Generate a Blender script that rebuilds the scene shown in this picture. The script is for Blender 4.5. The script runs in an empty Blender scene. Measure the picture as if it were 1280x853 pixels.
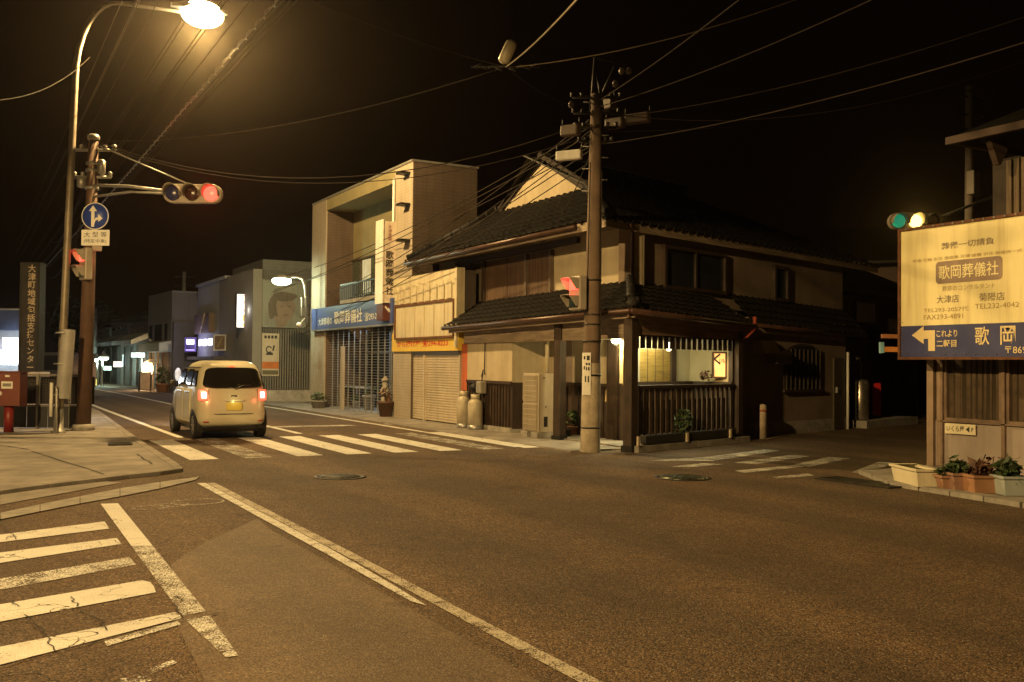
import bpy, bmesh, math, random
from mathutils import Vector, Matrix
random.seed(7)
PI=math.pi
sc=bpy.context.scene
COL=sc.collection
# ------------------------------------------------------------------ camera model (street coordinates: x across, y along the street, z up)
FPX,PIT,ROL,YAW,CAMH=1225.4,0.023125,0.009126,0.50708,1.62
_f=Vector((0,math.cos(PIT),math.sin(PIT)));_u=Vector((0,-math.sin(PIT),math.cos(PIT)));_r=Vector((1,0,0))
_r2=_r*math.cos(ROL)+_u*math.sin(ROL);_u2=-_r*math.sin(ROL)+_u*math.cos(ROL)
_ca,_sa=math.cos(YAW),math.sin(YAW)
def toW(v): return Vector((v.x*_ca+v.y*_sa,-v.x*_sa+v.y*_ca,v.z))
CR,CU,CF=toW(_r2),toW(_u2),toW(_f)
CAM=Vector((0,0,CAMH))
def ray(x,y): return CF+CR*((x-640)/FPX)-CU*((y-426.5)/FPX)
def G(x,y,z=0.0):
    d=ray(x,y);k=(z-CAMH)/d.z
    return CAM+d*k
def OT(x,y,t):
    d=ray(x,y);return CAM+d*(t/d.x)
def OS(x,y,s):
    d=ray(x,y);return CAM+d*(s/d.y)
FH=Vector((_sa,_ca,0))
def OD(x,y,Y):
    d=ray(x,y);return CAM+d*(Y/(d.dot(FH)))
cd=bpy.data.cameras.new('camera');cam=bpy.data.objects.new('camera',cd);COL.objects.link(cam)
cd.sensor_width=36;cd.lens=FPX/1280*36;cd.clip_end=2000;cd.clip_start=.05
mr=Matrix((CR,CU,-CF)).transposed().to_4x4();mr.translation=CAM
cam.matrix_world=mr
sc.camera=cam
# ------------------------------------------------------------------ materials
MATS={}
def _n(nt,t,**k):
    n=nt.nodes.new(t)
    for a,b in k.items(): setattr(n,a,b)
    return n
def newmat(name):
    m=bpy.data.materials.new(name);m.use_nodes=True;nt=m.node_tree
    for n in list(nt.nodes): nt.nodes.remove(n)
    o=_n(nt,'ShaderNodeOutputMaterial');b=_n(nt,'ShaderNodeBsdfPrincipled');nt.links.new(b.outputs[0],o.inputs[0])
    return m,nt,b,o
def coords(nt,sx=1,sy=1,sz=1):
    t=_n(nt,'ShaderNodeTexCoord');mp=_n(nt,'ShaderNodeMapping');mp.inputs['Scale'].default_value=(sx,sy,sz)
    nt.links.new(t.outputs['Object'],mp.inputs[0]);return mp.outputs[0]
def noise(nt,vec,scale,detail=4,rough=.6):
    n=_n(nt,'ShaderNodeTexNoise');n.inputs['Scale'].default_value=scale;n.inputs['Detail'].default_value=detail;n.inputs['Roughness'].default_value=rough
    nt.links.new(vec,n.inputs['Vector']);return n.outputs['Fac']
def ramp(nt,fac,a,b,ca=(0,0,0,1),cb=(1,1,1,1)):
    r=_n(nt,'ShaderNodeValToRGB');r.color_ramp.elements[0].position=a;r.color_ramp.elements[1].position=b
    r.color_ramp.elements[0].color=ca;r.color_ramp.elements[1].color=cb
    nt.links.new(fac,r.inputs[0]);return r.outputs[0]
def mixc(nt,fac,a,b,mode='MIX'):
    m=_n(nt,'ShaderNodeMix',data_type='RGBA',blend_type=mode)
    for s,v in ((0,fac),(6,a),(7,b)):
        if isinstance(v,(int,float)): m.inputs[s].default_value=v
        elif isinstance(v,tuple): m.inputs[s].default_value=v if len(v)==4 else (*v,1)
        else: nt.links.new(v,m.inputs[s])
    return m.outputs[2]
def math_(nt,op,a,b=0.0):
    m=_n(nt,'ShaderNodeMath',operation=op)
    for i,v in enumerate((a,b)):
        if isinstance(v,(int,float)): m.inputs[i].default_value=v
        else: nt.links.new(v,m.inputs[i])
    return m.outputs[0]
def bump(nt,b,h,strength,dist=.01):
    n=_n(nt,'ShaderNodeBump');n.inputs['Strength'].default_value=strength;n.inputs['Distance'].default_value=dist
    nt.links.new(h,n.inputs['Height']);nt.links.new(n.outputs[0],b.inputs['Normal'])
def M(name,col,rough=.65,metal=0,var=.25,scale=3,bmp=.25,bscale=60,streak=0,streakcol=(.05,.03,.02),hl=0,hld=.5,grain=None,spec=.5):
    if name in MATS: return MATS[name]
    m,nt,b,o=newmat(name)
    v=coords(nt);c0=tuple(max(0,c*(1-var)) for c in col);c1=tuple(min(1,c*(1+var*.7)) for c in col)
    f=noise(nt,v,scale,6,.65)
    c=mixc(nt,ramp(nt,f,.3,.7),c0,c1)
    hsrc=noise(nt,v,bscale,3)
    if grain:                                   # wood grain stretched along an axis
        gv=coords(nt,*grain);gf=noise(nt,gv,1,5,.7)
        c=mixc(nt,ramp(nt,gf,.35,.65),mixc(nt,1.0,c,(.45,.42,.4),'MULTIPLY'),c);hsrc=gf
    if streak:
        sv=coords(nt,5,5,.35);sf=noise(nt,sv,1.3,5,.65)
        c=mixc(nt,math_(nt,'MULTIPLY',ramp(nt,sf,.48,.75),streak),c,streakcol)
    if hl:                                      # horizontal joints (siding, small tiles)
        w=_n(nt,'ShaderNodeSeparateXYZ');nt.links.new(coords(nt),w.inputs[0])
        fr=math_(nt,'FRACT',math_(nt,'DIVIDE',w.outputs[2],hl))
        ln=math_(nt,'LESS_THAN',fr,.12)
        c=mixc(nt,math_(nt,'MULTIPLY',ln,hld),c,tuple(x*.3 for x in col))
        hsrc=math_(nt,'SUBTRACT',hsrc,math_(nt,'MULTIPLY',ln,2.0))
    nt.links.new(c,b.inputs['Base Color'])
    rf=math_(nt,'ADD',math_(nt,'MULTIPLY',f,.25),rough-.12);nt.links.new(rf,b.inputs['Roughness'])
    b.inputs['Metallic'].default_value=metal;b.inputs['Specular IOR Level'].default_value=spec
    if bmp: bump(nt,b,hsrc,bmp,.006)
    MATS[name]=m;return m
def EM(name,col,strength,base=None,patt=None):
    if name in MATS: return MATS[name]
    m,nt,b,o=newmat(name)
    b.inputs['Base Color'].default_value=(*(base or col),1);b.inputs['Roughness'].default_value=.3
    b.inputs['Emission Color'].default_value=(*col,1);b.inputs['Emission Strength'].default_value=strength
    if patt:
        f=noise(nt,coords(nt),patt[0],3);c=mixc(nt,ramp(nt,f,.35,.65),tuple(x*patt[1] for x in col),col);nt.links.new(c,b.inputs['Emission Color'])
    MATS[name]=m;return m
def GLASS(name,tint=(.02,.022,.025),rough=.06,var=.5):
    m,nt,b,o=newmat(name);f=noise(nt,coords(nt),1.2,3)
    nt.links.new(mixc(nt,f,tuple(c*(1-var) for c in tint),tuple(c*(1+var) for c in tint)),b.inputs['Base Color'])
    b.inputs['Roughness'].default_value=rough;b.inputs['Specular IOR Level'].default_value=.6
    bump(nt,b,noise(nt,coords(nt),2.5,2),.06,.01)
    MATS[name]=m;return m
def ASPHALT(name,lo,hi,gs=85,bst=.9,rough=.8,cracks=True):
    m,nt,b,o=newmat(name);v=coords(nt)
    vo=_n(nt,'ShaderNodeTexVoronoi');vo.inputs['Scale'].default_value=gs;nt.links.new(v,vo.inputs['Vector'])
    sp=_n(nt,'ShaderNodeSeparateColor');nt.links.new(vo.outputs['Color'],sp.inputs[0])
    g=ramp(nt,sp.outputs[0],.05,.95)
    c=mixc(nt,g,lo,hi)
    # the rare pale stone in the mix
    st=math_(nt,'GREATER_THAN',sp.outputs[1],.955);c=mixc(nt,math_(nt,'MULTIPLY',st,.65),c,(.26,.24,.21))
    big=noise(nt,v,.55,5,.6);c=mixc(nt,ramp(nt,big,.35,.7),c,mixc(nt,1.0,c,(.62,.6,.58),'MULTIPLY'))
    # tyre-polished lanes run along the street
    tv=coords(nt,1.1,.03,1);tf=noise(nt,tv,1.0,2,.5);c=mixc(nt,ramp(nt,tf,.4,.62),c,mixc(nt,1.0,c,(1.42,1.38,1.32),'MULTIPLY'))
    if cracks:
        dv=_n(nt,'ShaderNodeVectorMath',operation='ADD');nv=_n(nt,'ShaderNodeTexNoise');nv.inputs['Scale'].default_value=2.2;nv.inputs['Detail'].default_value=5
        nt.links.new(v,nv.inputs['Vector']);nt.links.new(v,dv.inputs[0]);sm=_n(nt,'ShaderNodeVectorMath',operation='SCALE');sm.inputs['Scale'].default_value=.6
        nt.links.new(nv.outputs['Color'],sm.inputs[0]);nt.links.new(sm.outputs[0],dv.inputs[1])
        v2=_n(nt,'ShaderNodeTexVoronoi',feature='DISTANCE_TO_EDGE');v2.inputs['Scale'].default_value=.38;nt.links.new(dv.outputs[0],v2.inputs['Vector'])
        ck=math_(nt,'LESS_THAN',v2.outputs['Distance'],.0028);ck=math_(nt,'MULTIPLY',ck,ramp(nt,noise(nt,v,.22,2),.52,.6))
        c=mixc(nt,math_(nt,'MULTIPLY',ck,.7),c,(.012,.011,.01))
    stn=noise(nt,coords(nt,1,.6,1),1.7,6,.7);sm2=noise(nt,coords(nt,1,1,1),5.5,5,.7);c=mixc(nt,ramp(nt,sm2,.5,.72),c,mixc(nt,1.0,c,(1.25,1.2,1.12),'MULTIPLY'));c=mixc(nt,ramp(nt,stn,.58,.74),c,mixc(nt,1.0,c,(.5,.48,.46),'MULTIPLY'))
    nt.links.new(c,b.inputs['Base Color']);b.inputs['Roughness'].default_value=rough;b.inputs['Specular IOR Level'].default_value=.45
    h=math_(nt,'ADD',math_(nt,'MULTIPLY',vo.outputs['Distance'],-1.0),math_(nt,'MULTIPLY',noise(nt,v,gs*2.3,2),.5))
    bump(nt,b,h,bst,.008);MATS[name]=m;return m
def PAINT(name,wear,col=(.78,.76,.7),nsc=3.0):
    m,nt,b,o=newmat(name);v=coords(nt)
    f1=noise(nt,v,nsc,7,.72);f2=noise(nt,v,60,3,.6);vo=_n(nt,'ShaderNodeTexVoronoi');vo.inputs['Scale'].default_value=85;nt.links.new(v,vo.inputs['Vector'])
    f=math_(nt,'ADD',math_(nt,'ADD',math_(nt,'MULTIPLY',f1,.62),math_(nt,'MULTIPLY',f2,.26)),math_(nt,'MULTIPLY',vo.outputs['Distance'],.34))
    k=ramp(nt,f,max(0,wear-.06),wear+.05)
    # hairline cracks through the paint
    dv=_n(nt,'ShaderNodeVectorMath',operation='ADD');nv=_n(nt,'ShaderNodeTexNoise');nv.inputs['Scale'].default_value=5;nt.links.new(v,nv.inputs['Vector']);nt.links.new(v,dv.inputs[0])
    sm=_n(nt,'ShaderNodeVectorMath',operation='SCALE');sm.inputs['Scale'].default_value=.35;nt.links.new(nv.outputs['Color'],sm.inputs[0]);nt.links.new(sm.outputs[0],dv.inputs[1])
    v2=_n(nt,'ShaderNodeTexVoronoi',feature='DISTANCE_TO_EDGE');v2.inputs['Scale'].default_value=1.6;nt.links.new(dv.outputs[0],v2.inputs['Vector'])
    ck=math_(nt,'GREATER_THAN',v2.outputs['Distance'],.006);ck=math_(nt,'MAXIMUM',ck,ramp(nt,noise(nt,v,.9,2),.56,.5))
    k=math_(nt,'MULTIPLY',k,ck)
    c=mixc(nt,ramp(nt,noise(nt,v,1.6,6,.7),.3,.75),col,tuple(x*.68 for x in col));c=mixc(nt,ramp(nt,f2,.5,.75),c,tuple(x*.55 for x in col))
    nt.links.new(c,b.inputs['Base Color']);b.inputs['Roughness'].default_value=.7
    bump(nt,b,math_(nt,'ADD',vo.outputs['Distance'],f2),.5,.005)
    tr=_n(nt,'ShaderNodeBsdfTransparent');mx=_n(nt,'ShaderNodeMixShader');nt.links.new(k,mx.inputs[0]);nt.links.new(tr.outputs[0],mx.inputs[1]);nt.links.new(b.outputs[0],mx.inputs[2]);nt.links.new(mx.outputs[0],o.inputs[0])
    MATS[name]=m;return m
# ------------------------------------------------------------------ mesh builder
class MB:
    def __init__(s): s.v=[];s.f=[];s.sm=[]
    def add(s,vs,fs,smooth=False):
        n=len(s.v);s.v+= [Vector(x) for x in vs];s.f+=[tuple(i+n for i in f) for f in fs];s.sm+=[smooth]*len(fs);return s
    def hexa(s,p):  # 8 points: bottom loop 0-3, top loop 4-7
        return s.add(p,[(0,3,2,1),(4,5,6,7),(0,1,5,4),(1,2,6,5),(2,3,7,6),(3,0,4,7)])
    def box(s,x0,x1,y0,y1,z0,z1): return s.hexa([(x0,y0,z0),(x1,y0,z0),(x1,y1,z0),(x0,y1,z0),(x0,y0,z1),(x1,y0,z1),(x1,y1,z1),(x0,y1,z1)])
    def poly(s,pts): return s.add(pts,[tuple(range(len(pts)))])
    def slab(s,pts,z0,z1):
        n=len(pts);return s.add([(p[0],p[1],z0) for p in pts]+[(p[0],p[1],z1) for p in pts],[tuple(range(n-1,-1,-1)),tuple(range(n,2*n))]+[(i,(i+1)%n,n+(i+1)%n,n+i) for i in range(n)])
    def extr(s,pts,vec,smooth=False):
        n=len(pts);vec=Vector(vec);return s.add([Vector(p) for p in pts]+[Vector(p)+vec for p in pts],[tuple(range(n-1,-1,-1)),tuple(range(n,2*n))]+[(i,(i+1)%n,n+(i+1)%n,n+i) for i in range(n)],smooth)
    def tube(s,path,r,seg=10,cap=True):
        path=[Vector(p) for p in path];rs=r if isinstance(r,(list,tuple)) else [r]*len(path);vs=[];fs=[]
        up=None
        for i,p in enumerate(path):
            d=(path[min(i+1,len(path)-1)]-path[max(i-1,0)]).normalized()
            if up is None: up=Vector((0,0,1)) if abs(d.z)<.9 else Vector((1,0,0))
            a=d.cross(up).normalized();b=a.cross(d).normalized();up=b
            for k in range(seg): vs.append(p+(a*math.cos(2*PI*k/seg)+b*math.sin(2*PI*k/seg))*rs[i])
        for i in range(len(path)-1):
            for k in range(seg): fs.append((i*seg+k,i*seg+(k+1)%seg,(i+1)*seg+(k+1)%seg,(i+1)*seg+k))
        if cap: fs.append(tuple(range(seg-1,-1,-1)));fs.append(tuple(range((len(path)-1)*seg,len(path)*seg)))
        return s.add(vs,fs,seg>5)
    def lathe(s,c,prof,seg=20,axis=(0,0,1)):
        ax=Vector(axis).normalized();a=ax.orthogonal().normalized();b=ax.cross(a);c=Vector(c);vs=[];fs=[]
        for r,h in prof:
            for k in range(seg): vs.append(c+ax*h+(a*math.cos(2*PI*k/seg)+b*math.sin(2*PI*k/seg))*r)
        for i in range(len(prof)-1):
            for k in range(seg): fs.append((i*seg+k,i*seg+(k+1)%seg,(i+1)*seg+(k+1)%seg,(i+1)*seg+k))
        fs.append(tuple(range(seg-1,-1,-1)));fs.append(tuple(range((len(prof)-1)*seg,len(prof)*seg)))
        return s.add(vs,fs,True)
    def ball(s,c,rx,ry=None,rz=None,seg=16,rings=10):
        ry=ry or rx;rz=rz or rx;c=Vector(c);vs=[];fs=[]
        for i in range(rings+1):
            th=PI*i/rings
            for k in range(seg): ph=2*PI*k/seg;vs.append(c+Vector((rx*math.sin(th)*math.cos(ph),ry*math.sin(th)*math.sin(ph),rz*math.cos(th))))
        for i in range(rings):
            for k in range(seg): fs.append((i*seg+k,(i+1)*seg+k,(i+1)*seg+(k+1)%seg,i*seg+(k+1)%seg))
        return s.add(vs,fs,True)
    def leaves(s,c,rx,ry,rz,n,size,seed=0,shell=.5):
        rd=random.Random(seed);c=Vector(c)
        for _ in range(n):
            while True:
                p=Vector((rd.uniform(-1,1),rd.uniform(-1,1),rd.uniform(-1,1)))
                if shell*.5<p.length<1: break
            q=c+Vector((p.x*rx,p.y*ry,p.z*rz));d=Vector((rd.gauss(0,1),rd.gauss(0,1),rd.gauss(0,.6))).normalized();e=d.orthogonal().normalized();e.rotate(Matrix.Rotation(rd.uniform(0,6.28),3,d))
            l=size*rd.uniform(.6,1.4);w=l*.4
            s.add([q-d*l*.5,q+e*w*.5+d*.1*l,q+d*l*.6,q-e*w*.5+d*.1*l],[(0,1,2,3)])
        return s
    def build(s,name,mat,parent=None,label=None,bevel=0):
        me=bpy.data.meshes.new(name)
        if parent is not None: off=WL(parent)
        else:
            xs=[p.x for p in s.v];ys=[p.y for p in s.v];zs=[p.z for p in s.v];off=Vector(((min(xs)+max(xs))/2,(min(ys)+max(ys))/2,min(zs)))
        me.from_pydata([tuple(p-off) for p in s.v],[],s.f)
        me.polygons.foreach_set('use_smooth',s.sm)
        me.materials.append(mat);me.update()
        o=bpy.data.objects.new(name,me);COL.objects.link(o)
        if parent is not None: o.parent=parent
        else: o.location=off
        if label: o['label']=label
        if bevel:
            md=o.modifiers.new('bevel','BEVEL');md.width=bevel;md.segments=2;md.limit_method='ANGLE';md.angle_limit=math.radians(40)
        return o
def WL(o):
    p=Vector((0,0,0))
    while o is not None: p=p+o.location;o=o.parent
    return p
def tag(o,label,cat,group=None):
    o['label']=label;o['category']=cat
    if group: o['group']=group
    return o
def thing(name,loc,label,cat,group=None):
    o=bpy.data.objects.new(name,None);COL.objects.link(o);o.location=loc;o.empty_display_size=.3;return tag(o,label,cat,group)
def struct(name,mb,mat,kind='structure'):
    o=mb.build(name,mat);o['kind']=kind;return o
def copy_tree(o,parent=None):
    c=o.copy();COL.objects.link(c)
    if parent is not None: c.parent=parent
    for ch in list(o.children): copy_tree(ch,c)
    return c
class FR:   # a vertical facade frame: u runs to the right as seen from its front, d comes out of the wall
    def __init__(s,o,dx): s.o=Vector((o[0],o[1],0));s.D=Vector((dx[0],dx[1],0)).normalized();s.N=Vector((s.D.y,-s.D.x,0))
    def P(s,u,z,d=0): p=s.o+s.D*u+s.N*d;p.z=z;return p
    def px(s,x,y,d=0):
        r=ray(x,y);o=s.o+s.N*d;k=(o-CAM).dot(s.N)/r.dot(s.N);p=CAM+r*k
        return ((p-s.o).dot(s.D),p.z)
    def U(s,x,y,d=0): return s.px(x,y,d)[0]
    def Z(s,x,y,d=0): return s.px(x,y,d)[1]
    def box(s,mb,u0,u1,z0,z1,d0,d1):
        P=s.P;return mb.hexa([P(u0,z0,d1),P(u1,z0,d1),P(u1,z0,d0),P(u0,z0,d0),P(u0,z1,d1),P(u1,z1,d1),P(u1,z1,d0),P(u0,z1,d0)])
    def prism(s,mb,pts,d0,d1):   # outline (u,z) given thickness
        n=len(pts);return mb.add([s.P(u,z,d1) for u,z in pts]+[s.P(u,z,d0) for u,z in pts],[tuple(range(n)),tuple(range(2*n-1,n-1,-1))]+[(i,n+i,n+(i+1)%n,(i+1)%n) for i in range(n)])
def text(name,body,F,u,z,d,h,mat,parent,w=None,vert=False,bold=0.0,shear=0,alignc=True,gap=1.0):
    """lettering lying on a facade frame, centred at (u,z); h is the height of a character, w squeezes the line to that width"""
    mb=MB()
    lines=list(body) if vert else [body]
    for i,ln in enumerate(lines):
        cu=bpy.data.curves.new('lettering','FONT');cu.body=ln;cu.size=1;cu.offset=bold;cu.extrude=.0;cu.align_x='CENTER';cu.align_y='CENTER';cu.resolution_u=3;cu.shear=shear
        ob=bpy.data.objects.new('lettering',cu);COL.objects.link(ob)
        dg=bpy.context.evaluated_depsgraph_get();ev=ob.evaluated_get(dg);me=ev.to_mesh()
        if len(me.vertices):
            xs=[v.co.x for v in me.vertices];ys=[v.co.y for v in me.vertices]
            cx,cy=(min(xs)+max(xs))/2,(min(ys)+max(ys))/2
            sy=h/.92 if vert or w is None else h/max(.2,(max(ys)-min(ys)))
            sx=sy if w is None else w/max(.05,max(xs)-min(xs))
            if vert: sx=sy; cyy=cy; 
            zz=z+((len(lines)-1)/2-i)*h*1.12*gap if vert else z
            mb.add([F.P(u+(v.co.x-cx)*sx,zz+(v.co.y-cy)*sy,d) for v in me.vertices],[tuple(p.vertices) for p in me.polygons])
        ev.to_mesh_clear();bpy.data.objects.remove(ob);bpy.data.curves.remove(cu)
    return mb.build(name,mat,parent)
def wire_path(a,b,sag,n=14):
    a,b=Vector(a),Vector(b);return [a.lerp(b,i/n)-Vector((0,0,sag*4*(i/n)*(1-i/n))) for i in range(n+1)]
def lamp(name,kind,loc,power,col,size=.1,rot=None,spot=None,blend=.4,parent=None,batwing=0):
    l=bpy.data.lights.new(name,kind);l.energy=power;l.color=col
    if kind=='AREA': l.size=size
    else: l.shadow_soft_size=size
    if spot: l.spot_size=math.radians(spot);l.spot_blend=blend
    if batwing:                                  # road luminaire optics: throws more light out to the sides than straight down
        l.use_nodes=True;nt=l.node_tree;em=next(n for n in nt.nodes if n.type=='EMISSION')
        tc=nt.nodes.new('ShaderNodeTexCoord');sp=nt.nodes.new('ShaderNodeSeparateXYZ');nt.links.new(tc.outputs['Normal'],sp.inputs[0])
        a=math_(nt,'MAXIMUM',math_(nt,'ABSOLUTE',sp.outputs[2]),.3);nt.links.new(math_(nt,'DIVIDE',1.0,math_(nt,'POWER',a,batwing)),em.inputs['Strength'])
    o=bpy.data.objects.new(name,l);COL.objects.link(o);o.location=loc
    if rot: o.rotation_euler=rot
    if parent is not None: o.parent=parent;o.location=Vector(loc)-WL(parent)
    return o
# ------------------------------------------------------------------ common materials
asphalt=ASPHALT('asphalt',(.024,.0155,.0098),(.155,.099,.058),88)
asphalt_patch=ASPHALT('smooth_asphalt',(.062,.042,.027),(.168,.117,.074),110,.45,.75,True)
paint=PAINT('road_paint',.47);paint_worn=PAINT('worn_road_paint',.61);paint_faint=PAINT('faint_road_paint',.655)
concrete=M('pavement_concrete',(.26,.235,.21),.85,var=.5,scale=1.6,bmp=.5,bscale=90,streak=0)
kerbm=M('kerb_concrete',(.3,.28,.25),.85,var=.4,scale=4,bmp=.5,bscale=70)
iron=M('cast_iron',(.06,.055,.05),.5,.7,var=.4,scale=12,bmp=.8,bscale=80)
steel=M('galvanised_steel',(.36,.35,.33),.45,.6,var=.25,scale=8,bmp=.1)
darksteel=M('dark_steel',(.03,.028,.026),.5,.5,var=.3,scale=8,bmp=.15)
polec=M('pole_concrete',(.26,.22,.18),.85,var=.3,scale=2.5,bmp=.5,bscale=70,streak=.3)
black=M('black_rubber',(.012,.012,.012),.6,var=.3,bmp=.1)
cablem=M('cable_sheath',(.035,.028,.024),.8,var=.2,bmp=0,spec=.08)
white=M('white_enamel',(.72,.71,.67),.45,var=.1,scale=5,bmp=.05,streak=.15)
wood_dark=M('dark_stained_wood',(.05,.03,.02),.6,var=.5,scale=4,bmp=.5,grain=(30,30,1.2))
wood_mid=M('weathered_brown_wood',(.14,.075,.04),.7,var=.4,scale=3,bmp=.4,grain=(25,25,1.2))
plaster=M('cream_plaster',(.40,.34,.24),.9,var=.18,scale=1.6,bmp=.35,bscale=120,streak=.3,streakcol=(.22,.16,.09))
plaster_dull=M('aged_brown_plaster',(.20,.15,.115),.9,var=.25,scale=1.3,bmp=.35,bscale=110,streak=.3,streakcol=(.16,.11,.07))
beam=M('painted_beam',(.33,.26,.19),.7,var=.2,scale=2,bmp=.25,grain=(1.2,1.2,25))
tile=M('clay_roof_tile',(.0075,.0062,.0058),.6,var=.5,scale=5,bmp=.35,bscale=50,spec=.3)
gutterm=M('copper_brown_gutter',(.065,.032,.022),.4,.2,var=.35,scale=3,bmp=.1)
glassd=GLASS('dark_window_glass')
glassr=GLASS('curtained_glass',(.12,.1,.08),.18)
dirty_paint=None
ink=M('black_ink',(.02,.02,.02),.6,var=.1,bmp=0)
redink=M('red_ink',(.45,.03,.02),.6,var=.1,bmp=0)
whiteink=M('white_ink',(.7,.68,.62),.6,var=.1,bmp=0)
leafm=M('leaf_green',(.05,.085,.03),.6,var=.6,scale=14,bmp=0)
leafr=M('red_green_leaf',(.13,.06,.035),.6,var=.6,scale=14,bmp=0)
soil=M('potting_soil',(.03,.02,.015),.95,var=.4,bmp=.6)
# ================================================================== SETTING: ground, pavements, markings
def ell(c,rx,ry,n=40): return [(c[0]+rx*math.cos(2*PI*k/n),c[1]+ry*math.sin(2*PI*k/n)) for k in range(n)]
def gp(pts,z=0): return [G(x,y,z) for x,y in pts]
def sheet(name,polys,mat,z):
    mb=MB()
    for p in polys:
        q=[(a[0],a[1],z) for a in p]
        if sum(q[i][0]*q[(i+1)%len(q)][1]-q[(i+1)%len(q)][0]*q[i][1] for i in range(len(q)))<0: q.reverse()
        mb.poly(q)
    return struct(name,mb,mat)
g=MB();g.poly([(-400,-400,0),(400,-400,0),(400,600,0),(-400,600,0)]);struct('road',g,asphalt)
# smoother patch of asphalt in the foreground
pp=[(0.98,-4),(0.9,2),(1.05,4.6),(1.15,6.2)]+[tuple(G(x,y)[:2]) for x,y in [(214,706),(250,682),(290,663),(322,649)]]+[(2.58,9.4),(2.58,4),(2.58,-4)]
sheet('asphalt_patch',[pp],asphalt_patch,.004)
# far crosswalk
far=[];worn=[]
for k in range(8):
    t0=3.2+.884*k;q=[(t0,16.5-.02*k),(t0+.46,16.5-.02*k),(t0+.5,20.9),(t0+.04,20.9)]
    (worn if k in (1,6) else far).append(q)
sheet('crosswalk',far,paint,.006);sheet('crosswalk_worn_stripes',worn,paint_faint,.006)
# lines along the street
L=[[(3.88,21.4),(4.02,21.4),(4.0,34),(3.86,34)],[(3.86,34),(4.0,34),(4.3,70),(4.1,70)],[(9.3,16.6),(9.45,16.6),(9.45,34),(9.3,34)],[(9.3,34),(9.45,34),(8.7,50),(8.56,50)],[(8.56,50),(8.7,50),(7.2,66),(7.05,66)],[(6.5,21.6),(6.65,21.6),(6.72,40),(6.57,40)],[(6.57,40),(6.72,40),(6.55,52),(6.4,52)],[(6.4,52),(6.55,52),(5.6,75),(5.45,75)]]
sheet('lane_lines',L,paint,.0065)
sheet('stop_line_across_the_street',[[(5.4,23.9),(8.7,23.75),(8.7,24.15),(5.4,24.3)],[(9.6,23.9),(10.4,23.9),(10.4,24.2),(9.6,24.2)]],paint_worn,.0075)
# the long double edge line running to the camera's right
A0,A1,B0,B1=G(248.6,604.7),G(257,604.3),G(259,604.2),G(270,604)
e0,e1=2.62,2.745
sheet('edge_line',[[(2.795,13.3),(2.90,13.3),(2.885,8),(2.86,5.5),(2.85,4),(2.86,-6),(2.76,-6),(2.745,4),(2.755,5.5),(2.785,8)]],PAINT('half_worn_road_paint',.57,(.56,.5,.4),nsc=5),.009)
sheet('edge_line_old_strip',[[(2.68,13.35),(2.785,13.3),(2.775,8.3),(2.755,7.4),(2.73,6.6),(2.70,6.0),(2.655,6.15),(2.67,8)]],PAINT('part_worn_road_paint',.54,nsc=6),.009)
# near crosswalk over the side street
near=[[(-230,699),(130.7,652.7),(136.6,661.7),(-230,708)],[(-230,721),(146,673.4),(152,681),(-230,741)],[(-230,796),(178,726.5),(188,729),(192,734),(195,741.7),(-230,822)],[(-230,856),(218.5,766.6),(224,769),(227,774),(-230,892)]]
sheet('near_crosswalk',[[tuple(G(x,y)[:2]) for x,y in q] for q in near],paint,.0065)
sheet('near_crosswalk_worn_stripe',[[tuple(G(x,y)[:2]) for x,y in [(-230,763),(162,697.6),(170,707),(-230,781)]],[tuple(G(x,y)[:2]) for x,y in [(130,803),(222,777.5),(226,782),(134,809)]],[tuple(G(x,y)[:2]) for x,y in [(187,838),(216,826),(221,830),(193,842)]],[tuple(G(x,y)[:2]) for x,y in [(150,850),(186,846),(190,853),(154,858)]]],paint_worn,.0065)
sheet('side_stop_line',[[tuple(G(x,y)[:2]) for x,y in [(125.7,631),(147.5,630.4),(191,684),(164,684)]]],paint,.0105)
sheet('side_stop_line_worn_end',[[tuple(G(x,y)[:2]) for x,y in [(232,777),(262,771),(298,822),(282,824)]],[tuple(G(x,y)[:2]) for x,y in [(164,684.3),(191.3,684.3),(240,745),(257,766),(229,772)]]],paint_worn,.0105)
# cracks sealed across the paint
def crack(pts,w=.018):
    q=[G(x,y) for x,y in pts];out=[]
    rd=random.Random(3);path=[]
    for a,b in zip(q,q[1:]):
        for i in range(7): p=a.lerp(b,i/7);path.append((p.x+rd.uniform(-.015,.015),p.y+rd.uniform(-.015,.015)))
    path.append((q[-1].x,q[-1].y));res=[]
    for i,(a,b) in enumerate(zip(path,path[1:])):
        d=Vector((b[0]-a[0],b[1]-a[1])).normalized();n=Vector((-d.y,d.x))*w*.5*rd.uniform(.6,1.3)
        res.append([(a[0]+n.x,a[1]+n.y),(a[0]-n.x,a[1]-n.y),(b[0]-n.x,b[1]-n.y),(b[0]+n.x,b[1]+n.y)])
    return res
tarm=M('tar_crack',(.012,.011,.01),.8,bmp=0)
ck=[]
for c in ([(276,768),(232,778),(150,797),(70,816),(0,836)],[(70,816),(55,796),(52,790),(30,771)],[(135,790),(120,775),(95,764)],[(25,760),(10,752)],[(90,748),(96,760)],[(230,775),(215,757)],[(0,846),(40,842),(70,853)],[(0,655),(20,676)],[(222,747),(226,752)]): ck+=crack(c,.008)
sheet('road_crack',ck,M('tar_crack_fill',(.03,.024,.019),.85,bmp=0),.013)
# faint surveyor's chalk rings
rings=[]
for (x,y,rx) in ((188,635,.2),(213,632,.2),(247,628,.3)):
    c=G(x,y)
    e=ell(c,rx,rx*.8,28);i=ell(c,rx-.025,rx*.8-.025,28)
    for k in range(28): rings.append([e[k],e[(k+1)%28],i[(k+1)%28],i[k]])
sheet('chalk_rings',rings,paint_faint,.0065)
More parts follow.
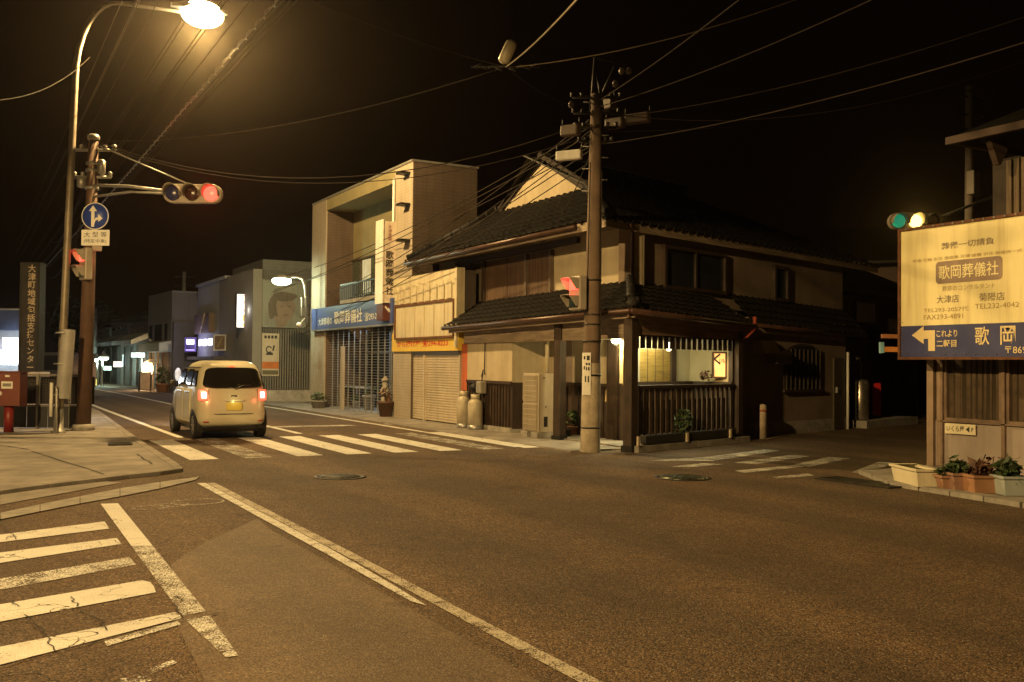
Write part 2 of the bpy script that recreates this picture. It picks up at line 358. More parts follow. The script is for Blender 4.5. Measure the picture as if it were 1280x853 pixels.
# worn crosswalk of the street on the right
W=[[(812,576.5),(880,572),(955,562.5),(975,564),(890,577)],[(918,579),(990,569),(1012,571),(945,581)],[(918,589),(995,582),(1006,584),(930,592)],[(993,581),(1035,572),(1063,573.5),(1012,584)],[(965,597),(1010,592.5),(1018,595),(972,599)],[(1064,591),(1098,578),(1120,579),(1080,593)],[(838,584),(880,579.5),(905,581),(860,585)]]
sheet('side_street_crosswalk',[[tuple(G(x,y)[:2]) for x,y in q] for q in W],paint_worn,.0065)
# left pavement, raised, with kerb, sunk gutter and a flush band of kerb stones
KH=.05
edge=[(3.9,70),(3.55,32),(2.98,19.9),(2.83,15.55)]+[tuple(G(x,y,KH)[:2]) for x,y in [(228,586),(200,590),(160,594),(120,599),(60,606),(0,614)]]
dv=(Vector(edge[-1])-Vector(edge[-2])).normalized();edge.append(tuple(Vector(edge[-1])+dv*14))
poly=edge+[(-40,edge[-1][1]+6),(-40,70)]
mb=MB();mb.slab(poly[::-1],0,KH);struct('pavement',mb,concrete)
mb=MB()
for a,b in zip(edge,edge[1:]):
    n=max(1,int((Vector(b)-Vector(a)).length/.9));d=(Vector(b)-Vector(a)).normalized();nn=Vector((-d.y,d.x));
    if (Vector((8,6))-Vector(a)).dot(nn)<0: nn=-nn
    for i in range(n):
        p=Vector(a).lerp(Vector(b),(i+.012)/n);q=Vector(a).lerp(Vector(b),(i+.988)/n)
        pts=[p+nn*.01,q+nn*.01,q-nn*.12,p-nn*.12]
        mb.slab([tuple(x) for x in pts],.002,KH+.005)
struct('kerb',mb,concrete)
jt=[]
for a,b in (((40,568),(130,598)),((172,572),(190,585)),((0,560),(36,566))):
    jt+=crack([a,b],.03)
mbj=MB()
for q in jt: mbj.poly([G(640,600)*0+Vector((*p,KH+.004)) for p in q])
struct('pavement_joint',mbj,tarm)
gl=[(245,601),(200,612),(150,622),(100,631),(50,641),(0,651)];gu=[(250,597),(200,604),(150,612),(100,622),(50,632),(0,643)]
a=[tuple(G(x,y)[:2]) for x,y in gl];b=[tuple(G(x,y)[:2]) for x,y in gu]
a.append(tuple(Vector(a[-1])*2-Vector(a[-2])));b.append(tuple(Vector(b[-1])*2-Vector(b[-2])))
mb=MB()
for i in range(len(a)-1):
    A,B,C,D=Vector(a[i]),Vector(a[i+1]),Vector(b[i+1]),Vector(b[i])
    mb.slab([tuple(x) for x in (A.lerp(B,.01),A.lerp(B,.99),D.lerp(C,.99),D.lerp(C,.01))],0,.014)
struct('gutter_band',mb,kerbm)
gg=[tuple(G(x,y)[:2]) for x,y in [(0,632),(60,621),(120,610),(152,604),(120,601.5),(60,610.5),(0,619)]]
sheet('gutter',[gg],concrete,.008)
# right-hand pavement strip along the house fronts
mb=MB();mb.slab([(9.75,15.3),(11.6,15.3),(11.6,45),(9.75,45)],0,.03)
mb.slab([(9.0,45.1),(10.6,45.1),(9.3,57),(8.9,57)],0,.03);struct('pavement_strip',mb,concrete)
mb=MB();dsx=(.957,.29)
K0=Vector((10.82,14.9));dS=Vector((.957,.29)).normalized();nS=Vector((.29,-.957)).normalized()
def slabline(mb,p,d,l0,l1,n,o0,o1,z0,z1,seg):
    for i in range(seg):
        s0=l0+(l1-l0)*i/seg+.006;s1=l0+(l1-l0)*(i+1)/seg-.006
        mb.slab([tuple(p+d*s0+n*o0),tuple(p+d*s1+n*o0),tuple(p+d*s1+n*o1),tuple(p+d*s0+n*o1)][::1],z0,z1)
slabline(mb,K0,dS,-.05,3.9,nS,.22,-.12,0,.12,4);struct('porch_kerb',mb,kerbm)
mb=MB();mb.slab([(11.0,14.98),(14.4,16.0),(14.1,17.05),(11.85,16.4),(11.85,18.3),(11.0,18.3)],0,.06);struct('porch_floor',mb,concrete)
# kerb stones and pavement before the corner shop on the right
mb=MB();mb.slab([(11.95,10.4),(13.6,10.62),(14.5,4),(11.3,2),(10.85,7.1),(11.15,9.2)],0,.05);struct('shop_pavement',mb,concrete)
mb=MB()
path=[Vector((11.95,10.42)),Vector((11.15,9.2)),Vector((10.85,7.1)),Vector((10.8,2))]
for i in range(3):
    a_,b_=path[i],path[i+1];n=max(1,round((b_-a_).length/.6));d=(b_-a_).normalized();nn=Vector((-d.y,d.x))
    for k in range(n):
        p=a_.lerp(b_,(k+.02)/n);q=a_.lerp(b_,(k+.98)/n);mb.slab([tuple(x) for x in (p+nn*.12,q+nn*.12,q-nn*.12,p-nn*.12)],0,.062)
struct('kerb_stones',mb,kerbm)
# drains and manholes
def grate(name,c,d,l,w,z,label,cat='drain grate'):
    t=thing(name,(c[0],c[1],z),label,cat)
    d=Vector(d).normalized();n=Vector((-d.y,d.x));c=Vector(c[:2])
    mb=MB()
    def bar(a0,a1,b0,b1,z0,z1): mb.slab([tuple(c+d*a0+n*b0),tuple(c+d*a1+n*b0),tuple(c+d*a1+n*b1),tuple(c+d*a0+n*b1)],z0,z1)
    bar(-l/2,l/2,-w/2,-w/2+.03,z,z+.02);bar(-l/2,l/2,w/2-.03,w/2,z,z+.02);bar(-l/2,-l/2+.03,-w/2+.03,w/2-.03,z,z+.02);bar(l/2-.03,l/2,-w/2+.03,w/2-.03,z,z+.02)
    mb.build('frame',iron,t)
    mb=MB();k=int(l/.05)
    for i in range(1,k): bar(-l/2+.03+(l-.06)*i/k-.009,-l/2+.03+(l-.06)*i/k+.009,-w/2+.03,w/2-.03,z+.004,z+.017)
    mb.build('bars',iron,t)
    mb=MB();bar(-l/2+.03,l/2-.03,-w/2+.03,w/2-.03,z,z+.003);mb.build('sump',black,t);return t
p=G(150,552.5,.1);grate('drain_grate',p,(.1,1),.55,.42,KH+.009,'rusty drain grate set in the left pavement beside the traffic signal pole')
p=G(1078,604);grate('drain_grate',p,(.05,-1),1.25,.5,.004,'long dark drain grate in the road in front of the white planter')
def manhole(x,y,r,label,m):
    c=G(x,y);t=thing('manhole_cover',(c.x,c.y,.002),label,'manhole cover')
    MB().lathe((c.x,c.y,.002),[(r+.07,0),(r+.07,.008),(r,.008),(r,.0)],40).build('ring',iron,t)
    mb=MB();mb.lathe((c.x,c.y,.002),[(r-.012,0),(r-.012,.011),(.0001,.013)],40)
    for i in range(-4,5):
        for j in range(-4,5):
            if math.hypot(i,j)*.075<r-.06: mb.box(c.x+i*.075-.02,c.x+i*.075+.02,c.y+j*.075-.02,c.y+j*.075+.02,.012,.018)
    mb.build('lid',m,t);return t
manhole(425,596.5,.30,'round dark manhole cover in the road below the zebra crossing',iron)
manhole(853,597.5,.34,'round greenish steel manhole cover in the road before the fenced restaurant porch',M('worn_steel_lid',(.16,.17,.14),.3,.85,var=.4,scale=9,bmp=.4))

# ================================================================== STREET LIGHTS
sodium=(1.0,.645,.24)
def street_lamp(base,ctl,head,label,power,spotrot=(0,0,0),lean=None,big=1.0,angle=172,bat=1.1):
    t=thing('street_lamp',base,label,'street lamp')
    b=Vector(base);h=Vector(head);top=Vector(ctl)
    path=[b,b.lerp(top,.35),b.lerp(top,.7),top]
    arm=Vector((h.x-top.x,h.y-top.y,0));L=arm.length;ad=arm.normalized()
    for i in range(1,9):
        a=PI/2*i/8;path.append(top+ad*(.9*(1-math.cos(a)))+Vector((0,0,(h.z-.06-top.z)*math.sin(a))))
    path.append(h-ad*.35+Vector((0,0,-.03)))
    n=len(path);MB().tube(path,[.085-(.045*i/(n-1)) for i in range(n)],12).build('pole',polecoat,t)
    MB().lathe(b,[(.16,0),(.16,.03),(.1,.05),(.1,.5),(.085,.52)],16).build('base_sleeve',steel,t)
    # cobra-head luminaire, a flattened tapered shell with a bulging glass below, oversized to stand in for glare
    e=ad.cross(Vector((0,0,1)));mb=MB();rings=[];prof=[(-.45,.05,.05),(-.3,.1,.08),(-.05,.2,.12),(.25,.2,.11),(.48,.1,.06),(.55,.02,.02)]
    vs=[];fs=[]
    for q,w,hh in prof:
        for k in range(16):
            a=2*PI*k/16;vs.append(h+ad*q*big+e*w*big*math.cos(a)+Vector((0,0,.07*big+hh*big*max(-.25,math.sin(a)))))
    for i in range(len(prof)-1):
        for k in range(16): fs.append((i*16+k,i*16+(k+1)%16,(i+1)*16+(k+1)%16,(i+1)*16+k))
    mb.add(vs,fs,True);hd=mb.build('lamp_head',steel,t)
    mb=MB();mb.ball(h+ad*.1*big+Vector((0,0,.0*big)),.38*big,.24*big,.24*big,20,12)
    for i,v in enumerate(mb.v):
        r=v-(h+ad*.1*big);rr=ad*r.x+e*r.y;mb.v[i]=h+ad*.1*big+Vector((rr.x,rr.y,r.z))
    mb.build('lamp_glass',EM('sodium_glow',(1,.78,.38),60),hd)
    lamp('sodium_light','SPOT',h+Vector((ad.x*.1,ad.y*.1,-.34*big)),power,sodium,.14,(0,0,0),angle,.12,batwing=bat)
    return t
polecoat=M('painted_lamp_pole',(.2,.17,.13),.5,.3,var=.3,scale=4,bmp=.15,streak=.3)
lb=G(73,541,KH+.0);lt=OD(94,100,21.9);lh=OD(246,17,23.1)
LAMP_POLE=(lb,lt)
street_lamp(lb,lt,lh,'tall curved street lamp with a glaring orange head over the left pavement',5200,big=1.3,bat=.35)
street_lamp((-7.4,8.0,0),(-7.4,8.0,7.2),(-5.2,5.8,8.3),'orange street lamp across the side street, out of the picture on the left',5300,bat=.9)
# grey sticker-proof sheet, conduit and steel foot cabinet on the lamp pole
def onpole(x,y,pb,pt):
    d=ray(x,y);k=(pb-CAM).dot(FH)/d.dot(FH);return CAM+d*k
t=thing('pole_banner',onpole(82,500,lb,lt)+Vector((0,0,0)),'grey plastic sheet wrapped round the foot of the left street lamp','pole wrap')
mb=MB();P0=onpole(80,412,lb,lt);P1=onpole(75,498,lb,lt)
mb.tube([P1+CR*.06,P0+CR*.10],[.15,.14],14,False);mb.build('sheet',M('grey_plastic_sheet',(.3,.29,.28),.5,var=.2,bmp=.2),t)
mb=MB()
for f_ in (.05,.5,.95):
    q=P1.lerp(P0,f_);mb.tube([q-Vector((0,0,.015)),q+Vector((0,0,.015))],.17,14)
mb.build('strap',steel,t)
t=thing('conduit_pipe',onpole(69,525,lb,lt),'pale conduit pipe strapped up the foot of the left street lamp','conduit')
mb=MB();mb.tube([onpole(69,520,lb,lt)+CF*-.2,onpole(70,478,lb,lt)+CF*-.2],.035,8);mb.build('pipe',white,t)
mb=MB();mb.tube([onpole(77,541,lb,lt)+CF*-.24,onpole(77,482,lb,lt)+CF*-.24],.025,8);mb.build('cable_tray',steel,t)

# ================================================================== TRAFFIC SIGNALS
sigbody=M('signal_housing',(.33,.29,.24),.5,.1,var=.2,scale=5,bmp=.1,streak=.3)
lens_off_b=M('blue_signal_lens',(.014,.022,.10),.25,var=.2,bmp=.1,bscale=90)
lens_off_y=M('amber_signal_lens',(.03,.008,.005),.25,var=.2,bmp=.1,bscale=90)
lens_off_r=M('unlit_red_lens',(.05,.012,.008),.25,var=.2,bmp=.1,bscale=90)
red_on=EM('red_signal_glow',(1,.06,.035),4);amber_on=EM('amber_signal_glow',(1,.64,.13),6);green_on=EM('green_signal_glow',(.015,.55,.30),.35)
def signal(F,u,z,mats,label,loc,parentname='traffic_signal',d=.0,dist=.42):
    """three lenses in a row on frame F, centred at u,z"""
    t=thing(parentname,loc,label,'traffic light')
    mb=MB();W=dist*1.5+.02;n=12
    pts=[(u-W+.21+.21*math.cos(PI/2+PI*k/n),z+.21*math.sin(PI/2+PI*k/n)) for k in range(n+1)]+[(u+W-.21+.21*math.cos(-PI/2+PI*k/n),z+.21*math.sin(-PI/2+PI*k/n)) for k in range(n+1)]
    F.prism(mb,pts,d-.16,d);mb.build('housing',sigbody,t,bevel=.02)
    for k,m in enumerate(mats):
        uu=u+(k-1)*dist;c=F.P(uu,z,d)
        mb=MB();mb.lathe(c,[(.165,.0),(.165,.03),(.15,.045),(.08,.07),(.0001,.08)],24,F.N);ln=mb.build('lens',m,t)
        mb=MB();vs=[];fs=[];S=18
        for i in range(S+1):
            a=-.35+(PI+.7)*i/S;ca_,sa_=math.cos(a),math.sin(a)
            for (r,dd) in ((.185,.002),(.185,.30),(.178,.30),(.178,.002)): vs.append(F.P(uu+r*ca_,z+r*sa_,d+dd*(1 if dd<.01 else .55+.45*max(0,sa_))))
        for i in range(S):
            for j in range(4): fs.append((i*4+j,i*4+(j+1)%4,(i+1)*4+(j+1)%4,(i+1)*4+j))
        mb.add(vs,fs,True);mb.build('visor',sigbody,ln)
    return t
# left utility pole with crowded head
ub=G(104,538,KH);ut=OD(117,176,ub.dot(FH))
def up(y,x=None):
    k=(y-538)/(176-538);return ub.lerp(ut,k)
POLE_L=(ub,ut)
t=thing('utility_pole',ub,'dark brown utility pole left of the road carrying the red traffic light','utility pole')
MB().tube([ub,ub.lerp(ut,.5),ut],[.16,.14,.105],16).build('shaft',M('brown_coated_pole',(.085,.045,.03),.75,var=.35,scale=3,bmp=.4,streak=.3),t)
MB().lathe(ub,[(.24,0),(.24,.12),(.17,.14)],16).build('collar',kerbm,t)
mb=MB();mb.lathe(ut,[(.105,0),(.13,.02),(.13,.1),(.09,.14),(.02,.15)],14);mb.build('pole_cap',steel,t)
for y,l in ((188,.5),(222,.42)):
    p=up(y);mb=MB();mb.tube([p-CR*l,p+CR*l],.035,8)
    for e in (-1,1,-.55,.55):
        q=p+CR*l*e*.95;mb.lathe(q,[(.03,0),(.055,.03),(.03,.06),(.055,.09),(.03,.12),(.01,.13)],10)
    mb.build('cross_arm',steel,t)
for y in (205,214,236,262,300): mb=MB();p=up(y);mb.tube([p-Vector((0,0,.03)),p+Vector((0,0,.03))],.15,14);mb.build('pole_band',steel,t)
p=up(212);mb=MB();mb.lathe(p+CR*.2-Vector((0,0,.12)),[(.05,0),(.09,.03),(.09,.3),(.04,.34)],12);mb.build('junction_can',steel,t);mb=MB();mb.lathe(p-CR*.24-Vector((0,0,.42)),[(.05,0),(.1,.03),(.1,.2),(.05,.25)],12);mb.build('junction_can',steel,t)
# signal arm + red signal (faces the camera)
FC=FR((ub.x,ub.y),(CR.x,CR.y))          # plane through the pole, parallel to the picture
FCd=.22
s0=FC.px(130,231,FCd);s1=FC.px(205,239,FCd)
sig=signal(FC,FC.U(242,243,FCd),FC.Z(242,243,FCd),(lens_off_b,lens_off_y,red_on),'horizontal traffic light showing red on an arm of the left pole',FC.P(FC.U(242,243,FCd),5.2,FCd),d=FCd+.1)
mb=MB();a0=FC.P(0.1,FC.Z(125,230,FCd),.05);mb.tube([a0,FC.P(*FC.px(160,233,FCd),FCd),FC.P(*FC.px(222,241,FCd),FCd)],.035,8)
mb.tube([FC.P(.1,FC.Z(125,245,FCd),.05),FC.P(*FC.px(165,240,FCd),FCd),FC.P(*FC.px(222,243,FCd),FCd)],.028,8)
mb.build('signal_arm',steel,sig)
mb=MB();mb.tube([up(182)+CR*.1,FC.P(*FC.px(240,232,FCd),FCd+.02)],.016,6);mb.build('stay_rod',steel,sig)
lamp('red_signal_light','SPOT',FC.P(FC.U(262,244,FCd),FC.Z(262,244,FCd),FCd+.24),110,(1,.05,.035),.06,(-FC.N).to_track_quat('Z','Y').to_euler() if False else FC.N.to_track_quat('-Z','Y').to_euler(),84,.7)
# round blue direction sign
us,zs=FC.px(118,270,.25)
t=thing('direction_sign',FC.P(us,zs-.3,.2),'round blue sign with white straight and right arrows','road sign')
signblue=M('sign_blue',(.02,.05,.30),.4,var=.1,bmp=.02)
mb=MB();mb.lathe(FC.P(us,zs,.19),[(.30,0),(.30,.02),(.0001,.021)],36,FC.N);mb.build('disc',signblue,t)
mb=MB()
for k in range(48):
    a,b=2*PI*k/48,2*PI*(k+1)/48;mb.poly([FC.P(us+r*math.cos(q),zs+r*math.sin(q),.2135) for r,q in ((.3,a),(.3,b),(.282,b),(.282,a))])
mb.build('rim',whiteink,t)
mb=MB();ax=us-.05
mb.poly([FC.P(ax+x,zs+y,.214) for x,y in ((-.035,-.24),(.035,-.24),(.035,.12),(-.035,.12))])
mb.poly([FC.P(ax+x,zs+y,.214) for x,y in ((-.09,.11),(.09,.11),(0,.24))])
mb.poly([FC.P(ax+x,zs+y,.2145) for x,y in ((.03,-.2),(.06,-.1),(.13,-.075),(.13,-.02),(.06,-.04),(.03,-.09))])
mb.poly([FC.P(ax+x,zs+y,.215) for x,y in ((.12,-.13),(.22,-.05),(.12,.035))])
mb.build('arrows',whiteink,t)
# plate under it
up_,zp_=FC.px(118,297,.25)
t=thing('plate_sign',FC.P(up_,zp_-.16,.2),'small white plate sign with black lettering under the round blue sign','road sign')
mb=MB();FC.box(mb,up_-.31,up_+.31,zp_-.175,zp_+.175,.19,.205);mb.build('plate',white,t,bevel=.004)
text('lettering','大 型 等',FC,up_,zp_+.07,.209,.12,ink,t,w=.5)
text('lettering','(特定中乗)',FC,up_,zp_-.08,.209,.10,ink,t,w=.5)
# pedestrian signal seen from its side on the left pole, turned to the crossing
def ped_signal(pole_pt,x0,y0,x1,y1,face,label,Y,lit=red_on,vis=1):
    c0,c1=OD(x0,y0,Y),OD(x1,y1,Y);c=(c0+c1)/2;H=abs(c0.z-c1.z);F=FR((c.x,c.y),face)
    t=thing('pedestrian_signal',(c.x,c.y,c.z-H/2),label,'pedestrian light')
    mb=MB();F.box(mb,-.19,.19,c.z-H/2,c.z+H/2,-.17,.0);mb.build('housing',sigbody,t,bevel=.03)
    for k,m in ((.25,lit),(-.25,M('unlit_green_lens',(.012,.03,.03),.3,var=.2,bmp=.1))):
        z=c.z+k*H
        mb=MB();F.box(mb,-.14,.14,z-H*.17,z+H*.17,.0,.02);ln=mb.build('lens',m,t)
        mb=MB();vs=[];fs=[];S=12;pr=[(-.17,-.16),(-.17,.2),(-.12,.245),(.12,.245),(.17,.2),(.17,-.16)]
        vs=[F.P(a,z+b*H*.8,0.003) for a,b in pr]+[F.P(a,z+b*H*.8,.2 if b>0 else .06) for a,b in pr]+[F.P(a*.93,z+(b-.02)*H*.8,.2 if b>0 else .06) for a,b in pr]+[F.P(a*.93,z+(b-.02)*H*.8,.003) for a,b in pr]
        for i in range(5):
            for j in range(3): fs.append((j*6+i,j*6+i+1,(j+1)*6+i+1,(j+1)*6+i))
        mb.add(vs,fs);mb.build('visor',sigbody,ln)
    mb=MB();pp=Vector(pole_pt)
    for k in (.42,-.42): mb.tube([F.P(0,c.z+k*H,-.15),Vector((pp.x,pp.y,c.z+k*H))],.025,8)
    mb.build('bracket',steel,t);return t,F,c
Yl=ub.dot(FH)
ped_signal(up(330),91,310,114,350,(.25,-1),'boxy pedestrian signal showing red on the left pole, seen from behind',Yl-.25)
lamp('pedestrian_red_light','POINT',OD(116,325,Yl-.2),3,(1,.1,.06),.05)
t=thing('bracket_box',OD(122,312,Yl-.1),'small pale push-button box bracketed above the left pedestrian signal','box')
p=OD(121,310,Yl-.1);mb=MB();mb.box(p.x-.1,p.x+.1,p.y-.07,p.y+.07,p.z-.07,p.z+.07);mb.build('case',sigbody,t,bevel=.01);mb=MB();mb.tube([p,up(311)],.025,8);mb.build('bracket',steel,t)

# ================================================================== CENTRAL UTILITY POLE
cb=G(737.5,565.5);ct=OD(745.5,118,cb.dot(FH)+.05)
def cp(y): return cb.lerp(ct,(y-565.5)/(118-565.5))
t=thing('utility_pole',cb,'leaning concrete utility pole at the corner in front of the restaurant','utility pole')
MB().tube([cb,cp(450),cp(300),ct],[.178,.160,.135,.10],20).build('shaft',M('brown_pole_concrete',(.13,.088,.062),.85,var=.3,scale=2.5,bmp=.5,bscale=60,streak=.35),t)
MB().tube([cb+Vector((0,0,.004)),cp(535),cp(455)],[.186,.178,.166],20,False).build('pale_lower_wrap',M('pole_wrap_sheet',(.40,.34,.26),.8,var=.35,scale=5,bmp=.8,bscale=25,streak=.4),t)
for y in (352,395,407,428,470,535): mb=MB();p=cp(y);mb.tube([p-Vector((0,0,.015)),p+Vector((0,0,.015))],.182 if y>420 else .160,18);mb.build('pole_band',darksteel,t)
mb=MB()
for k in range(9):
    p=cp(240-k*14);e=CR if k%2 else -CR;mb.tube([p,p+e*.24],.012,6)
mb.build('step_bolts',steel,t)
# steel A-bracket on top with insulators
tp=OD(744,72,cb.dot(FH)+.05)
mb=MB();mb.tube([ct-CR*.1-Vector((0,0,.3)),tp],.03,8);mb.tube([ct+CR*.12-Vector((0,0,.3)),tp],.03,8);mb.tube([tp,OD(782,82,cb.dot(FH)+.3)],.022,8);mb.tube([ct+CR*.1,OD(768,84,cb.dot(FH)+.3)],.02,6);mb.build('top_bracket',darksteel,t)
mb=MB()
for y,l in ((122,.45),(142,.42),(160,.38),(178,.3)):
    p=cp(y);mb.tube([p-CR*l,p+CR*l],.028,8)
    for e in (-1,-.6,.6,1):
        q=p+CR*l*e;mb.lathe(q,[(.02,0),(.045,.025),(.02,.05),(.045,.075),(.02,.1)],10)
mb.build('cross_arm',darksteel,t)
for x,y in ((769,104),(714,130),(777,88),(786,88)):
    mb=MB();q=OD(x,y,cb.dot(FH)+.1);mb.lathe(q-Vector((0,0,.08)),[(.02,0),(.05,.03),(.06,.07),(.04,.11),(.02,.13)],12);mb.build('insulator',M('old_insulator',(.14,.11,.09),.4,var=.2),t)
for x0,y0,x1,y1,n_,lab in ((696,190,727,202,'cable_closure','long pale cable closure hanging beside the central pole above the gable'),(703,158,724,172,'cable_closure','small brown cable closure on the left of the central pole top'),(752,126,768,140,'cable_closure','square dark cable closure just right of the central pole top'),(758,150,780,163,'cable_closure','dark cable closure hanging right of the central pole'),(782,144,812,157,'cable_closure','outer brown cable closure hanging farthest right of the central pole')):
    Yc=cb.dot(FH)+(.4 if x0>740 else -.1)
    # closures lie along the cables that follow the street, so they point at the vanishing point
    a_=OD(x0,y0+(y1-y0)*.5,Yc);b_=OD(x1,y0+(y1-y0)*.5-(3 if x0<740 else 4),Yc-.25)
    tt=thing(n_,(a_+b_)/2-Vector((0,0,.12)),lab,'cable closure')
    h=(y1-y0)/FPX*Yc*.5
    dd=(b_-a_).normalized();ss=dd.cross(Vector((0,0,1))).normalized();uu_=ss.cross(dd)
    mb=MB();mb.hexa([a_-ss*h*.8-uu_*h,b_-ss*h*.8-uu_*h,b_+ss*h*.8-uu_*h,a_+ss*h*.8-uu_*h,a_-ss*h*.8+uu_*h,b_-ss*h*.8+uu_*h,b_+ss*h*.8+uu_*h,a_+ss*h*.8+uu_*h]);mb.build('case',white if x0==696 else M('brown_closure',(.075,.05,.037),.6,var=.2),tt,bevel=.03)
    mb=MB();mb.tube([a_+uu_*h,a_+uu_*(h+.12)],.012,6);mb.tube([b_+uu_*h,b_+uu_*(h+.12)],.012,6);mb.build('hanger',darksteel,tt)
# pedestrian signal on the central pole
pd,Fp,pc=ped_signal(cp(365),708,345,727,388,(0,-1),'slim pedestrian signal showing red on the left side of the central pole',cb.dot(FH)-.1)
lamp('pedestrian_red_light','POINT',Fp.P(0,pc.z+.15,.12),4,(1,.12,.08),.05)
# paper notice on the pole
t=thing('pole_notice',cp(495),'white paper notice with black marks stuck on the central pole','notice')
FN=FR((cb.x,cb.y),(CR.x,CR.y));dn=.182
u0,u1=FN.U(728,470,dn),FN.U(738.5,470,dn);z0,z1=FN.Z(733,494,dn),FN.Z(733,441,dn)
mb=MB();vs=[];fs=[]
for i in range(7):
    u=u0+(u1-u0)*i/6;uc=cp(470);off=(u-FN.U(737.5,470,dn));d_=math.sqrt(max(.0,.178**2-min(.177,abs(off))**2))+.006
    vs+= [FN.P(u,z0,d_),FN.P(u,z1,d_)]
for i in range(6): fs.append((2*i,2*i+2,2*i+3,2*i+1))
mb.add(vs,fs);mb.build('paper',M('notice_paper',(.75,.73,.68),.7,var=.1,bmp=.05),t)
mb=MB()
def patch(a,b,c,d):
    uu0,uu1=u0+(u1-u0)*a,u0+(u1-u0)*b;v=[]
    for u,z in ((uu0,z0+(z1-z0)*c),(uu1,z0+(z1-z0)*c),(uu1,z0+(z1-z0)*d),(uu0,z0+(z1-z0)*d)):
        off=u-FN.U(737.5,470,dn);v.append(FN.P(u,z,math.sqrt(max(0,.178**2-min(.177,abs(off))**2))+.010))
    mb.poly(v)
for q in ((.15,.35,.84,.92),(.5,.85,.82,.93),(.4,.9,.7,.76),(.15,.3,.6,.68),(.4,.55,.58,.66),(.65,.85,.58,.66),(.3,.8,.3,.45)): patch(*q)
mb.build('lettering',ink,t)
# ================================================================== RIGHT-HAND SIGNAL AND POLES
Yr=24.6
rb=OD(1266,238,Yr);rb=Vector((rb.x,rb.y,0))
t=thing('signal_pole',rb,'slim steel pole behind the shop sign carrying the amber traffic light','signal pole')
MB().tube([rb,rb+Vector((0,0,6.6))],[.11,.09],14).build('shaft',steel,t)
MB().lathe(rb,[(.2,0),(.2,.05),(.12,.08)],14).build('base',steel,t)
FRt=FR((rb.x,rb.y),(CR.x,CR.y))
sg=signal(FRt,FRt.U(1142,277.5,.2),FRt.Z(1142,277.5,.2),(green_on,amber_on,lens_off_r),'horizontal traffic light showing amber above the yellow signboard',FRt.P(FRt.U(1142,277.5,.2),4.9,.2),d=.3)
mb=MB();mb.tube([FRt.P(*FRt.px(1150,282,.1),.1),FRt.P(*FRt.px(1185,268,.1),.1),FRt.P(*FRt.px(1262,238,.1),.05)],.035,8);mb.tube([FRt.P(*FRt.px(1165,283,.1),.1),FRt.P(*FRt.px(1200,290,.1),.05)],.02,8);mb.build('signal_arm',steel,sg)
lamp('amber_signal_light','SPOT',FRt.P(FRt.U(1141,277,.2),FRt.Z(1141,277,.2),.45),230,(1,.66,.16),.08,FRt.N.to_track_quat('-Z','Y').to_euler(),120,.6)
pb=OD(1212,230,26.5);pb=Vector((pb.x,pb.y,0))
t=thing('utility_pole',pb,'dark utility pole with a small grey box behind the shop eave on the right','utility pole')
zt=OD(1212,108,26.5).z
MB().tube([pb,pb+Vector((0,0,zt))],[.17,.10],14).build('shaft',polec,t)
q=OD(1210,230,26.3);mb=MB();mb.box(q.x-.14,q.x+.14,q.y-.28,q.y-.05,q.z-.32,q.z+.32);mb.build('meter_box',M('grey_box',(.4,.36,.32),.6,var=.2),t,bevel=.02)
mb=MB()
for z in (zt-.3,zt-.8,zt-1.2): mb.tube([pb+Vector((-.6,0,z)),pb+Vector((.6,0,z))],.03,6)
mb.build('cross_arm',darksteel,t)
# ================================================================== RESTAURANT
R_=thing('restaurant',(11.0,18.5,0),'two-storey tile-roofed restaurant on the corner with a lit fenced porch','restaurant')
D1=Vector((.958,.287)).normalized()
SU=.878
FL=FR((11.0,22.3),(0,-1));FLr=FR((11.85,22.3),(0,-1));FU=FR((11.65,27),(0,-1));FF=FR(K0,D1);FW=FR((11.65,16.09),D1)
nW=Vector((-D1.y,D1.x,0))
FI=FR((K0.x-D1.y*1.12,K0.y+D1.x*1.12),D1)      # back wall of the porch
yellow=plaster
# --- ground floor, street side: plastered wall over dark boards, on a footing
uA,uB=FL.U(584,480),FL.U(640,480)
zt=FL.Z(612,477);zf=FL.Z(612,533)
mb=MB();FL.box(mb,uA,uB,zt,2.75,-1.2,0);mb.build('front_wall',yellow,R_)
mb=MB();FL.box(mb,uA+.002,uB-.002,zf,zt,-1.2,-.015)
n=int((uB-uA)/.14)
for i in range(n): a=uA+(uB-uA)*i/n;FL.box(mb,a,a+.012,zf+.01,zt,-.015,.012)
FL.box(mb,uA,uB,zt-.05,zt+.02,.0,.035);mb.build('wainscot',wood_dark,R_)
mb=MB();FL.box(mb,FL.U(606,535),uB-.002,0,zf+.02,-.8,.05);mb.build('footing',kerbm,R_)
# recess with the outdoor unit, up to the corner of the inner wall
uC=FLr.U(640,480)-.35;uE=22.3-16.35
zr=FLr.Z(680,478)
mb=MB();FLr.box(mb,uC,uE,zr,2.9,-.25,0);mb.build('recess_wall',yellow,R_)
mb=MB();FLr.box(mb,uC,uE,0,zr,-.25,-.01)
for i in range(22): a=uC+(uE-uC)*i/22;FLr.box(mb,a,a+.014,0.05,zr,-.01,.014)
FLr.box(mb,uC,uE,zr-.05,zr+.02,.0,.04);mb.build('recess_boards',wood_dark,R_)
mb=MB();a0=FLr.U(716,470);FLr.box(mb,a0-.55,a0,zr+.025,2.9,.003,.02);mb.build('shaded_panel',M('shaded_grey_plaster',(.25,.2,.17),.85,var=.2),R_)  # thin sheet over the wall, its shade put into the grey colour
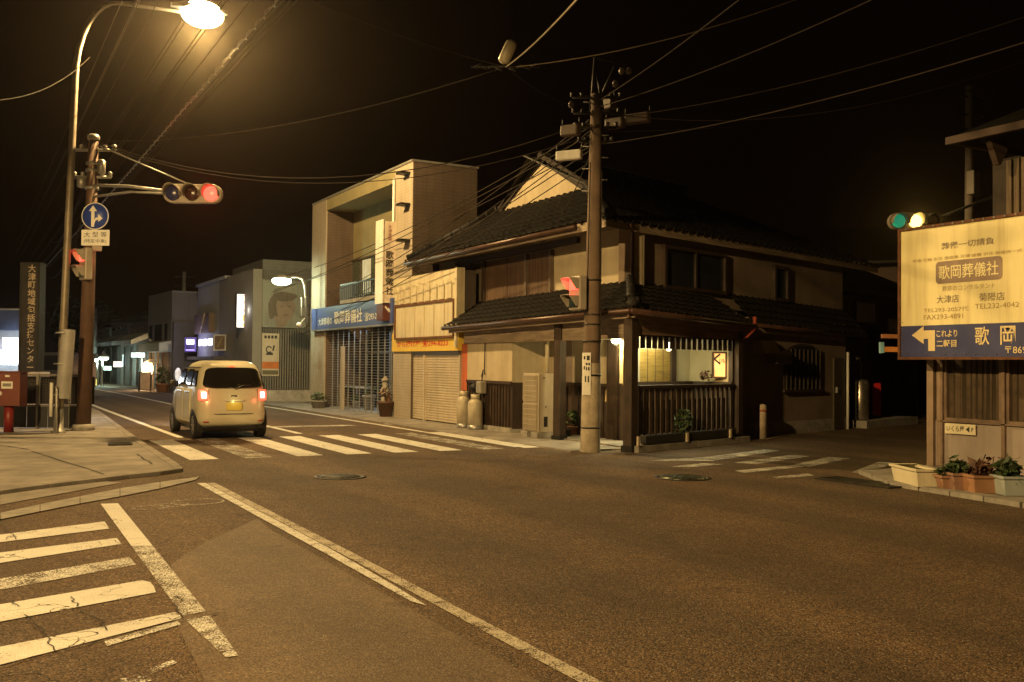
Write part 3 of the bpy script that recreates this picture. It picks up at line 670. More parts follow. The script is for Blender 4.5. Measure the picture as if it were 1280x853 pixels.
# --- inner walls of the porch: the street-side wall runs on to the corner, then turns
zw=FI.Z(850,479)
uI0=(Vector((11.85,0,0))-FI.o).x/D1.x;uI1=FI.U(862,470)
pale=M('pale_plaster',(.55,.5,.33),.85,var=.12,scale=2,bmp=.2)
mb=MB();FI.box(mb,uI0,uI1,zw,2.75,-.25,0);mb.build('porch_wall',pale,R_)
mb=MB();FI.box(mb,uI0,uI1,0,zw,-.25,-.01)
for i in range(16): a=uI0+(uI1-uI0)*i/16;FI.box(mb,a,a+.02,.02,zw,-.01,.012)
mb.build('porch_wainscot',wood_dark,R_)
FE=FR(FI.P(uI1,0,0),-nW);LE=1.12-.02           # end wall of the porch, coming forward to the fence
mb=MB();FE.box(mb,0,LE,zw,2.75,-.12,0);mb.build('porch_end_wall',M('shaded_plaster',(.42,.34,.2),.85,var=.12,scale=2,bmp=.2),R_)  # cream plaster with the end wall's shade put into a darker colour
mb=MB();FE.box(mb,0,LE,0,zw,-.12,-.01);FE.box(mb,LE-.1,LE,0,2.75,-.1,.03);FE.box(mb,0,LE,zw-.03,zw+.04,0,.08);mb.build('end_wall_boards',wood_dark,R_)
mb=MB()
for x0,x1 in ((763,776),): FLr.box(mb,FLr.U(x0,470),FLr.U(x1,470),0,2.75,-.02,.10)
FLr.box(mb,FLr.U(763,470),uE,FLr.Z(775,426),2.75,-.02,.06)
FI.box(mb,FI.U(836,470),FI.U(841.5,470),0,2.75,-.02,.08);FI.box(mb,uI0,uI1,FI.Z(840,424),2.75,-.02,.06);mb.build('porch_timber',wood_dark,R_)
blind=M('bamboo_blind',(.42,.28,.07),.7,var=.3,scale=4,bmp=.5,grain=(2,2,70))
for F_,x0,x1 in ((FI,797,835.5),(FLr,777,787.5)):
    b0,b1=F_.U(x0,470),F_.U(x1,470);z0_,z1_=F_.Z(x0,482),F_.Z(x0,436)
    mb=MB()
    for i in range(26): z=z0_+(z1_-z0_)*i/26;F_.box(mb,b0,b1,z,z+(z1_-z0_)/26*.86,.03,.048)
    bl_ob=mb.build('bamboo_blind',blind,R_)
    mb=MB()
    for k in (.25,.5,.75): u=b0+(b1-b0)*k;F_.box(mb,u-.008,u+.008,z0_,z1_,.05,.056)
    mb.build('blind_cord',wood_mid,bl_ob)
mb=MB();FI.box(mb,uI0,uI1,zw-.03,zw+.04,0,.14);mb.build('sill_rail',wood_dark,R_)
# --- rest of the side wall (setback, dim)
FD=FR((K0.x-D1.y*.45,K0.y+D1.x*.45),D1)      # lower side wall, a little proud of the storey above
uQ=FD.U(936,480);uW1=FW.U(1053,470);uD1=FD.U(1056,470)
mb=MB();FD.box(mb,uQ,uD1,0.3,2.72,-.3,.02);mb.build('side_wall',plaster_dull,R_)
mb=MB();FD.box(mb,uQ,uD1,0,.3,-.3,.035);mb.build('side_footing',kerbm,R_)
mb=MB();uq=FD.U(927,480);FD.box(mb,uq-.12,uQ-.002,0,2.7,-.3,.03);FF.box(mb,FF.U(921,480)+.09,FF.U(921,480)+.2,0,2.6,-.5,-.02);mb.build('porch_side_wall',M('brown_plaster',(.16,.11,.07),.85,var=.3),R_)
# arched window
ua,ub_=FD.U(978,460),FD.U(1025,460);za,zb=FD.Z(1000,487),FD.Z(1000,447)
mb=MB();pts=[(ua,za),(ub_,za),(ub_,zb)]+[((ua+ub_)/2+(ub_-ua)/2*math.cos(PI*i/12),zb+.33*math.sin(PI*i/12)) for i in range(1,12)]+[(ua,zb)]
FD.prism(mb,pts,.024,.05);w=mb.build('arched_window',wood_dark,R_)
mb=MB()
for i in range(9): u=ua+(ub_-ua)*(i+.5)/9;FD.box(mb,u-.018,u+.018,za,zb+.2,.05,.075)
FD.box(mb,ua-.06,ub_+.06,za-.06,za,.02,.1);mb.build('lattice',wood_dark,w)
pa=[((ua+ub_)/2+((ub_-ua)/2-.06)*math.cos(PI*i/12),zb+.27*math.sin(PI*i/12)) for i in range(13)]+[(ua+.06,za+.06),(ub_-.06,za+.06)]
mb=MB();FD.prism(mb,pa[::1],.05,.056);mb.build('pane',glassd,w)
# side door
ud0,ud1=FD.U(1040,480),FD.U(1052,480)
mb=MB();FD.box(mb,ud0,ud1,.03,FD.Z(1046,448),.02,.06);d_=mb.build('side_door',M('side_door_paint',(.06,.05,.03),.5,var=.3),R_)
mb=MB();FD.box(mb,ud0+.08,ud0+.12,.95,1.1,.06,.11);mb.build('handle',steel,d_)
mb=MB();q=FD.P(FD.U(1056,480),0,.08);mb.tube([q,q+Vector((0,0,2.0))],.035,8);mb.build('white_pipe',white,R_)
# vent hood and small unit on the side wall
mb=MB();u0,u1=FD.U(940,435),FD.U(959,435);zz0,zz1=FD.Z(950,442),FD.Z(950,426)
mb.hexa([FD.P(u0,zz0,.35),FD.P(u1,zz0,.35),FD.P(u1,zz0,.02),FD.P(u0,zz0,.02),FD.P(u0,zz1,.2),FD.P(u1,zz1,.2),FD.P(u1,zz1,.02),FD.P(u0,zz1,.02)]);mb.build('vent_hood',M('vent_hood_metal',(.4,.3,.18),.5,.3,var=.3),R_)
mb=MB();u0,u1=FD.U(957,445),FD.U(976,445);FD.box(mb,u0,u1,FD.Z(966,455),FD.Z(966,438),.03,.3);mb.build('wall_unit',M('grey_wall_unit',(.16,.13,.1),.5,.2,var=.2),R_,bevel=.02)
# --- posts and beams of the porch
mb=MB();c=OT(788,500,10.88)
kx=K0+D1*.08-Vector((-.287,.958))*0
def post(mb,p,w,z0,z1): 
    a=Vector((D1.x,D1.y,0))*w/2;b=Vector((-D1.y,D1.x,0))*w/2;p=Vector((p[0],p[1],0))
    mb.hexa([p-a-b+Vector((0,0,z0)),p+a-b+Vector((0,0,z0)),p+a+b+Vector((0,0,z0)),p-a+b+Vector((0,0,z0)),p-a-b+Vector((0,0,z1)),p+a-b+Vector((0,0,z1)),p+a+b+Vector((0,0,z1)),p-a+b+Vector((0,0,z1))])
pz=2.62
for p,w in ((FF.P(FF.U(788,520),0),.20),(FF.P(FF.U(921.5,500),0),.17),(FL.P(FL.U(699.5,500,.05),0,.05),.19)):
    mb=MB();post(mb,p,w,.05,pz);o=mb.build('porch_post',wood_dark,R_,bevel=.008)
    mb=MB();post(mb,p,w+.05,.0,.12);mb.build('post_foot',darksteel,o)
zb0,zb1=FL.Z(640,428),FL.Z(640,407)
mb=MB();FL.box(mb,uA-.1,22.3-15.05,zb0,zb1+.12,-.06,.06);mb.build('front_beam',beam,R_)
zb2=FF.Z(850,421)
mb=MB();FF.box(mb,.12,FF.U(924,480),zb2,zb2+.42,-.06,.06);mb.build('side_beam',M('brown_beam',(.21,.13,.09),.7,var=.25,grain=(1.2,1.2,25)),R_)
# lattice above the porch opening
mb=MB();v0,v1=FF.U(794,430),FF.U(917,430);zl0=FF.Z(850,437)
n=18
for i in range(n): a=v0+(v1-v0)*i/n;FF.box(mb,a,a+(v1-v0)/n*.72,zl0,zb2,-.03,-.01)
FF.box(mb,v0,v1,zb2-.03,zb2,-.04,.0);mb.build('transom_lattice',wood_dark,R_)
# porch ceiling
mb=MB();mb.poly([(11.05,15.15,2.56),(14.5,16.2,2.56),(14.2,17.15,2.7),(11.85,16.4,2.7),(11.85,22,2.7),(11.05,22,2.56)]);mb.build('porch_ceiling',M('ceiling_board',(.3,.24,.14),.8,var=.2),R_)
# --- fence of the porch
f0,f1=FF.U(795.5,520),FF.U(917,520);zr1,zr0=FF.Z(855,481),FF.Z(855,540)
mb=MB();FF.box(mb,f0,f1,zr1-.07,zr1,-.05,.05);mb.build('fence_rail',wood_dark,R_,bevel=.006)
mb=MB();FF.box(mb,f0,f1,zr0-.06,zr0,-.04,.04);mb.build('fence_rail',wood_dark,R_)
slat=M('fence_slat_wood',(.085,.055,.038),.7,var=.5,scale=6,bmp=.5,grain=(35,35,1.5))
n=19
for i in range(n):
    a=f0+(f1-f0)*(i+.25)/n;mb=MB();FF.box(mb,a,a+.085,zr0,zr1-.07,-.015,.012);mb.build('fence_slat',slat,R_)
mb=MB();FF.box(mb,f0,f1,zr0,zr1-.3,-.20,-.19);mb.build('fence_backing',M('bamboo_screen',(.06,.035,.02),.8,var=.6,grain=(40,40,1)),R_)
# --- lower roof
def tile_roof(name,E0,E1,UP,lenf,parent,pu=.26,pv=.24,h=.035):
    E0,E1=Vector(E0),Vector(E1);D=(E1-E0);W=D.length;D.normalize();UP=Vector(UP).normalized();N=D.cross(UP);N=N if N.z>0 else -N
    nu=max(2,int(W/pu));cols=nu*6;mb=MB();vs=[];fs=[]
    Lmax=max(lenf(W*i/40,W) for i in range(41));nv=max(1,int(Lmax/pv)+1)
    for j in range(nv):
        for e in (0,1):
            for i in range(cols+1):
                u=W*i/cols;L=lenf(u,W);v=min((j+e)*pv,L);ph=2*PI*i/6
                off=h*(.5+.5*math.cos(ph))**1.6+(.032 if e==0 else .0)
                vs.append(E0+D*u+UP*v+N*off)
    R=cols+1
    for j in range(nv):
        for i in range(cols):
            u=W*(i+.5)/cols
            if j*pv>lenf(u,W)+.3: continue
            a=(2*j)*R+i;b=(2*j+1)*R+i;fs.append((a,a+1,b+1,b))
            if j+1<nv: c_=(2*j+2)*R+i;fs.append((b,b+1,c_+1,c_))
    mb.add(vs,fs,False);me=mb
    for k in range(nu+1):
        if k%1==0:
            c=E0+D*min(W,k*W/nu)+N*h*.6;me.lathe(c-UP*.03,[(.055,-.02),(.055,.0),(.035,.002),(.035,-.008),(.0001,-.008)],10,-UP)
    return mb.build(name,tile,parent)
def ridge(name,path,r,parent,mat=None):
    mb=MB();path=[Vector(p) for p in path]
    mb.tube(path,r,10)
    L=sum((b-a).length for a,b in zip(path,path[1:]));
    for a,b in zip(path,path[1:]):
        n=max(1,int((b-a).length/.28))
        for i in range(n+1):
            p=a.lerp(b,i/n);d=(b-a).normalized();mb.tube([p-d*.03,p+d*.03],r*1.14,10)
        mb.tube([a-Vector((0,0,r*.9)),b-Vector((0,0,r*.9))],r*.95,8)
    return mb.build(name,mat or tile,parent)
ze_c=OT(794,385,10.62).z;ze_l=OT(585,408,10.62).z+.03
KL=Vector((10.62,14.62,ze_c));EL=Vector((10.62,22.55,ze_l))
ztop=3.27
HT=Vector((11.65,16.09,ztop))
# left slope: runs back from the street eave to the upper wall
upL=Vector((11.65-10.62,0,ztop-(ze_c+ze_l)/2));LL=upL.length
tile_roof('lower_roof',EL,KL,upL,lambda u,W:min(LL,(W-u)*.92+.02) ,R_,.26,.22)
# right slope over the porch
e_end=FF.P(FF.U(940,404,.28),0,.28);z_end=FF.Z(940,405,.28)
ER=Vector((e_end.x,e_end.y,z_end));upR=Vector((-D1.y,D1.x,0))*1.18+Vector((0,0,ztop-(ze_c+z_end)/2));LR=upR.length
WR=(ER-KL).length
tile_roof('lower_roof',KL,ER,upR,lambda u,W:min(LR+.03,u*.98+.02),R_,.26,.22)
ridge('hip_ridge',[KL+Vector((.05,.08,.08)),KL.lerp(HT,.5)+Vector((0,0,.1)),HT+Vector((0,0,.08))],.085,R_)
mb=MB();mb.lathe(KL+Vector((.02,.04,.12)),[(.13,-.05),(.13,.03),(.09,.06)],14,(-.6,-.75,.15));mb.lathe(KL+Vector((.08,.12,.24)),[(.07,-.06),(.08,.05),(.03,.07)],10,(-.6,-.75,.5));mb.lathe(KL+Vector((-.08,.1,.16)),[(.05,-.06),(.05,.05)],8,(-.6,-.75,.15));mb.lathe(KL+Vector((.12,-.02,.16)),[(.05,-.06),(.05,.05)],8,(-.6,-.75,.15));mb.build('ridge_end_tile',tile,R_)
# far skirt roof along the setback wall
so=.62;a_=FW.P(FW.U(938,404,so),0,so);b_=FW.P(FW.U(1081,419,so),0,so)
SA=Vector((a_.x,a_.y,FW.Z(942,404,so)));SB=Vector((b_.x,b_.y,FW.Z(1079,418.5,so)))
upS=nW*so+Vector((0,0,.66));tile_roof('skirt_roof',SA,SB,upS,lambda u,W:.9,R_,.26,.22)
mb=MB();mb.tube([SA+Vector((0,-.05,-.05)),SB+Vector((0,-.05,-.05))],.05,8);mb.build('skirt_gutter',gutterm,R_)
# soffits and gutters
mb=MB();mb.poly([EL-Vector((0,0,.06)),KL-Vector((0,0,.06)),Vector((11.6,16.0,ze_c-.02)),Vector((11.6,22.5,ze_l-.02))]);mb.build('eave_soffit',beam,R_)
mb=MB();mb.poly([KL-Vector((0,0,.06)),ER-Vector((0,0,.06)),ER+nW*1.1-Vector((0,0,.03)),Vector((11.6,16.0,ze_c-.02))]);mb.build('side_soffit',wood_dark,R_)
mb=MB();mb.tube([EL+Vector((-.06,.1,-.05)),KL+Vector((-.06,-.04,-.05))],.055,8);mb.tube([KL+Vector((-.06,-.06,-.05)),ER+Vector((.05,-.06,-.05))],.055,8);mb.build('gutter',gutterm,R_)
for (p,q,w) in ((EL,KL,Vector((1,0,0))),(KL,ER,Vector((-D1.y,D1.x,0)))):
    mb=MB();o_=w*.06-Vector((0,0,.03));mb.hexa([p+o_-Vector((0,0,.14)),q+o_-Vector((0,0,.14)),q+o_+w*.03-Vector((0,0,.14)),p+o_+w*.03-Vector((0,0,.14)),p+o_,q+o_,q+o_+w*.03,p+o_+w*.03]);mb.build('fascia_board',beam if p is EL else MATS['brown_beam'],R_)
mb=MB();q=ER+Vector((.02,-.06,-.1));mb.tube([q+Vector((0,0,.25)),q,q+Vector((-.12,.1,-.16)),q+Vector((-.1,.35,-.25))],.04,8);mb.build('downpipe_elbow',M('red_brown_pipe',(.3,.06,.035),.4,var=.2),R_)
# lead flashing where the roof meets the house to its left
mb=MB();q0,q1=OT(575,425,11.2),OT(607,390,11.6);mb.tube([q0,q0.lerp(q1,.55)+Vector((0,0,.03)),q1],.06,8);mb.build('verge_flashing',steel,R_)
# --- upper storey
zU0,zU1=2.9,4.44
uU0=1.75;uU1=27-16.03
mb=MB();FU.box(mb,uU0,uU1,zU0,zU1,-.3,0);mb.build('upper_wall',yellow,R_)
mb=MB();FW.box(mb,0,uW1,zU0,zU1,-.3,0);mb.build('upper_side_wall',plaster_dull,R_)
def upx(x,y=340): return FU.U(x,y)
zwt,zwb=FU.Z(640,322),FU.Z(640,381)
mb=MB();FU.box(mb,upx(572),upx(725),FU.Z(640,321)+.02,FU.Z(640,321)+.14,0,.09)
FU.box(mb,upx(572),upx(725),zwb-.14,zwb-.02,0,.12);mb.build('window_rail',wood_dark,R_)
# left window with pale panes
mb=MB();a,b=upx(576),upx(608)
for u0,u1 in ((a,a+.07),(b-.14,b),((a+b)/2-.04,(a+b)/2+.04)): FU.box(mb,u0,u1,zwb-.02,zwt+.02,0,.07)
FU.box(mb,a,b,zwb,zwb+.07,0,.065);FU.box(mb,a,b,zwt-.07,zwt,0,.065)
w=mb.build('upper_window',wood_dark,R_)
mb=MB();FU.box(mb,a+.07,b-.14,zwb+.07,zwt-.07,.01,.02);mb.build('pane',glassr,w)
mb=MB()
for k in (.25,.33,.41): u=a+(b-a)*k;FU.box(mb,u-.055,u+.045,zwb+.09,zwt-.25,.022,.03)
mb.build('paper_blind',M('faded_paper',(.38,.25,.11),.8,var=.3),w)
# boarded shutters
for x0,x1 in ((611,636),(636,660),(663,690)):
    mb=MB();a,b=upx(x0),upx(x1);FU.box(mb,a+.01,b-.01,zwb,zwt,.0,.06)
    FU.box(mb,a+.01,a+.05,zwb,zwt,.06,.075);FU.box(mb,b-.05,b-.01,zwb,zwt,.06,.075)
    mb.build('rain_shutter',M('rain_shutter_board',(.10,.058,.036),.7,var=.25,scale=2,bmp=.3,grain=(14,14,.8)),R_)
for x in (659.5,690): mb=MB();FU.box(mb,upx(x),upx(x+2.5),zwb,zwt,.0,.1);mb.build('window_post',M('dull_window_post',(.12,.09,.07),.5,.2),R_)
# side windows of the upper storey
for x0,x1,zt_,zb_,nm in ((827,905,(866,312),(866,365),'side_window'),(965,983,(974,333),(974,378),'narrow_window')):
    a,b=FW.U(x0,340),FW.U(x1,340);z1=FW.Z(*zt_);z0=max(FW.Z(*zb_),3.2)
    mb=MB()
    for u0,u1 in ((a,a+.08),(b-.08,b)): FW.box(mb,u0,u1,z0,z1,0,.09)
    FW.box(mb,a,b,z1-.08,z1,0,.085);FW.box(mb,a,b,z0,z0+.08,0,.085)
    if b-a>1: FW.box(mb,(a+b)/2-.03,(a+b)/2+.03,z0,z1,0,.07)
    w=mb.build(nm,wood_dark,R_);mb=MB();FW.box(mb,a+.08,b-.08,z0+.08,z1-.08,.01,.03);mb.build('pane',glassd,w)
# corner downpipe
mb=MB();q=FW.P(-.06,3.2,.1);mb.tube([q,q+Vector((0,0,1.05)),q+Vector((-.2,-.2,1.2))],.04,8);mb.build('downpipe',gutterm,R_)
# --- upper roof, hipped with a gable towards the street
KU=Vector((10.73,15.62,4.45));A=Vector((12.12,21.1,6.78));slope=.505
dR=Vector((D1.x,D1.y,0));nR=Vector((-D1.y,D1.x,0))
W_R=12.2
EUR=KU+dR*W_R
# perpendicular distance ridge -> right eave
perp=(A-KU).dot(nR);rise=(6.78-KU.z);upM=nR*perp+Vector((0,0,rise));LM=upM.length
B=Vector((12.47,18.92,5.69))
# hip runs from KU to B and then up the gable verge to A
ub1=(B-KU).dot(dR);vb1=(B-KU).dot(nR)/perp*LM
uA1=(A-KU).dot(dR)
def lenM(u,W):
    if u<ub1: return max(.02,vb1*u/ub1)
    return max(.02,min(LM,(W-u)*1.2))
# the gable verge leans: the part beyond the verge line is closed by a second strip
tile_roof('upper_roof',KU,EUR,upM,lambda u,W:min(lenM(u,W),LM),R_,.28,.26)
ELU=Vector((10.73,25.42,4.45));up2=Vector((12.47-10.73,0,5.69-4.45));L2_=up2.length
C_=Vector((12.47,23.35,5.69))
tile_roof('upper_roof',ELU,KU,up2,lambda u,W:max(.02,min(L2_,(W-u)*.64+.02,u*.98+.02)),R_,.28,.26)
# far slope (away from the camera)
ELB=ELU;upB=Vector((0.29*.0,-(29.6-24.05),2.66));
mb=MB();mb.poly([ELU,C_,A+Vector((0,0,0)),A+dR*6.5,ELU+dR*10.5]);mb.build('rear_roof_slope',tile,R_)
# verge strips between gable and main slope
mb=MB();A1=KU+dR*ub1+upM;mb.poly([B+Vector((-.02,0,.03)),B+dR*.4+Vector((0,0,.03)),A1+dR*.3,A+Vector((.3,0,.02))]);mb.build('verge_slope',tile,R_)
gx=12.50
mb=MB();mb.add([(gx,18.92,5.62),(gx,23.3,5.62),(gx,21.1,6.7),(gx+.2,18.92,5.62),(gx+.2,23.3,5.62),(gx+.2,21.1,6.7)],[(0,2,1),(3,4,5),(0,1,4,3),(1,2,5,4),(2,0,3,5)]);mb.build('gable_wall',yellow,R_)
for s_ in (18.75,23.5):
    mb=MB();p=Vector((12.44,s_,5.62));q=Vector((12.44,21.1,6.84));d=Vector((.05,0,0));z_=Vector((0,0,.13));mb.hexa([p-z_,q-z_,q-z_+d,p-z_+d,p,q,q+d,p+d]);mb.build('barge_board',M('black_barge_wood',(.018,.012,.01),.8),R_)
ridge('verge_ridge',[Vector((12.5,18.7,5.70)),Vector((12.5,21.1,6.87))],.045,R_,MATS['black_barge_wood']);ridge('verge_ridge',[Vector((12.5,23.55,5.70)),Vector((12.5,21.1,6.87))],.045,R_,MATS['black_barge_wood'])
ridge('main_ridge',[A+dR*.5+Vector((0,0,.10)),A+dR*6.8+Vector((0,0,.12))],.10,R_)
ridge('hip_ridge',[KU+Vector((.05,.05,.1)),B+Vector((0,0,.1))],.1,R_)
ridge('hip_ridge',[ELU+Vector((.05,-.05,.1)),C_+Vector((0,0,.1))],.1,R_)
# soffit, fascia, gutter of the upper eave
mb=MB();w1=FW.P(0,4.42,0);mb.poly([ELU-Vector((0,0,.05)),KU-Vector((0,0,.05)),Vector((w1.x+.02,w1.y,4.42)),Vector((11.67,25.3,4.42))]);e2=EUR-Vector((0,0,.05));w2=FW.P(11.2,4.42,0);mb.poly([KU-Vector((0,0,.05)),e2,w2,Vector((w1.x+.02,w1.y,4.42))]);mb.build('upper_soffit',beam,R_)
mb=MB();mb.tube([ELU+Vector((-.07,0,-.06)),KU+Vector((-.07,1.0,-.06))],.055,8);mb.build('upper_gutter',gutterm,R_)
mb=MB();p=KU+Vector((.0,.0,-.02));q=EUR
for p,q,w in ((KU,EUR,nR),(ELU,KU,Vector((1,0,0)))): mb.hexa([p-Vector((0,0,.17)),q-Vector((0,0,.17)),q+w*.04-Vector((0,0,.17)),p+w*.04-Vector((0,0,.17)),p,q,q+w*.04,p+w*.04])
mb.build('upper_fascia',beam,R_)
# --- porch lights
zl=FLr.Z(770,425,.2);p=FLr.P(FLr.U(770,425,.2),zl,.2)
mb=MB();mb.ball(p,.10,.10,.085);mb.build('porch_lamp',EM('porch_lamp_glow',(1,.88,.5),30),R_)
mb=MB();mb.lathe(p-Vector((0,0,.13)),[(.02,0),(.06,.02),(.04,.05)],12);mb.tube([p-Vector((0,0,.11)),FLr.P(FLr.U(770,425),zl-.1,.05)],.015,6);mb.build('lamp_bracket',ink,R_)
lamp('porch_light','POINT',p+Vector((-.12,-.2,-.22)),48,(1,.80,.34),.1)
p2=FF.P(FF.U(836,433,-.6),FF.Z(836,433,-.6),-.6)
mb=MB();mb.lathe(p2-Vector((0,0,.10)),[(.03,0),(.05,.02),(.055,.09),(.035,.15),(.02,.18)],12);mb.build('hanging_lantern',EM('lantern_glow',(1,.9,.55),5),R_)
mb=MB();mb.tube([p2+Vector((0,0,.07)),p2+Vector((0,0,.3))],.008,6);mb.build('lantern_cord',ink,R_)
q=FF.P(1.7,2.5,-.55);lamp('porch_ceiling_light','AREA',q,80,(1,.93,.52),.8,(0,0,0))
# lit paper sign on the end wall, turned a little to the street
s_a,s_b=FE.P(LE*.52,0,.1),FE.P(LE*.92,0,.1)
pa_=OD(890.5,456,(s_a+s_b).dot(FH)/2);pb_=OD(908.5,456,(s_a+s_b).dot(FH)/2-.02);FQ=FR((pa_.x,pa_.y),(pb_.x-pa_.x,pb_.y-pa_.y));w_=(pb_-pa_).length
y0,y1=FQ.Z(899,473),FQ.Z(899,440);h_=y1-y0
t=thing('lantern_sign',FQ.P(w_/2,y0,0),'lit paper lantern sign in a brown frame at the right end of the porch','lit sign')
mb=MB();FQ.box(mb,.035,w_-.035,y0+.035,y1-.035,-.09,0);mb.build('paper_face',EM('paper_glow',(1,.55,.18),1.35,patt=(3.2,.5)),t)
mb=MB()
for a in ((0,.035,y0,y1),(w_-.035,w_,y0,y1),(.035,w_-.035,y0,y0+.035),(.035,w_-.035,y1-.035,y1)): FQ.box(mb,*a,-.1,.02)
mb.build('frame',wood_mid,t)
text('lettering','く',FQ,w_*.34,y0+h_*.72,.006,h_*.42,ink,t,bold=.03)
text('lettering','いも',FQ,w_*.66,y0+h_*.66,.006,h_*.17,ink,t,w=w_*.38,bold=.02)
mb=MB();q=FQ.P(-w_*.5,y0+.05,.05);mb.leaves(q,.16,.1,.12,60,.09,4);tag(mb.build('flower_spray',leafr),'dark spray of dried flowers beside the lit paper sign','plant')
lamp('sign_light','POINT',FQ.P(w_/2,(y0+y1)/2,.25),2,(1,.6,.25),.08)
# small hanging tag on the inner wall
t=thing('wooden_tag',FLr.P(FLr.U(759,492),FLr.Z(759,500),.05),'small pale bell-shaped tag on the dark boards beside the porch post','tag')
u=FLr.U(759,492,.05);z=FLr.Z(759,494,.05);mb=MB();FLr.prism(mb,[(u-.08,z-.14),(u+.08,z-.14),(u+.06,z+.08),(u,z+.16),(u-.06,z+.08)],.03,.05);mb.build('board',M('pale_tag_wood',(.5,.38,.18),.7),t)
mb=MB();FLr.box(mb,u-.01,u+.01,z+.15,z+.24,.03,.04);mb.build('hook',steel,t)
# ================================================================== things in front of the restaurant
# outdoor unit with two fans
Fa=FR((10.72,19.2),(0,-1));u0,u1=Fa.U(654,500),Fa.U(673,500);z0,z1=Fa.Z(672,541),Fa.Z(672,467)
base=Fa.P((u0+u1)/2,0,-.2)
t=thing('outdoor_unit',base,'tall pale twin-fan air conditioner unit standing in the recess between the posts','air conditioner')
acm=M('beige_unit_paint',(.44,.38,.29),.5,.0,var=.12,scale=2,bmp=.05,streak=.35)
mb=MB();Fa.box(mb,u0,u1,z0,z1,-.38,0);mb.build('casing',acm,t,bevel=.015)
zm=(z0+z1)/2
for a,b in ((z0+.05,zm-.03),(zm+.03,z1-.05)):
    mb=MB();Fa.box(mb,u0+.04,u1-.05,a,b,.001,.008)
    g_=mb.build('fan_opening',M('fan_black',(.035,.03,.028),.6,var=.2),t)
    mb=MB()
    for i in range(12): u=u0+.04+(u1-u0-.09)*i/11;Fa.box(mb,u-.007,u+.007,a,b,.008,.03)
    for i in range(6): z=a+(b-a)*i/5;Fa.box(mb,u0+.04,u1-.05,z-.006,z+.006,.012,.026)
    mb.build('grille',acm,g_)
Fb=FR(Fa.P(u1,0,0),(1,0))      # the side turned to the camera
mb=MB();Fb.box(mb,.03,.035,z0+.05,z1-.05,.001,.004);Fb.box(mb,.12,.15,z1-.11,z1-.08,.001,.008);Fb.box(mb,.17,.2,zm-.1,zm-.07,.001,.008);Fb.box(mb,.14,.23,z0+.12,z0+.34,.001,.006);mb.build('panel_marks',darksteel,t)
mb=MB();q=Fa.P(u0+.25,z1,-.45);mb.tube([q-Vector((0,0,.2)),q+Vector((0,0,1.05))],.05,8);mb.build('refrigerant_duct',plaster,t)
for uu in (u0+.1,u1-.12):
    mb=MB();Fa.box(mb,uu-.14,uu+.14,.03,z0,-.42,.04);mb.build('foot_block',kerbm,t,bevel=.01)
# gas cylinders
def cyl(x,y,ytop,r,label):
    p=OT(x,y,10.76);p.z=.03;H=(OD(x,ytop,p.dot(FH)).z-.03);t=thing('gas_cylinder',p,label,'gas cylinder','gas cylinders by the shutter')
    mb=MB();mb.lathe(p,[(r*.9,0),(r*.9,.05),(r,.06),(r,H*.72),(r*.92,H*.79),(r*.6,H*.86),(r*.35,H*.88)],20);mb.build('bottle',M('cylinder_paint',(.45,.4,.31),.55,.1,var=.2,scale=4,bmp=.1,streak=.35),t)
    mb=MB();mb.lathe(p+Vector((0,0,H*.84)),[(r*.62,0),(r*.62,H*.16),(r*.55,H*.16),(r*.55,0)],20);mb.build('collar',M('cylinder_collar',(.42,.37,.28),.5,.2),t)
    mb=MB();mb.lathe(p,[(r*.98,.0),(r*1.02,.02),(r*1.0,.1),(r*.9,.1)],20);mb.build('foot_ring',steel,t)
    mb=MB();mb.lathe(p+Vector((0,0,H*.86)),[(.03,0),(.03,.1),(.05,.1),(.05,.14)],10);mb.build('valve',darksteel,t)
cyl(579.5,532,489,.17,'left gas cylinder, the slightly farther one of the pair by the shutter')
cyl(594,533.5,493,.185,'right gas cylinder, the nearer and fuller one of the pair by the shutter')
# gas meter and regulator above
t=thing('gas_meter',FL.P(FL.U(602,486,.1),FL.Z(602,490,.1),.1),'grey gas meter and hoses on the wall above the gas cylinders','gas meter')
u,z=FL.px(602,484,.1);mb=MB();FL.box(mb,u-.13,u+.13,z-.16,z+.14,.02,.2);mb.build('case',M('meter_grey',(.3,.28,.24),.5,.2,var=.2),t,bevel=.03)
u2,z2=FL.px(592,484,.1);mb=MB();mb.lathe(FL.P(u2,z2,.05),[(.09,0),(.1,.05),(.06,.12)],14,FL.N);mb.tube([FL.P(u2,z2,.1),FL.P(u2+.1,z2-.25,.12),FL.P(u-.05,z2-.2,.1)],.018,6);mb.tube([FL.P(u,z+.14,.1),FL.P(u+.05,z+.3,.1),FL.P(u+.0,z+.42,.06),FL.P(u-.04,z+.25,.09)],.014,6);mb.build('hose',black,t)
mb=MB();mb.tube([FL.P(u+.03,z+.3,.04),FL.P(u+.03,FL.Z(604,410),.04)],.012,6);mb.build('riser',darksteel,t)
# bollard
p=G(952.5,548.5);h=OD(953,506,p.dot(FH)).z
t=thing('bollard',p,'short pale concrete bollard beside the restaurant side wall','bollard')
MB().lathe(p,[(.105,0),(.10,h*.94),(.085,h),(.0001,h+.01)],18).build('post',M('bollard_paint',(.42,.34,.25),.8,var=.35,scale=6,bmp=.4,streak=.4),t)
MB().lathe(p+Vector((0,0,h*.8)),[(.106,0),(.106,.05)],18).build('band',M('faded_red',(.3,.1,.06),.6,var=.4),t)
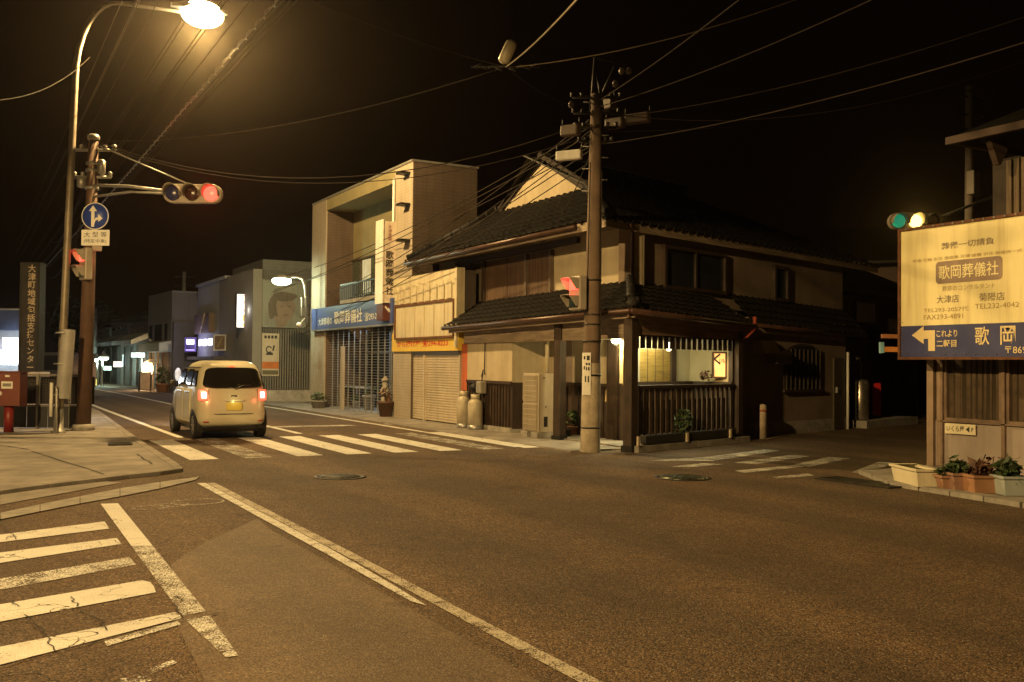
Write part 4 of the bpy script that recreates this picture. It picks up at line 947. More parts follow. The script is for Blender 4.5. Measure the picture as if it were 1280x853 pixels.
# long dark trough at the foot of the fence
t=thing('planter_trough',FF.P((f0+f1)/2,.13,.12),'long black trough lying on the kerb at the foot of the porch fence','planter')
mb=MB();FF.box(mb,f0+.03,f1-.25,.14,FF.Z(850,541,.12),.07,.2);mb.build('trough',M('black_trough',(.02,.018,.016),.7,var=.3),t,bevel=.01)
mb=MB()
for x in (797,858,912): u=FF.U(x,548,.2);FF.box(mb,u-.03,u+.03,.125,.3,.2,.24)
mb.build('peg',M('pale_peg',(.5,.42,.3),.7),t)
t=thing('potted_plant',FF.P(FF.U(852,540,-.1),.1,-.1),'low green shrub growing through the porch fence slats','plant')
q=FF.P(FF.U(852,528,.05),FF.Z(852,528,.05),.05);MB().leaves(q,.26,.2,.3,150,.12,3).build('foliage',leafm,t)
mb=MB()
for k in range(4): mb.tube([FF.P(FF.U(852,540),.12,.0),q+Vector((.08*(k-1.5),0,.05*k))],.008,5)
mb.build('stem',wood_mid,t)
# flower bed by the entrance, left of the porch
def plant(c,rx,rz,n,size,mat,label,name='potted_plant',potm=None,potr=.14,poth=.2,seed=1,group=None):
    c=Vector(c);t=thing(name,c,label,'plant',group)
    if potm is not None:
        MB().lathe(c,[(potr*.72,0),(potr*.95,poth*.85),(potr*1.05,poth*.86),(potr*1.05,poth),(potr*.88,poth),(potr*.86,poth*.9),(.0001,poth*.9)],18).build('pot',potm,t)
    else: poth=0
    MB().leaves(c+Vector((0,0,poth+rz*.75)),rx,rx,rz,n,size,seed).build('foliage',mat,t)
    mb=MB();rd=random.Random(seed)
    for k in range(5): mb.tube([c+Vector((rd.uniform(-.05,.05),rd.uniform(-.05,.05),poth*.9)),c+Vector((rd.uniform(-rx,rx)*.6,rd.uniform(-rx,rx)*.6,poth+rz*rd.uniform(.8,1.4)))],.007,5)
    mb.build('stem',wood_mid,t);return t
terra=M('terracotta',(.32,.15,.075),.8,var=.25,scale=5,bmp=.2,streak=.3)
plant(OT(767,547,12.0)*1 if False else G(766,542,.06),.42,.24,420,.13,leafr,'reddish low shrub just right of the central pole by the entrance',seed=5)
plant(G(716,545,.03),.16,.2,120,.12,leafm,'small dark potted plant on the left of the central pole',potm=terra,potr=.14,poth=.22,seed=6)
plant(G(708,547,.03),.12,.16,80,.1,leafr,'tiny reddish potted plant beside the porch post',potm=M('dark_pot',(.06,.045,.035),.7),potr=.12,poth=.2,seed=8)
t=thing('cream_planter_box',G(722,541,.05),'square cream box glowing pale behind the left potted plants','box')
q=G(722,541,.05);mb=MB();mb.box(q.x-.2,q.x+.2,q.y-.2,q.y+.2,.06,.52);mb.build('box',M('cream_box',(.55,.45,.2),.7,var=.2),t,bevel=.02);mb=MB();mb.box(q.x-.22,q.x+.22,q.y-.22,q.y+.22,.52,.56);mb.build('rim',M('cream_rim',(.6,.5,.25),.7),t)
# tank, red box and odds and ends in the side street
mb=MB()
for a,b in ((uW1-.15,uW1+3.2),): FW.box(mb,a,b,0,.2,-.6,.75)
struct('side_step',mb,kerbm)
p=FW.P(FW.U(1075,500,.35),.2,.35);t=thing('water_heater_tank',p,'shiny steel cylinder tank beside the side door','tank')
H=FW.Z(1075,475,.35)-.2;MB().lathe(p,[(.21,0),(.225,.03),(.225,H-.05),(.19,H),(.0001,H+.03)],24).build('tank_body',M('bright_steel',(.5,.46,.4),.28,.9,var=.15,scale=3,bmp=.1),t)
mb=MB();mb.tube([p+FW.D*.3,p+FW.D*.3+Vector((0,0,H+.2)),p+FW.D*.08+Vector((0,0,H+.22))],.025,8);mb.tube([p+Vector((0,0,H)),p+Vector((0,0,H+.45)),p-FW.D*.2+Vector((0,0,H+.6))],.06,8);mb.build('pipework',darksteel,t)
p=FW.P(FW.U(1096,500,.3),.2,.3);H=FW.Z(1096,479,.3);t=thing('red_cabinet',p,'narrow bright red cabinet standing right of the steel tank','cabinet')
FX=FR((p.x,p.y),(CR.x,CR.y))
mb=MB();FX.box(mb,-.12,.12,.28,H,-.25,0);mb.build('case',M('cabinet_red',(.5,.02,.02),.4,var=.15),t,bevel=.02);mb=MB();FX.box(mb,-.11,.11,.2,.28,-.23,-.02);mb.build('plinth',darksteel,t);mb=MB();FX.box(mb,.07,.085,H*.5,H*.62,.0,.03);mb.build('handle',steel,t)
p=G(1119,514);t=thing('small_bucket',p,'small pale bucket at the edge of the dark side street','bucket');MB().lathe(p,[(.1,0),(.14,.26),(.13,.26),(.09,.02)],16).build('pail',M('pale_green_plastic',(.25,.3,.26),.5),t);mb=MB();mb.tube([p+Vector((.14*math.cos(PI*i/8),0,.26+.12*math.sin(PI*i/8))) for i in range(9)],.006,5);mb.build('handle',steel,t)
p=G(1026,534);t=thing('cloth_scrap',p,'crumpled pale rag lying on the ground by the side wall','rag')
mb=MB();rd=random.Random(2);N_=10
vs=[(p.x+(i/N_-.5)*.45,p.y+(j/N_-.5)*.22,.012+.07*rd.random()*math.exp(-((i/N_-.5)**2+(j/N_-.5)**2)*6)) for i in range(N_+1) for j in range(N_+1)];mb.add(vs,[(i*(N_+1)+j,(i+1)*(N_+1)+j,(i+1)*(N_+1)+j+1,i*(N_+1)+j+1) for i in range(N_) for j in range(N_)],True);mb.build('cloth',M('rag_cloth',(.4,.36,.32),.9),t)
# hose on the ground by the bollard
mb=MB();mb.tube([G(x,y,.015) for x,y in ((958,549),(980,545),(1000,539),(1010,535),(1012,531))],.014,6);tag(mb.build('garden_hose',M('hose_tan',(.2,.14,.09),.6)),'thin tan hose lying on the ground past the bollard','hose')
# ================================================================== SHUTTER SHOP
FS=FR((11.0,26.5),(0,-1));S_=thing('shutter_shop',(11.0,24.6,0),'small shop with closed roller shutters under a yellow signboard','shop')
sl,sr=FS.U(492.5,440),FS.U(575.5,380);zp=FS.Z(573,335);zs0,zs1=FS.Z(533,440),FS.Z(533,421)
zs0=FS.Z(573,438.5)
cream=M('cream_painted_steel',(.50,.45,.32),.55,var=.12,scale=2,bmp=.06,streak=.55,streakcol=(.2,.09,.03))
rust=M('rusty_angle',(.14,.06,.03),.8,.2,var=.4,scale=9,bmp=.3)
mb=MB();FS.box(mb,sl+.05,sr-.02,zs0+.1,zp-.06,-.45,-.12);mb.build('roof_box',M('dark_back_box',(.06,.045,.035),.8),S_)
mb=MB();FS.box(mb,sl,sl+.12,0,zs0,-2.2,-.05);FS.box(mb,sr-.1,sr,0,zs0,-2.2,-.05);mb.build('side_wall',plaster_dull,S_)
mb=MB();FS.box(mb,sl,sr,zs1+.12,zp,-.12,.04);mb.build('upper_panel',cream,S_)
zc=FS.Z(533,378)
n=9;wd=(sr-sl-.35)/n
mb=MB()
for i in range(n):
    a=sl+.08+i*wd;b=a+wd*.74;zt_=zp-.42
    FS.prism(mb,[(a,zc+.02),(b,zc+.02),(b,zt_)]+[((a+b)/2+(b-a)/2*math.cos(PI*k/8),zt_+(b-a)/2*math.sin(PI*k/8)) for k in range(1,8)]+[(a,zt_)],.04,.085)
mb.build('arched_slats',cream,S_)
mb=MB();wl,wr=FS.U(495,400,.1),FS.U(567,400,.1);zb_,zt_=FS.Z(533,421,.1),FS.Z(533,380,.1)
FS.box(mb,wl,wr,zb_,zt_,.04,.1)
for i in range(1,6): u=wl+(wr-wl)*(i+.1)/6;FS.box(mb,u,u+.03,zb_,zt_,.1,.115)
mb.build('lower_boards',cream,S_)
mb=MB();FS.box(mb,wl-.06,wr+.06,zt_,zt_+.05,.04,.14);FS.box(mb,wl-.06,wr+.06,zb_-.05,zb_,.04,.14);FS.box(mb,wr,wr+.06,zb_,zt_,.04,.14);FS.box(mb,wl-.06,wl,zb_,zt_,.04,.14);mb.build('rusty_frame',rust,S_)
mb=MB();FS.box(mb,sr-.13,sr,zs1-.3,zp,.04,.11);mb.build('edge_post',cream,S_)
syel=M('sign_yellow',(.60,.42,.06),.5,var=.1,scale=3,bmp=.04,streak=.15)
mb=MB();FS.box(mb,sl-.02,sr+.02,zs0,zs1+.12,-.12,.06);sg_=mb.build('sign_strip',syel,S_)
text('lettering','から揚げ屋 ☎294-8223',FS,sl+(sr-sl)*.48,zs0+(zs1-zs0)*.52,.066,(zs1-zs0)*.5,redink,S_,w=(sr-sl)*.78,bold=.02)
mb=MB();FS.box(mb,sl+.2,sr-.25,zs1+.0,zs1+.11,.06,.066);mb.build('weathered_band',M('grey_green_band',(.23,.21,.11),.7,var=.3),S_)
shm=M('shutter_steel',(.60,.52,.40),.45,.25,var=.12,scale=2,bmp=.05,streak=.25)
um=FS.U(528,500)
for a,b in ((sl+.14,um-.04),(um+.04,sr-.12)):
    mb=MB();pts=[];n=26;ztop=zs0-.1;vs=[];fs=[]
    for i in range(n+1):
        z=.05+(ztop-.05)*i/n
        for dz,dd in ((0,-.1),(.012,-.075),((ztop/n)*.78,-.07)):
            if i==n and dz>.02: continue
            vs+=[FS.P(a,z+dz,dd),FS.P(b,z+dz,dd)]
    for i in range(len(vs)//2-1): fs.append((2*i,2*i+1,2*i+3,2*i+2))
    mb.add(vs,fs);mb.build('roller_shutter',shm,S_)
for a,b in ((um-.04,um+.04),(sl+.1,sl+.14),(sr-.12,sr-.08)): mb=MB();FS.box(mb,a,b,.03,zs0-.02,-.1,-.03);mb.build('shutter_guide',shm,S_)
mb=MB();FS.box(mb,sl+.1,sr-.08,zs0-.1,zs0-.003,-.12,-.02);mb.build('shutter_housing',M('grey_steel_box',(.2,.2,.2),.5,.4),S_)
mb=MB();r0,r1=FS.U(576,470),FS.U(587,470);FS.box(mb,r0,r1,.05,FS.Z(581,430),-.1,-.02);tag(mb.build('red_board',M('red_brown_board',(.42,.10,.035),.7,var=.3,scale=3,bmp=.3,streak=.4)),'upright red-brown board between the shutters and the gas cylinders','board')
# ================================================================== FUNERAL SHOP
FB=FR((11.0,36),(0,-1));B_=thing('funeral_shop',(11.0,30,0),'two-storey pale tiled shop with a blue signboard and pipe shutter','shop')
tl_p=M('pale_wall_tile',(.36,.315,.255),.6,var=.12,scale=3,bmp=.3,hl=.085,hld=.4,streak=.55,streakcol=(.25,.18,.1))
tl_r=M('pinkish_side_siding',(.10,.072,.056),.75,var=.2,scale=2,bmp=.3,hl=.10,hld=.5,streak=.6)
wy=M('yellow_render',(.24,.21,.115),.8,var=.2,scale=1.5,bmp=.2,streak=.6,streakcol=(.22,.17,.06))
bl,br=FB.U(404,300),FB.U(516,230);bl0=FB.U(389.5,400)
zTL=FB.Z(404,249);zT=7.36
bx1=36-br                       # s of near side wall
pier0,pier1=FB.U(493,300),br
dep=1.0
zh=FB.Z(494,229)                # underside of the header
mb=MB();FB.box(mb,pier0,pier1,0,zT,-2.0,0);mb.build('near_pier',tl_p,B_)
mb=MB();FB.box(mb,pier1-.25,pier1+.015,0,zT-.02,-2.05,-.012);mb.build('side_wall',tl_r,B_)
mb=MB();FB.box(mb,bl,pier0,zh+.02,zT,-2.0,0);mb.build('header',wy,B_)
mb=MB();FB.box(mb,bl0,pier1+.02,zT,zT+.06,-2.1,.04);mb.build('coping',steel,B_)
zl1=FB.Z(392,257)
bl1=FB.U(408,300)
mb=MB();FB.box(mb,bl0,bl1,0,zl1,-1.8,.02);mb.build('far_pier',tl_p,B_)
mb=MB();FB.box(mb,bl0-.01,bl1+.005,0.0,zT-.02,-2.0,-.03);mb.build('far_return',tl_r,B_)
zs_b,zs_t=FB.Z(440,409,.1),FB.Z(440,380,.1)
mb=MB();FB.box(mb,bl1,pier0,zs_t-.1,zh+.3,-2.0,-dep);mb.build('upper_back_wall',wy,B_)
mb=MB();FB.box(mb,bl0+.5,pier1-.3,0,5.2,-9,-2.05);mb.build('rear_block',plaster_dull,B_)
# upper window and balcony
FBb=FR((12.0,36),(0,-1))
wa,wb=FBb.U(435,345),FBb.U(473,345);z0,z1=FBb.Z(455,370),FBb.Z(455,322)
mb=MB();fr=.06
for a in ((wa,wa+fr,z0,z1),(wb-fr,wb,z0,z1),(wa+fr,wb-fr,z1-fr,z1),(wa+fr,wb-fr,z0,z0+fr),((wa+wb)/2-.03,(wa+wb)/2+.03,z0+fr,z1-fr)): FBb.box(mb,*a,.002,.07)
w=mb.build('upper_window',M('bronze_frame',(.1,.07,.04),.5,.3),B_)
mb=MB();FBb.box(mb,wa+fr,wb-fr,z0+fr,z1-fr,.003,.02);mb.build('pane',GLASS('upper_pane_glass',(.07,.085,.06),.08),w)
mb=MB();cu_=FBb.U(455,345)
for i in range(7): u=cu_+.12*i-.1;FBb.box(mb,u,u+.09,z0+.1,z1-.1,.022,.03+.012*(i%2))
mb.build('white_curtain',M('white_curtain',(.62,.65,.66),.8,var=.2),w)
ba,bb=FB.U(425,370,.15),FB.U(474,360,.15);zb_=FB.Z(450,372,.15);zr_=FB.Z(450,351,.15)
mb=MB();FB.box(mb,ba,bb,zb_-.12,zb_,-dep+.0,.15);mb.build('balcony_slab',kerbm,B_)
mb=MB();FB.box(mb,ba,bb,zr_-.05,zr_,.1,.15)
for i in range(20): u=ba+(bb-ba)*i/19;FB.box(mb,u-.012,u+.012,zb_,zr_,.11,.14)
mb.build('balcony_railing',darksteel,B_)
mb=MB();q=FB.P(FB.U(493.5,300),0,.05);mb.tube([Vector((q.x,q.y,zs_t)),Vector((q.x,q.y,zT-.3))],.04,8);mb.build('downpipe',white,B_)
# lamps brackets on the near pier
mb=MB()
for y in (217,256,301): 
    u,z=FB.px(511,y);FB.box(mb,u-.25,u+.12,z-.03,z+.03,.0,.3)
mb.build('sign_bracket',darksteel,B_)
# blue sign
bs0,bs1=FB.U(389.5,400,.15),FB.U(490.5,390,.15)
sblue=M('shop_sign_blue',(.055,.085,.26),.5,var=.12,scale=1.5,bmp=.03,streak=.15)
mb=MB();FB.box(mb,bs0,bs1,zs_b,zs_t,-.05,.15);mb.build('blue_signboard',sblue,B_)
mb=MB();FB.box(mb,bs0-.03,bs1,zs_b-.05,zs_b,-.05,.18);FB.box(mb,bs0-.04,bs0,zs_b,zs_t,-.05,.18);mb.build('sign_trim',steel,B_)
W_=bs1-bs0;zc_=zs_b+(zs_t-zs_b)*.46
text('lettering','大津斎場の',FB,bs0+W_*.2,zc_-.08,.156,.26,whiteink,B_,w=W_*.19,bold=.01)
text('lettering','歌岡葬儀社',FB,bs0+W_*.50,zc_,.156,.44,whiteink,B_,w=W_*.35,bold=.012)
text('lettering','☎293-2057',FB,bs0+W_*.80,zc_-.08,.156,.26,whiteink,B_,w=W_*.19,bold=.01)
# interior behind the pipe shutter
uo0,uo1=FB.U(404.5,470),FB.U(492,470);zo=zs_b-.06
mb=MB();FB.box(mb,uo0-.1,uo1+.1,0,zo+.05,-2.6,-2.5);mb.build('inner_wall',M('dim_blue_inner_wall',(.16,.18,.19),.7,var=.3),B_)
mb=MB();FB.box(mb,uo0-.1,uo1+.1,.02,.05,-2.5,-.2);mb.build('shop_floor',M('pale_tiles',(.4,.42,.42),.5,var=.15),B_)
mb=MB()
for i in range(6): u=uo0+(uo1-uo0)*(i+.2)/6;FB.box(mb,u,u+.05,.05,zo,-1.55,-1.5)
FB.box(mb,uo0,uo1,1.95,2.02,-1.55,-1.5);mb.build('door_mullion',M('alu_frame',(.35,.36,.36),.4,.5),B_)
mb=MB();FB.box(mb,uo0,uo1,.05,zo,-1.54,-1.53);mb.build('door_glass',GLASS('shop_door_glass',(.03,.04,.045),.05),B_)
lamp('shop_inner_light','AREA',FB.P((uo0+uo1)/2,zo-.05,-.9),26,(.72,.85,1.0),1.5,(0,0,0))
grm=M('grille_pipe',(.38,.39,.38),.4,.6,var=.15,bmp=0)
mb=MB()
for i in range(13):
    u=uo0+(uo1-uo0)*i/12;FB.box(mb,u-.014,u+.014,.03,zo,-.16,-.13)
mb.build('grille_post',grm,B_)
mb=MB();z=.1
while z<zo:
    FB.box(mb,uo0,uo1,z-.006,z+.006,-.15,-.14);z+=.085
mb.build('grille_pipe',grm,B_)
mb=MB();ux=FB.U(425.5,480);FB.box(mb,ux-.09,ux+.09,.03,FB.Z(425,433),-.12,-.02);mb.build('door_post',tl_p,B_)
# things inside the grille
t=thing('work_table',FB.P(FB.U(441,508),.05,-.75),'plain pale table behind the pipe shutter','table')
ta,tb=FB.U(429,490,-.7),FB.U(452,488,-.7);zt_=.78
mb=MB();FB.box(mb,ta,tb,zt_-.04,zt_,-1.1,-.5);mb.build('table_top',M('pale_table',(.42,.42,.4),.5),t)
for u in (ta+.04,tb-.04):
    for d in (-1.06,-.54): mb=MB();FB.box(mb,u-.02,u+.02,.05,zt_-.04,d-.02,d+.02);mb.build('leg',steel,t)
potm_=M('grey_pot',(.3,.28,.25),.7,var=.3)
for (x,y,r,h,rx,n,lab,sd) in ((461,513,.22,.5,.2,60,'stack of pale planters with a small plant behind the pipe shutter',11),(445,516,.14,.25,.15,60,'small pot standing under the table behind the pipe shutter',12),(412,510,.2,.35,.3,160,'leafy pot at the far end behind the pipe shutter',13)):
    q=FB.P(FB.U(x,y,-.5),.05,-.5);plant(q,rx,rx,n,.12,leafm,lab,potm=potm_,potr=r,poth=h,seed=sd)
q=FB.P(FB.U(398,508,.35),.03,.35);plant(q,.26,.16,150,.11,leafm,'square stone planter of low leaves at the foot of the far pier',potm=potm_,potr=.28,poth=.26,seed=14)
q=FB.P(FB.U(482,521,.2),.03,.2);t=plant(q,.2,.22,60,.12,leafr,'tall dark urn with dry plant at the near end of the pipe shutter',potm=M('dark_urn',(.1,.055,.035),.6,var=.3),potr=.24,poth=.45,seed=15)
q=FB.P(FB.U(481,497,.05),.75,.05);t=thing('stone_figure',FB.P(FB.U(481,521,-.03),.05,-.03),'stacked stone ornament beside the dark urn','ornament');mb=MB();mb.lathe(FB.P(FB.U(481,521,-.03),.05,-.03),[(.13,0),(.13,.5),(.08,.55),(.14,.62),(.15,.75),(.08,.85),(.1,.93),(.06,1.02)],14);mb.build('stone',potm_,t);mb=MB();mb.lathe(FB.P(FB.U(481,521,-.03),1.06,-.03),[(.12,0),(.13,.04),(.02,.14)],14);mb.build('cap',kerbm,t)
# vertical hanging sign
t=thing('hanging_sign',(10.7,27.4,3.4),'tall narrow white sign with black vertical lettering projecting above the blue signboard','sign')
q0,q1=OS(479,330,26.95),OS(495,330,26.95);FV=FR((q0.x,26.95),(1,0));wv=q1.x-q0.x
zv0,zv1=FV.Z(487,379),FV.Z(487,277)
whs=M('dirty_white_sign',(.58,.5,.42),.55,var=.12,scale=2,bmp=.04,streak=.35)
mb=MB();FV.box(mb,0,wv,zv0,zv1,-.55,0);mb.build('sign_box',whs,t)
mb=MB();FV.box(mb,-.03,.0,zv0-.02,zv1+.05,-.56,.02);mb.build('edge_trim',white,t)
text('lettering','歌岡葬儀社',FV,wv*.5,zv0+(zv1-zv0)*.37,.006,.235,ink,t,vert=True,bold=.015)
text('lettering','大津斎場',FV,wv*.5,zv0+(zv1-zv0)*.86,.006,.11,M('faded_red_ink',(.25,.07,.05),.6),t,vert=True)
t=thing('crest_lamp',(10.75,27.2,2.75),'small dark red box with three slanted white bars under the tall narrow sign','sign')
zc0,zc1=FV.Z(487,401),FV.Z(487,381)
mb=MB();FV.box(mb,.0,wv,zc0,zc1,-.5,0);mb.build('case',M('dark_red_box',(.09,.025,.02),.5,var=.2),t)
mb=MB()
for k in range(3):
    a=.06+k*.09;zz=(zc0+zc1)/2+.06-k*.05;mb.poly([FV.P(a,zz+.1,.006),FV.P(a+.14,zz-.06,.006),FV.P(a+.17,zz-.03,.006),FV.P(a+.03,zz+.13,.006)])
mb.build('crest',whiteink,t)
# ================================================================== CORNER SHOP ON THE RIGHT
FK=FR((13.55,10.6),(0,-1));K_=thing('corner_shop',(14.0,8,0),'old corner shop with brown framed windows behind the big yellow signboard','shop')
ku0=FK.U(1161.5,560);wc=FK.U(1181,560)
kgrey=M('grey_render',(.34,.29,.27),.85,var=.14,scale=2,bmp=.25,streak=.25)
kframe=M('brown_window_frame',(.2,.14,.105),.55,.1,var=.3,scale=6,bmp=.15,streak=.3)
zs_=FK.Z(1220,528);zt_=3.1
KE=9.0
mb=MB();FK.box(mb,ku0+.02,KE,0,zs_-.02,-.3,0);mb.build('lower_wall',kgrey,K_)
mb=MB();FK.box(mb,ku0+.02,KE,zt_-.4,zt_,-.3,0);mb.build('lintel_wall',kgrey,K_)
mb=MB();FK.box(mb,ku0,ku0+.12,0,zt_,-.3,.06);FK.box(mb,ku0+.16,wc-.05,0,zt_,-.3,.03);mb.build('corner_pillar',M('brown_corner_cladding',(.25,.18,.13),.6,var=.25,scale=3,bmp=.2,streak=.3),K_)
mb=MB();FK.box(mb,ku0,ku0+.02,0,zt_,-5,-.3);FK.box(mb,ku0,KE,zt_-.02,zt_,-5,-.31);mb.build('side_wall',plaster_dull,K_)
u1=FK.U(1253,520);u2=FK.U(1259,520)
for a,b in ((wc,u1),(u2,u2+(u1-wc)),(u2+(u1-wc)+.1,u2+2*(u1-wc)+.1)):
    mb=MB();fr=.045
    for q in ((a,a+fr,zs_,zt_-.4),(b-fr,b,zs_,zt_-.4),(a+fr,b-fr,zs_,zs_+fr),(a+fr,b-fr,zt_-.4-fr,zt_-.4)): FK.box(mb,*q,-.08,.02)
    w=mb.build('window',kframe,K_)
    mb=MB();FK.box(mb,a+fr,b-fr,zs_+fr,zt_-.4-fr,-.05,-.04);mb.build('pane',GLASS('shop_pane_glass',(.045,.035,.025),.12) if 'shop_pane_glass' not in MATS else MATS['shop_pane_glass'],w)
    mb=MB();rd=random.Random(5)
    for i in range(9):
        u=a+fr+(b-a-2*fr)*(i+.2)/9
        FK.box(mb,u,u+.07*rd.uniform(.3,1.4),zs_+fr,zt_-.5-rd.uniform(0,.5),-.038,-.03-.004*rd.random())
    mb.build('curtain',M('brown_curtain',(.075,.05,.032),.8,var=.5,scale=5),w)
mb=MB();FK.box(mb,ku0+.16,KE,zs_-.02,zs_+.0,-.3,.05);mb.build('sill',kframe,K_)
mb=MB()
for u in (u1,u1+(u2-u1)+(u1-wc)): FK.box(mb,u+.01,u+(u2-u1)-.01,0,zt_,-.1,.05)
FK.box(mb,wc-.05,wc-.005,0,zt_,-.1,.05);mb.build('mullion',kframe,K_)
# upper storey with eave
FKu=FR((15.0,10.2),(0,-1))
a=FKu.U(1262,240);b=FKu.U(1280,240)
mb=MB();FKu.box(mb,FKu.U(1240,240),KE,3.1,FKu.Z(1270,195),-3,-.02);mb.build('upper_wall',M('dark_upper_boards',(.035,.024,.018),.8,var=.4,scale=4,bmp=.3,grain=(20,20,1)),K_)
mb=MB()
for x in (1262,1271.5,1281,1290): u=FKu.U(x,240);FKu.box(mb,u,u+.09,3.1,FKu.Z(1270,200),-.02,.09)
mb.build('upper_post',M('dim_post_wood',(.17,.12,.075),.7,var=.3,grain=(30,30,1)),K_)
E0=OT(1188,172,13.9);zE=E0.z
mb=MB();p0=Vector((13.9,E0.y,zE));mb.hexa([(13.9,E0.y,zE-.1),(13.9,1,zE-.1),(16.5,1,zE+.9),(16.5,E0.y,zE+.9),(13.9,E0.y,zE),(13.9,1,zE),(16.5,1,zE+1.0),(16.5,E0.y,zE+1.0)]);mb.build('upper_roof',tile,K_)
mb=MB();mb.box(13.84,13.95,1,E0.y+.05,zE-.12,zE+.0);mb.box(13.95,16.4,E0.y-.02,E0.y+.06,zE-.10,zE);mb.build('eave_board',M('red_brown_eave',(.05,.028,.02),.7,var=.3),K_)
q=OT(1245,193,14.3);mb=MB();mb.hexa([(14.3,q.y-.05,zE-.5),(14.35,q.y-.05,zE-.5),(14.35,q.y+.05,zE-.5),(14.3,q.y+.05,zE-.5),(14.1,q.y-.05,zE-.13),(14.6,q.y-.05,zE-.13),(14.6,q.y+.05,zE-.13),(14.1,q.y+.05,zE-.13)]);mb.build('eave_bracket',M('red_brown_eave',(.05,.028,.02)),K_)
# small wall sign
t=thing('wall_sign',FK.P(FK.U(1200,536),FK.Z(1200,543),.05),'small white arrow sign with black lettering under the corner shop window','sign')
a,b=FK.U(1181.5,536,.05),FK.U(1219.5,536,.05);z0,z1=FK.Z(1200,543,.05),FK.Z(1200,530,.05)
mb=MB();FK.box(mb,a,b,z0,z1,.04,.055);mb.build('board',M('cream_sign_board',(.72,.66,.48),.6,var=.08,bmp=.03),t)
text('lettering','いくら屋 ◀ P',FK,(a+b)/2,(z0+z1)/2,.059,(z1-z0)*.55,ink,t,w=(b-a)*.88,bold=.01)
# big signboard
FG=FR((13.0,10.6),(0,-1))
g0=FG.U(1126.5,370);g1=g0+3.9;zb=FG.Z(1200,446.5);ztp=FG.Z(1126,290)
t=thing('signboard',FG.P((g0+g1)/2,zb,0),'large yellow signboard with a blue lower band and white arrow on the corner shop','signboard')
ysign=M('weathered_yellow_sign',(.78,.71,.40),.55,var=.08,scale=1.1,bmp=.03,streak=.4,streakcol=(.36,.25,.08))
zm=FG.Z(1130,408);W=g1-g0;H=ztp-zb
mb=MB();FG.box(mb,g0,g1,zm,ztp,-.1,0);mb.build('yellow_panel',ysign,t)
mb=MB();FG.box(mb,g0,g1,zb,zm-.002,-.1,.002);mb.build('blue_band',M('sign_navy',(.045,.055,.17),.5,var=.15,bmp=.03,streak=.2),t)
mb=MB();
for q in ((g0-.04,g0,zb-.04,ztp+.04),(g1,g1+.04,zb-.04,ztp+.04),(g0,g1,ztp,ztp+.04),(g0,g1,zb-.04,zb)): FG.box(mb,*q,-.13,.035)
mb.build('frame',rust,t)
mb=MB()
k=0
while g0+.12+k*.17<g1: u=g0+.12+k*.17;mb.lathe(FG.P(u,ztp+.02,.035),[(.016,0),(.016,.015),(.0001,.02)],8,FG.N);mb.lathe(FG.P(u,zb+.04,.004),[(.012,0),(.0001,.012)],8,FG.N);k+=1
for k in range(6): mb.lathe(FG.P(g0+.03,zb+.1+k*.09,.004),[(.010,0),(.0001,.012)],8,FG.N)
mb.build('bolts',steel,t)
mb=MB()
for u in (g0+.6,g0+2.2,g0+3.6):
    for z in (zb+.2,ztp-.3): mb.tube([FG.P(u,z,-.1),FG.P(u,z,-.55)],.03,6)
mb.build('support_bracket',rust,t)
gink=M('grey_brown_letters',(.22,.17,.13),.6,var=.15,bmp=0);pale=M('pale_grey_letters',(.36,.27,.13),.6,var=.15,bmp=0);ylet=M('cream_letters',(.70,.58,.32),.55,var=.05,bmp=0)
def tx(body,x0,x1,y,h,mat,bold=.0,al=0):
    u0=FG.U(x0,y);u1=FG.U(x1,y);z=FG.Z((x0+x1)/2,y);text('lettering',body,FG,(u0+u1)/2,z,.005+al,h,mat,t,w=u1-u0,bold=bold)
tx('葬儀一切請負',1177,1243,304.5,.105,gink,.01)
tx('祭壇 花輪 生花 霊柩車 花環 盛籠 供花 御遺体一式',1141,1278,320,.05,pale)
u0,u1=FG.U(1170,340),FG.U(1253,340);zc=FG.Z(1212,338);hh=.17;r=.06;pts=[]
for cx_,cz_,a0_ in ((u1-r,zc+hh-r,0),(u0+r,zc+hh-r,PI/2),(u0+r,zc-hh+r,PI),(u1-r,zc-hh+r,1.5*PI)):
    for k in range(6): a=a0_+PI/2*k/5;pts.append((cx_+r*math.cos(a),cz_+r*math.sin(a)))
mb=MB();FG.prism(mb,pts,.0,.006);mb.build('name_plate',M('mauve_plate',(.27,.2,.16),.6,bmp=0),t)
text('lettering','歌岡葬儀社',FG,(u0+u1)/2,zc,.010,.21,M('sign_face_yellow',(.76,.69,.40),.55,var=.05,bmp=0),t,w=(u1-u0)*.9,bold=.006)
tx('葬祭のコンサルタント',1178,1244,359,.08,pale)
tx('大津店',1171,1199,374,.12,gink,.005);tx('菊陽店',1224,1256,371,.12,gink,.005)
tx('TEL293-2057代',1155,1211,387,.075,pale);tx('TEL232-4042',1219,1274,382,.075,pale);tx('FAX293-4891',1155,1204,396,.075,pale)
zc=(zb+zm)/2+.02
mb=MB();a=FG.U(1140,424);e=FG.U(1169,424);z=FG.Z(1155,419)
m_=a+(e-a)*.52
mb.poly([FG.P(a,z,.006),FG.P(m_,z-.14,.006),FG.P(m_,z+.14,.006)]);mb.poly([FG.P(m_-.002,z-.06,.0065),FG.P(e,z-.06,.0065),FG.P(e,z+.07,.0065),FG.P(m_-.002,z+.07,.0065)]);mb.poly([FG.P(e-.12,z-.25,.007),FG.P(e,z-.25,.007),FG.P(e,z-.055,.007),FG.P(e-.12,z-.055,.007)]);mb.build('arrow',ylet,t)
tx('これより',1171,1197,417,.105,ylet,.015,.003);tx('二軒目',1171,1196,429.5,.11,ylet,.015,.003)
ub0=FG.U(1217,420)
cell=FG.U(1248,420)-FG.U(1217,420)
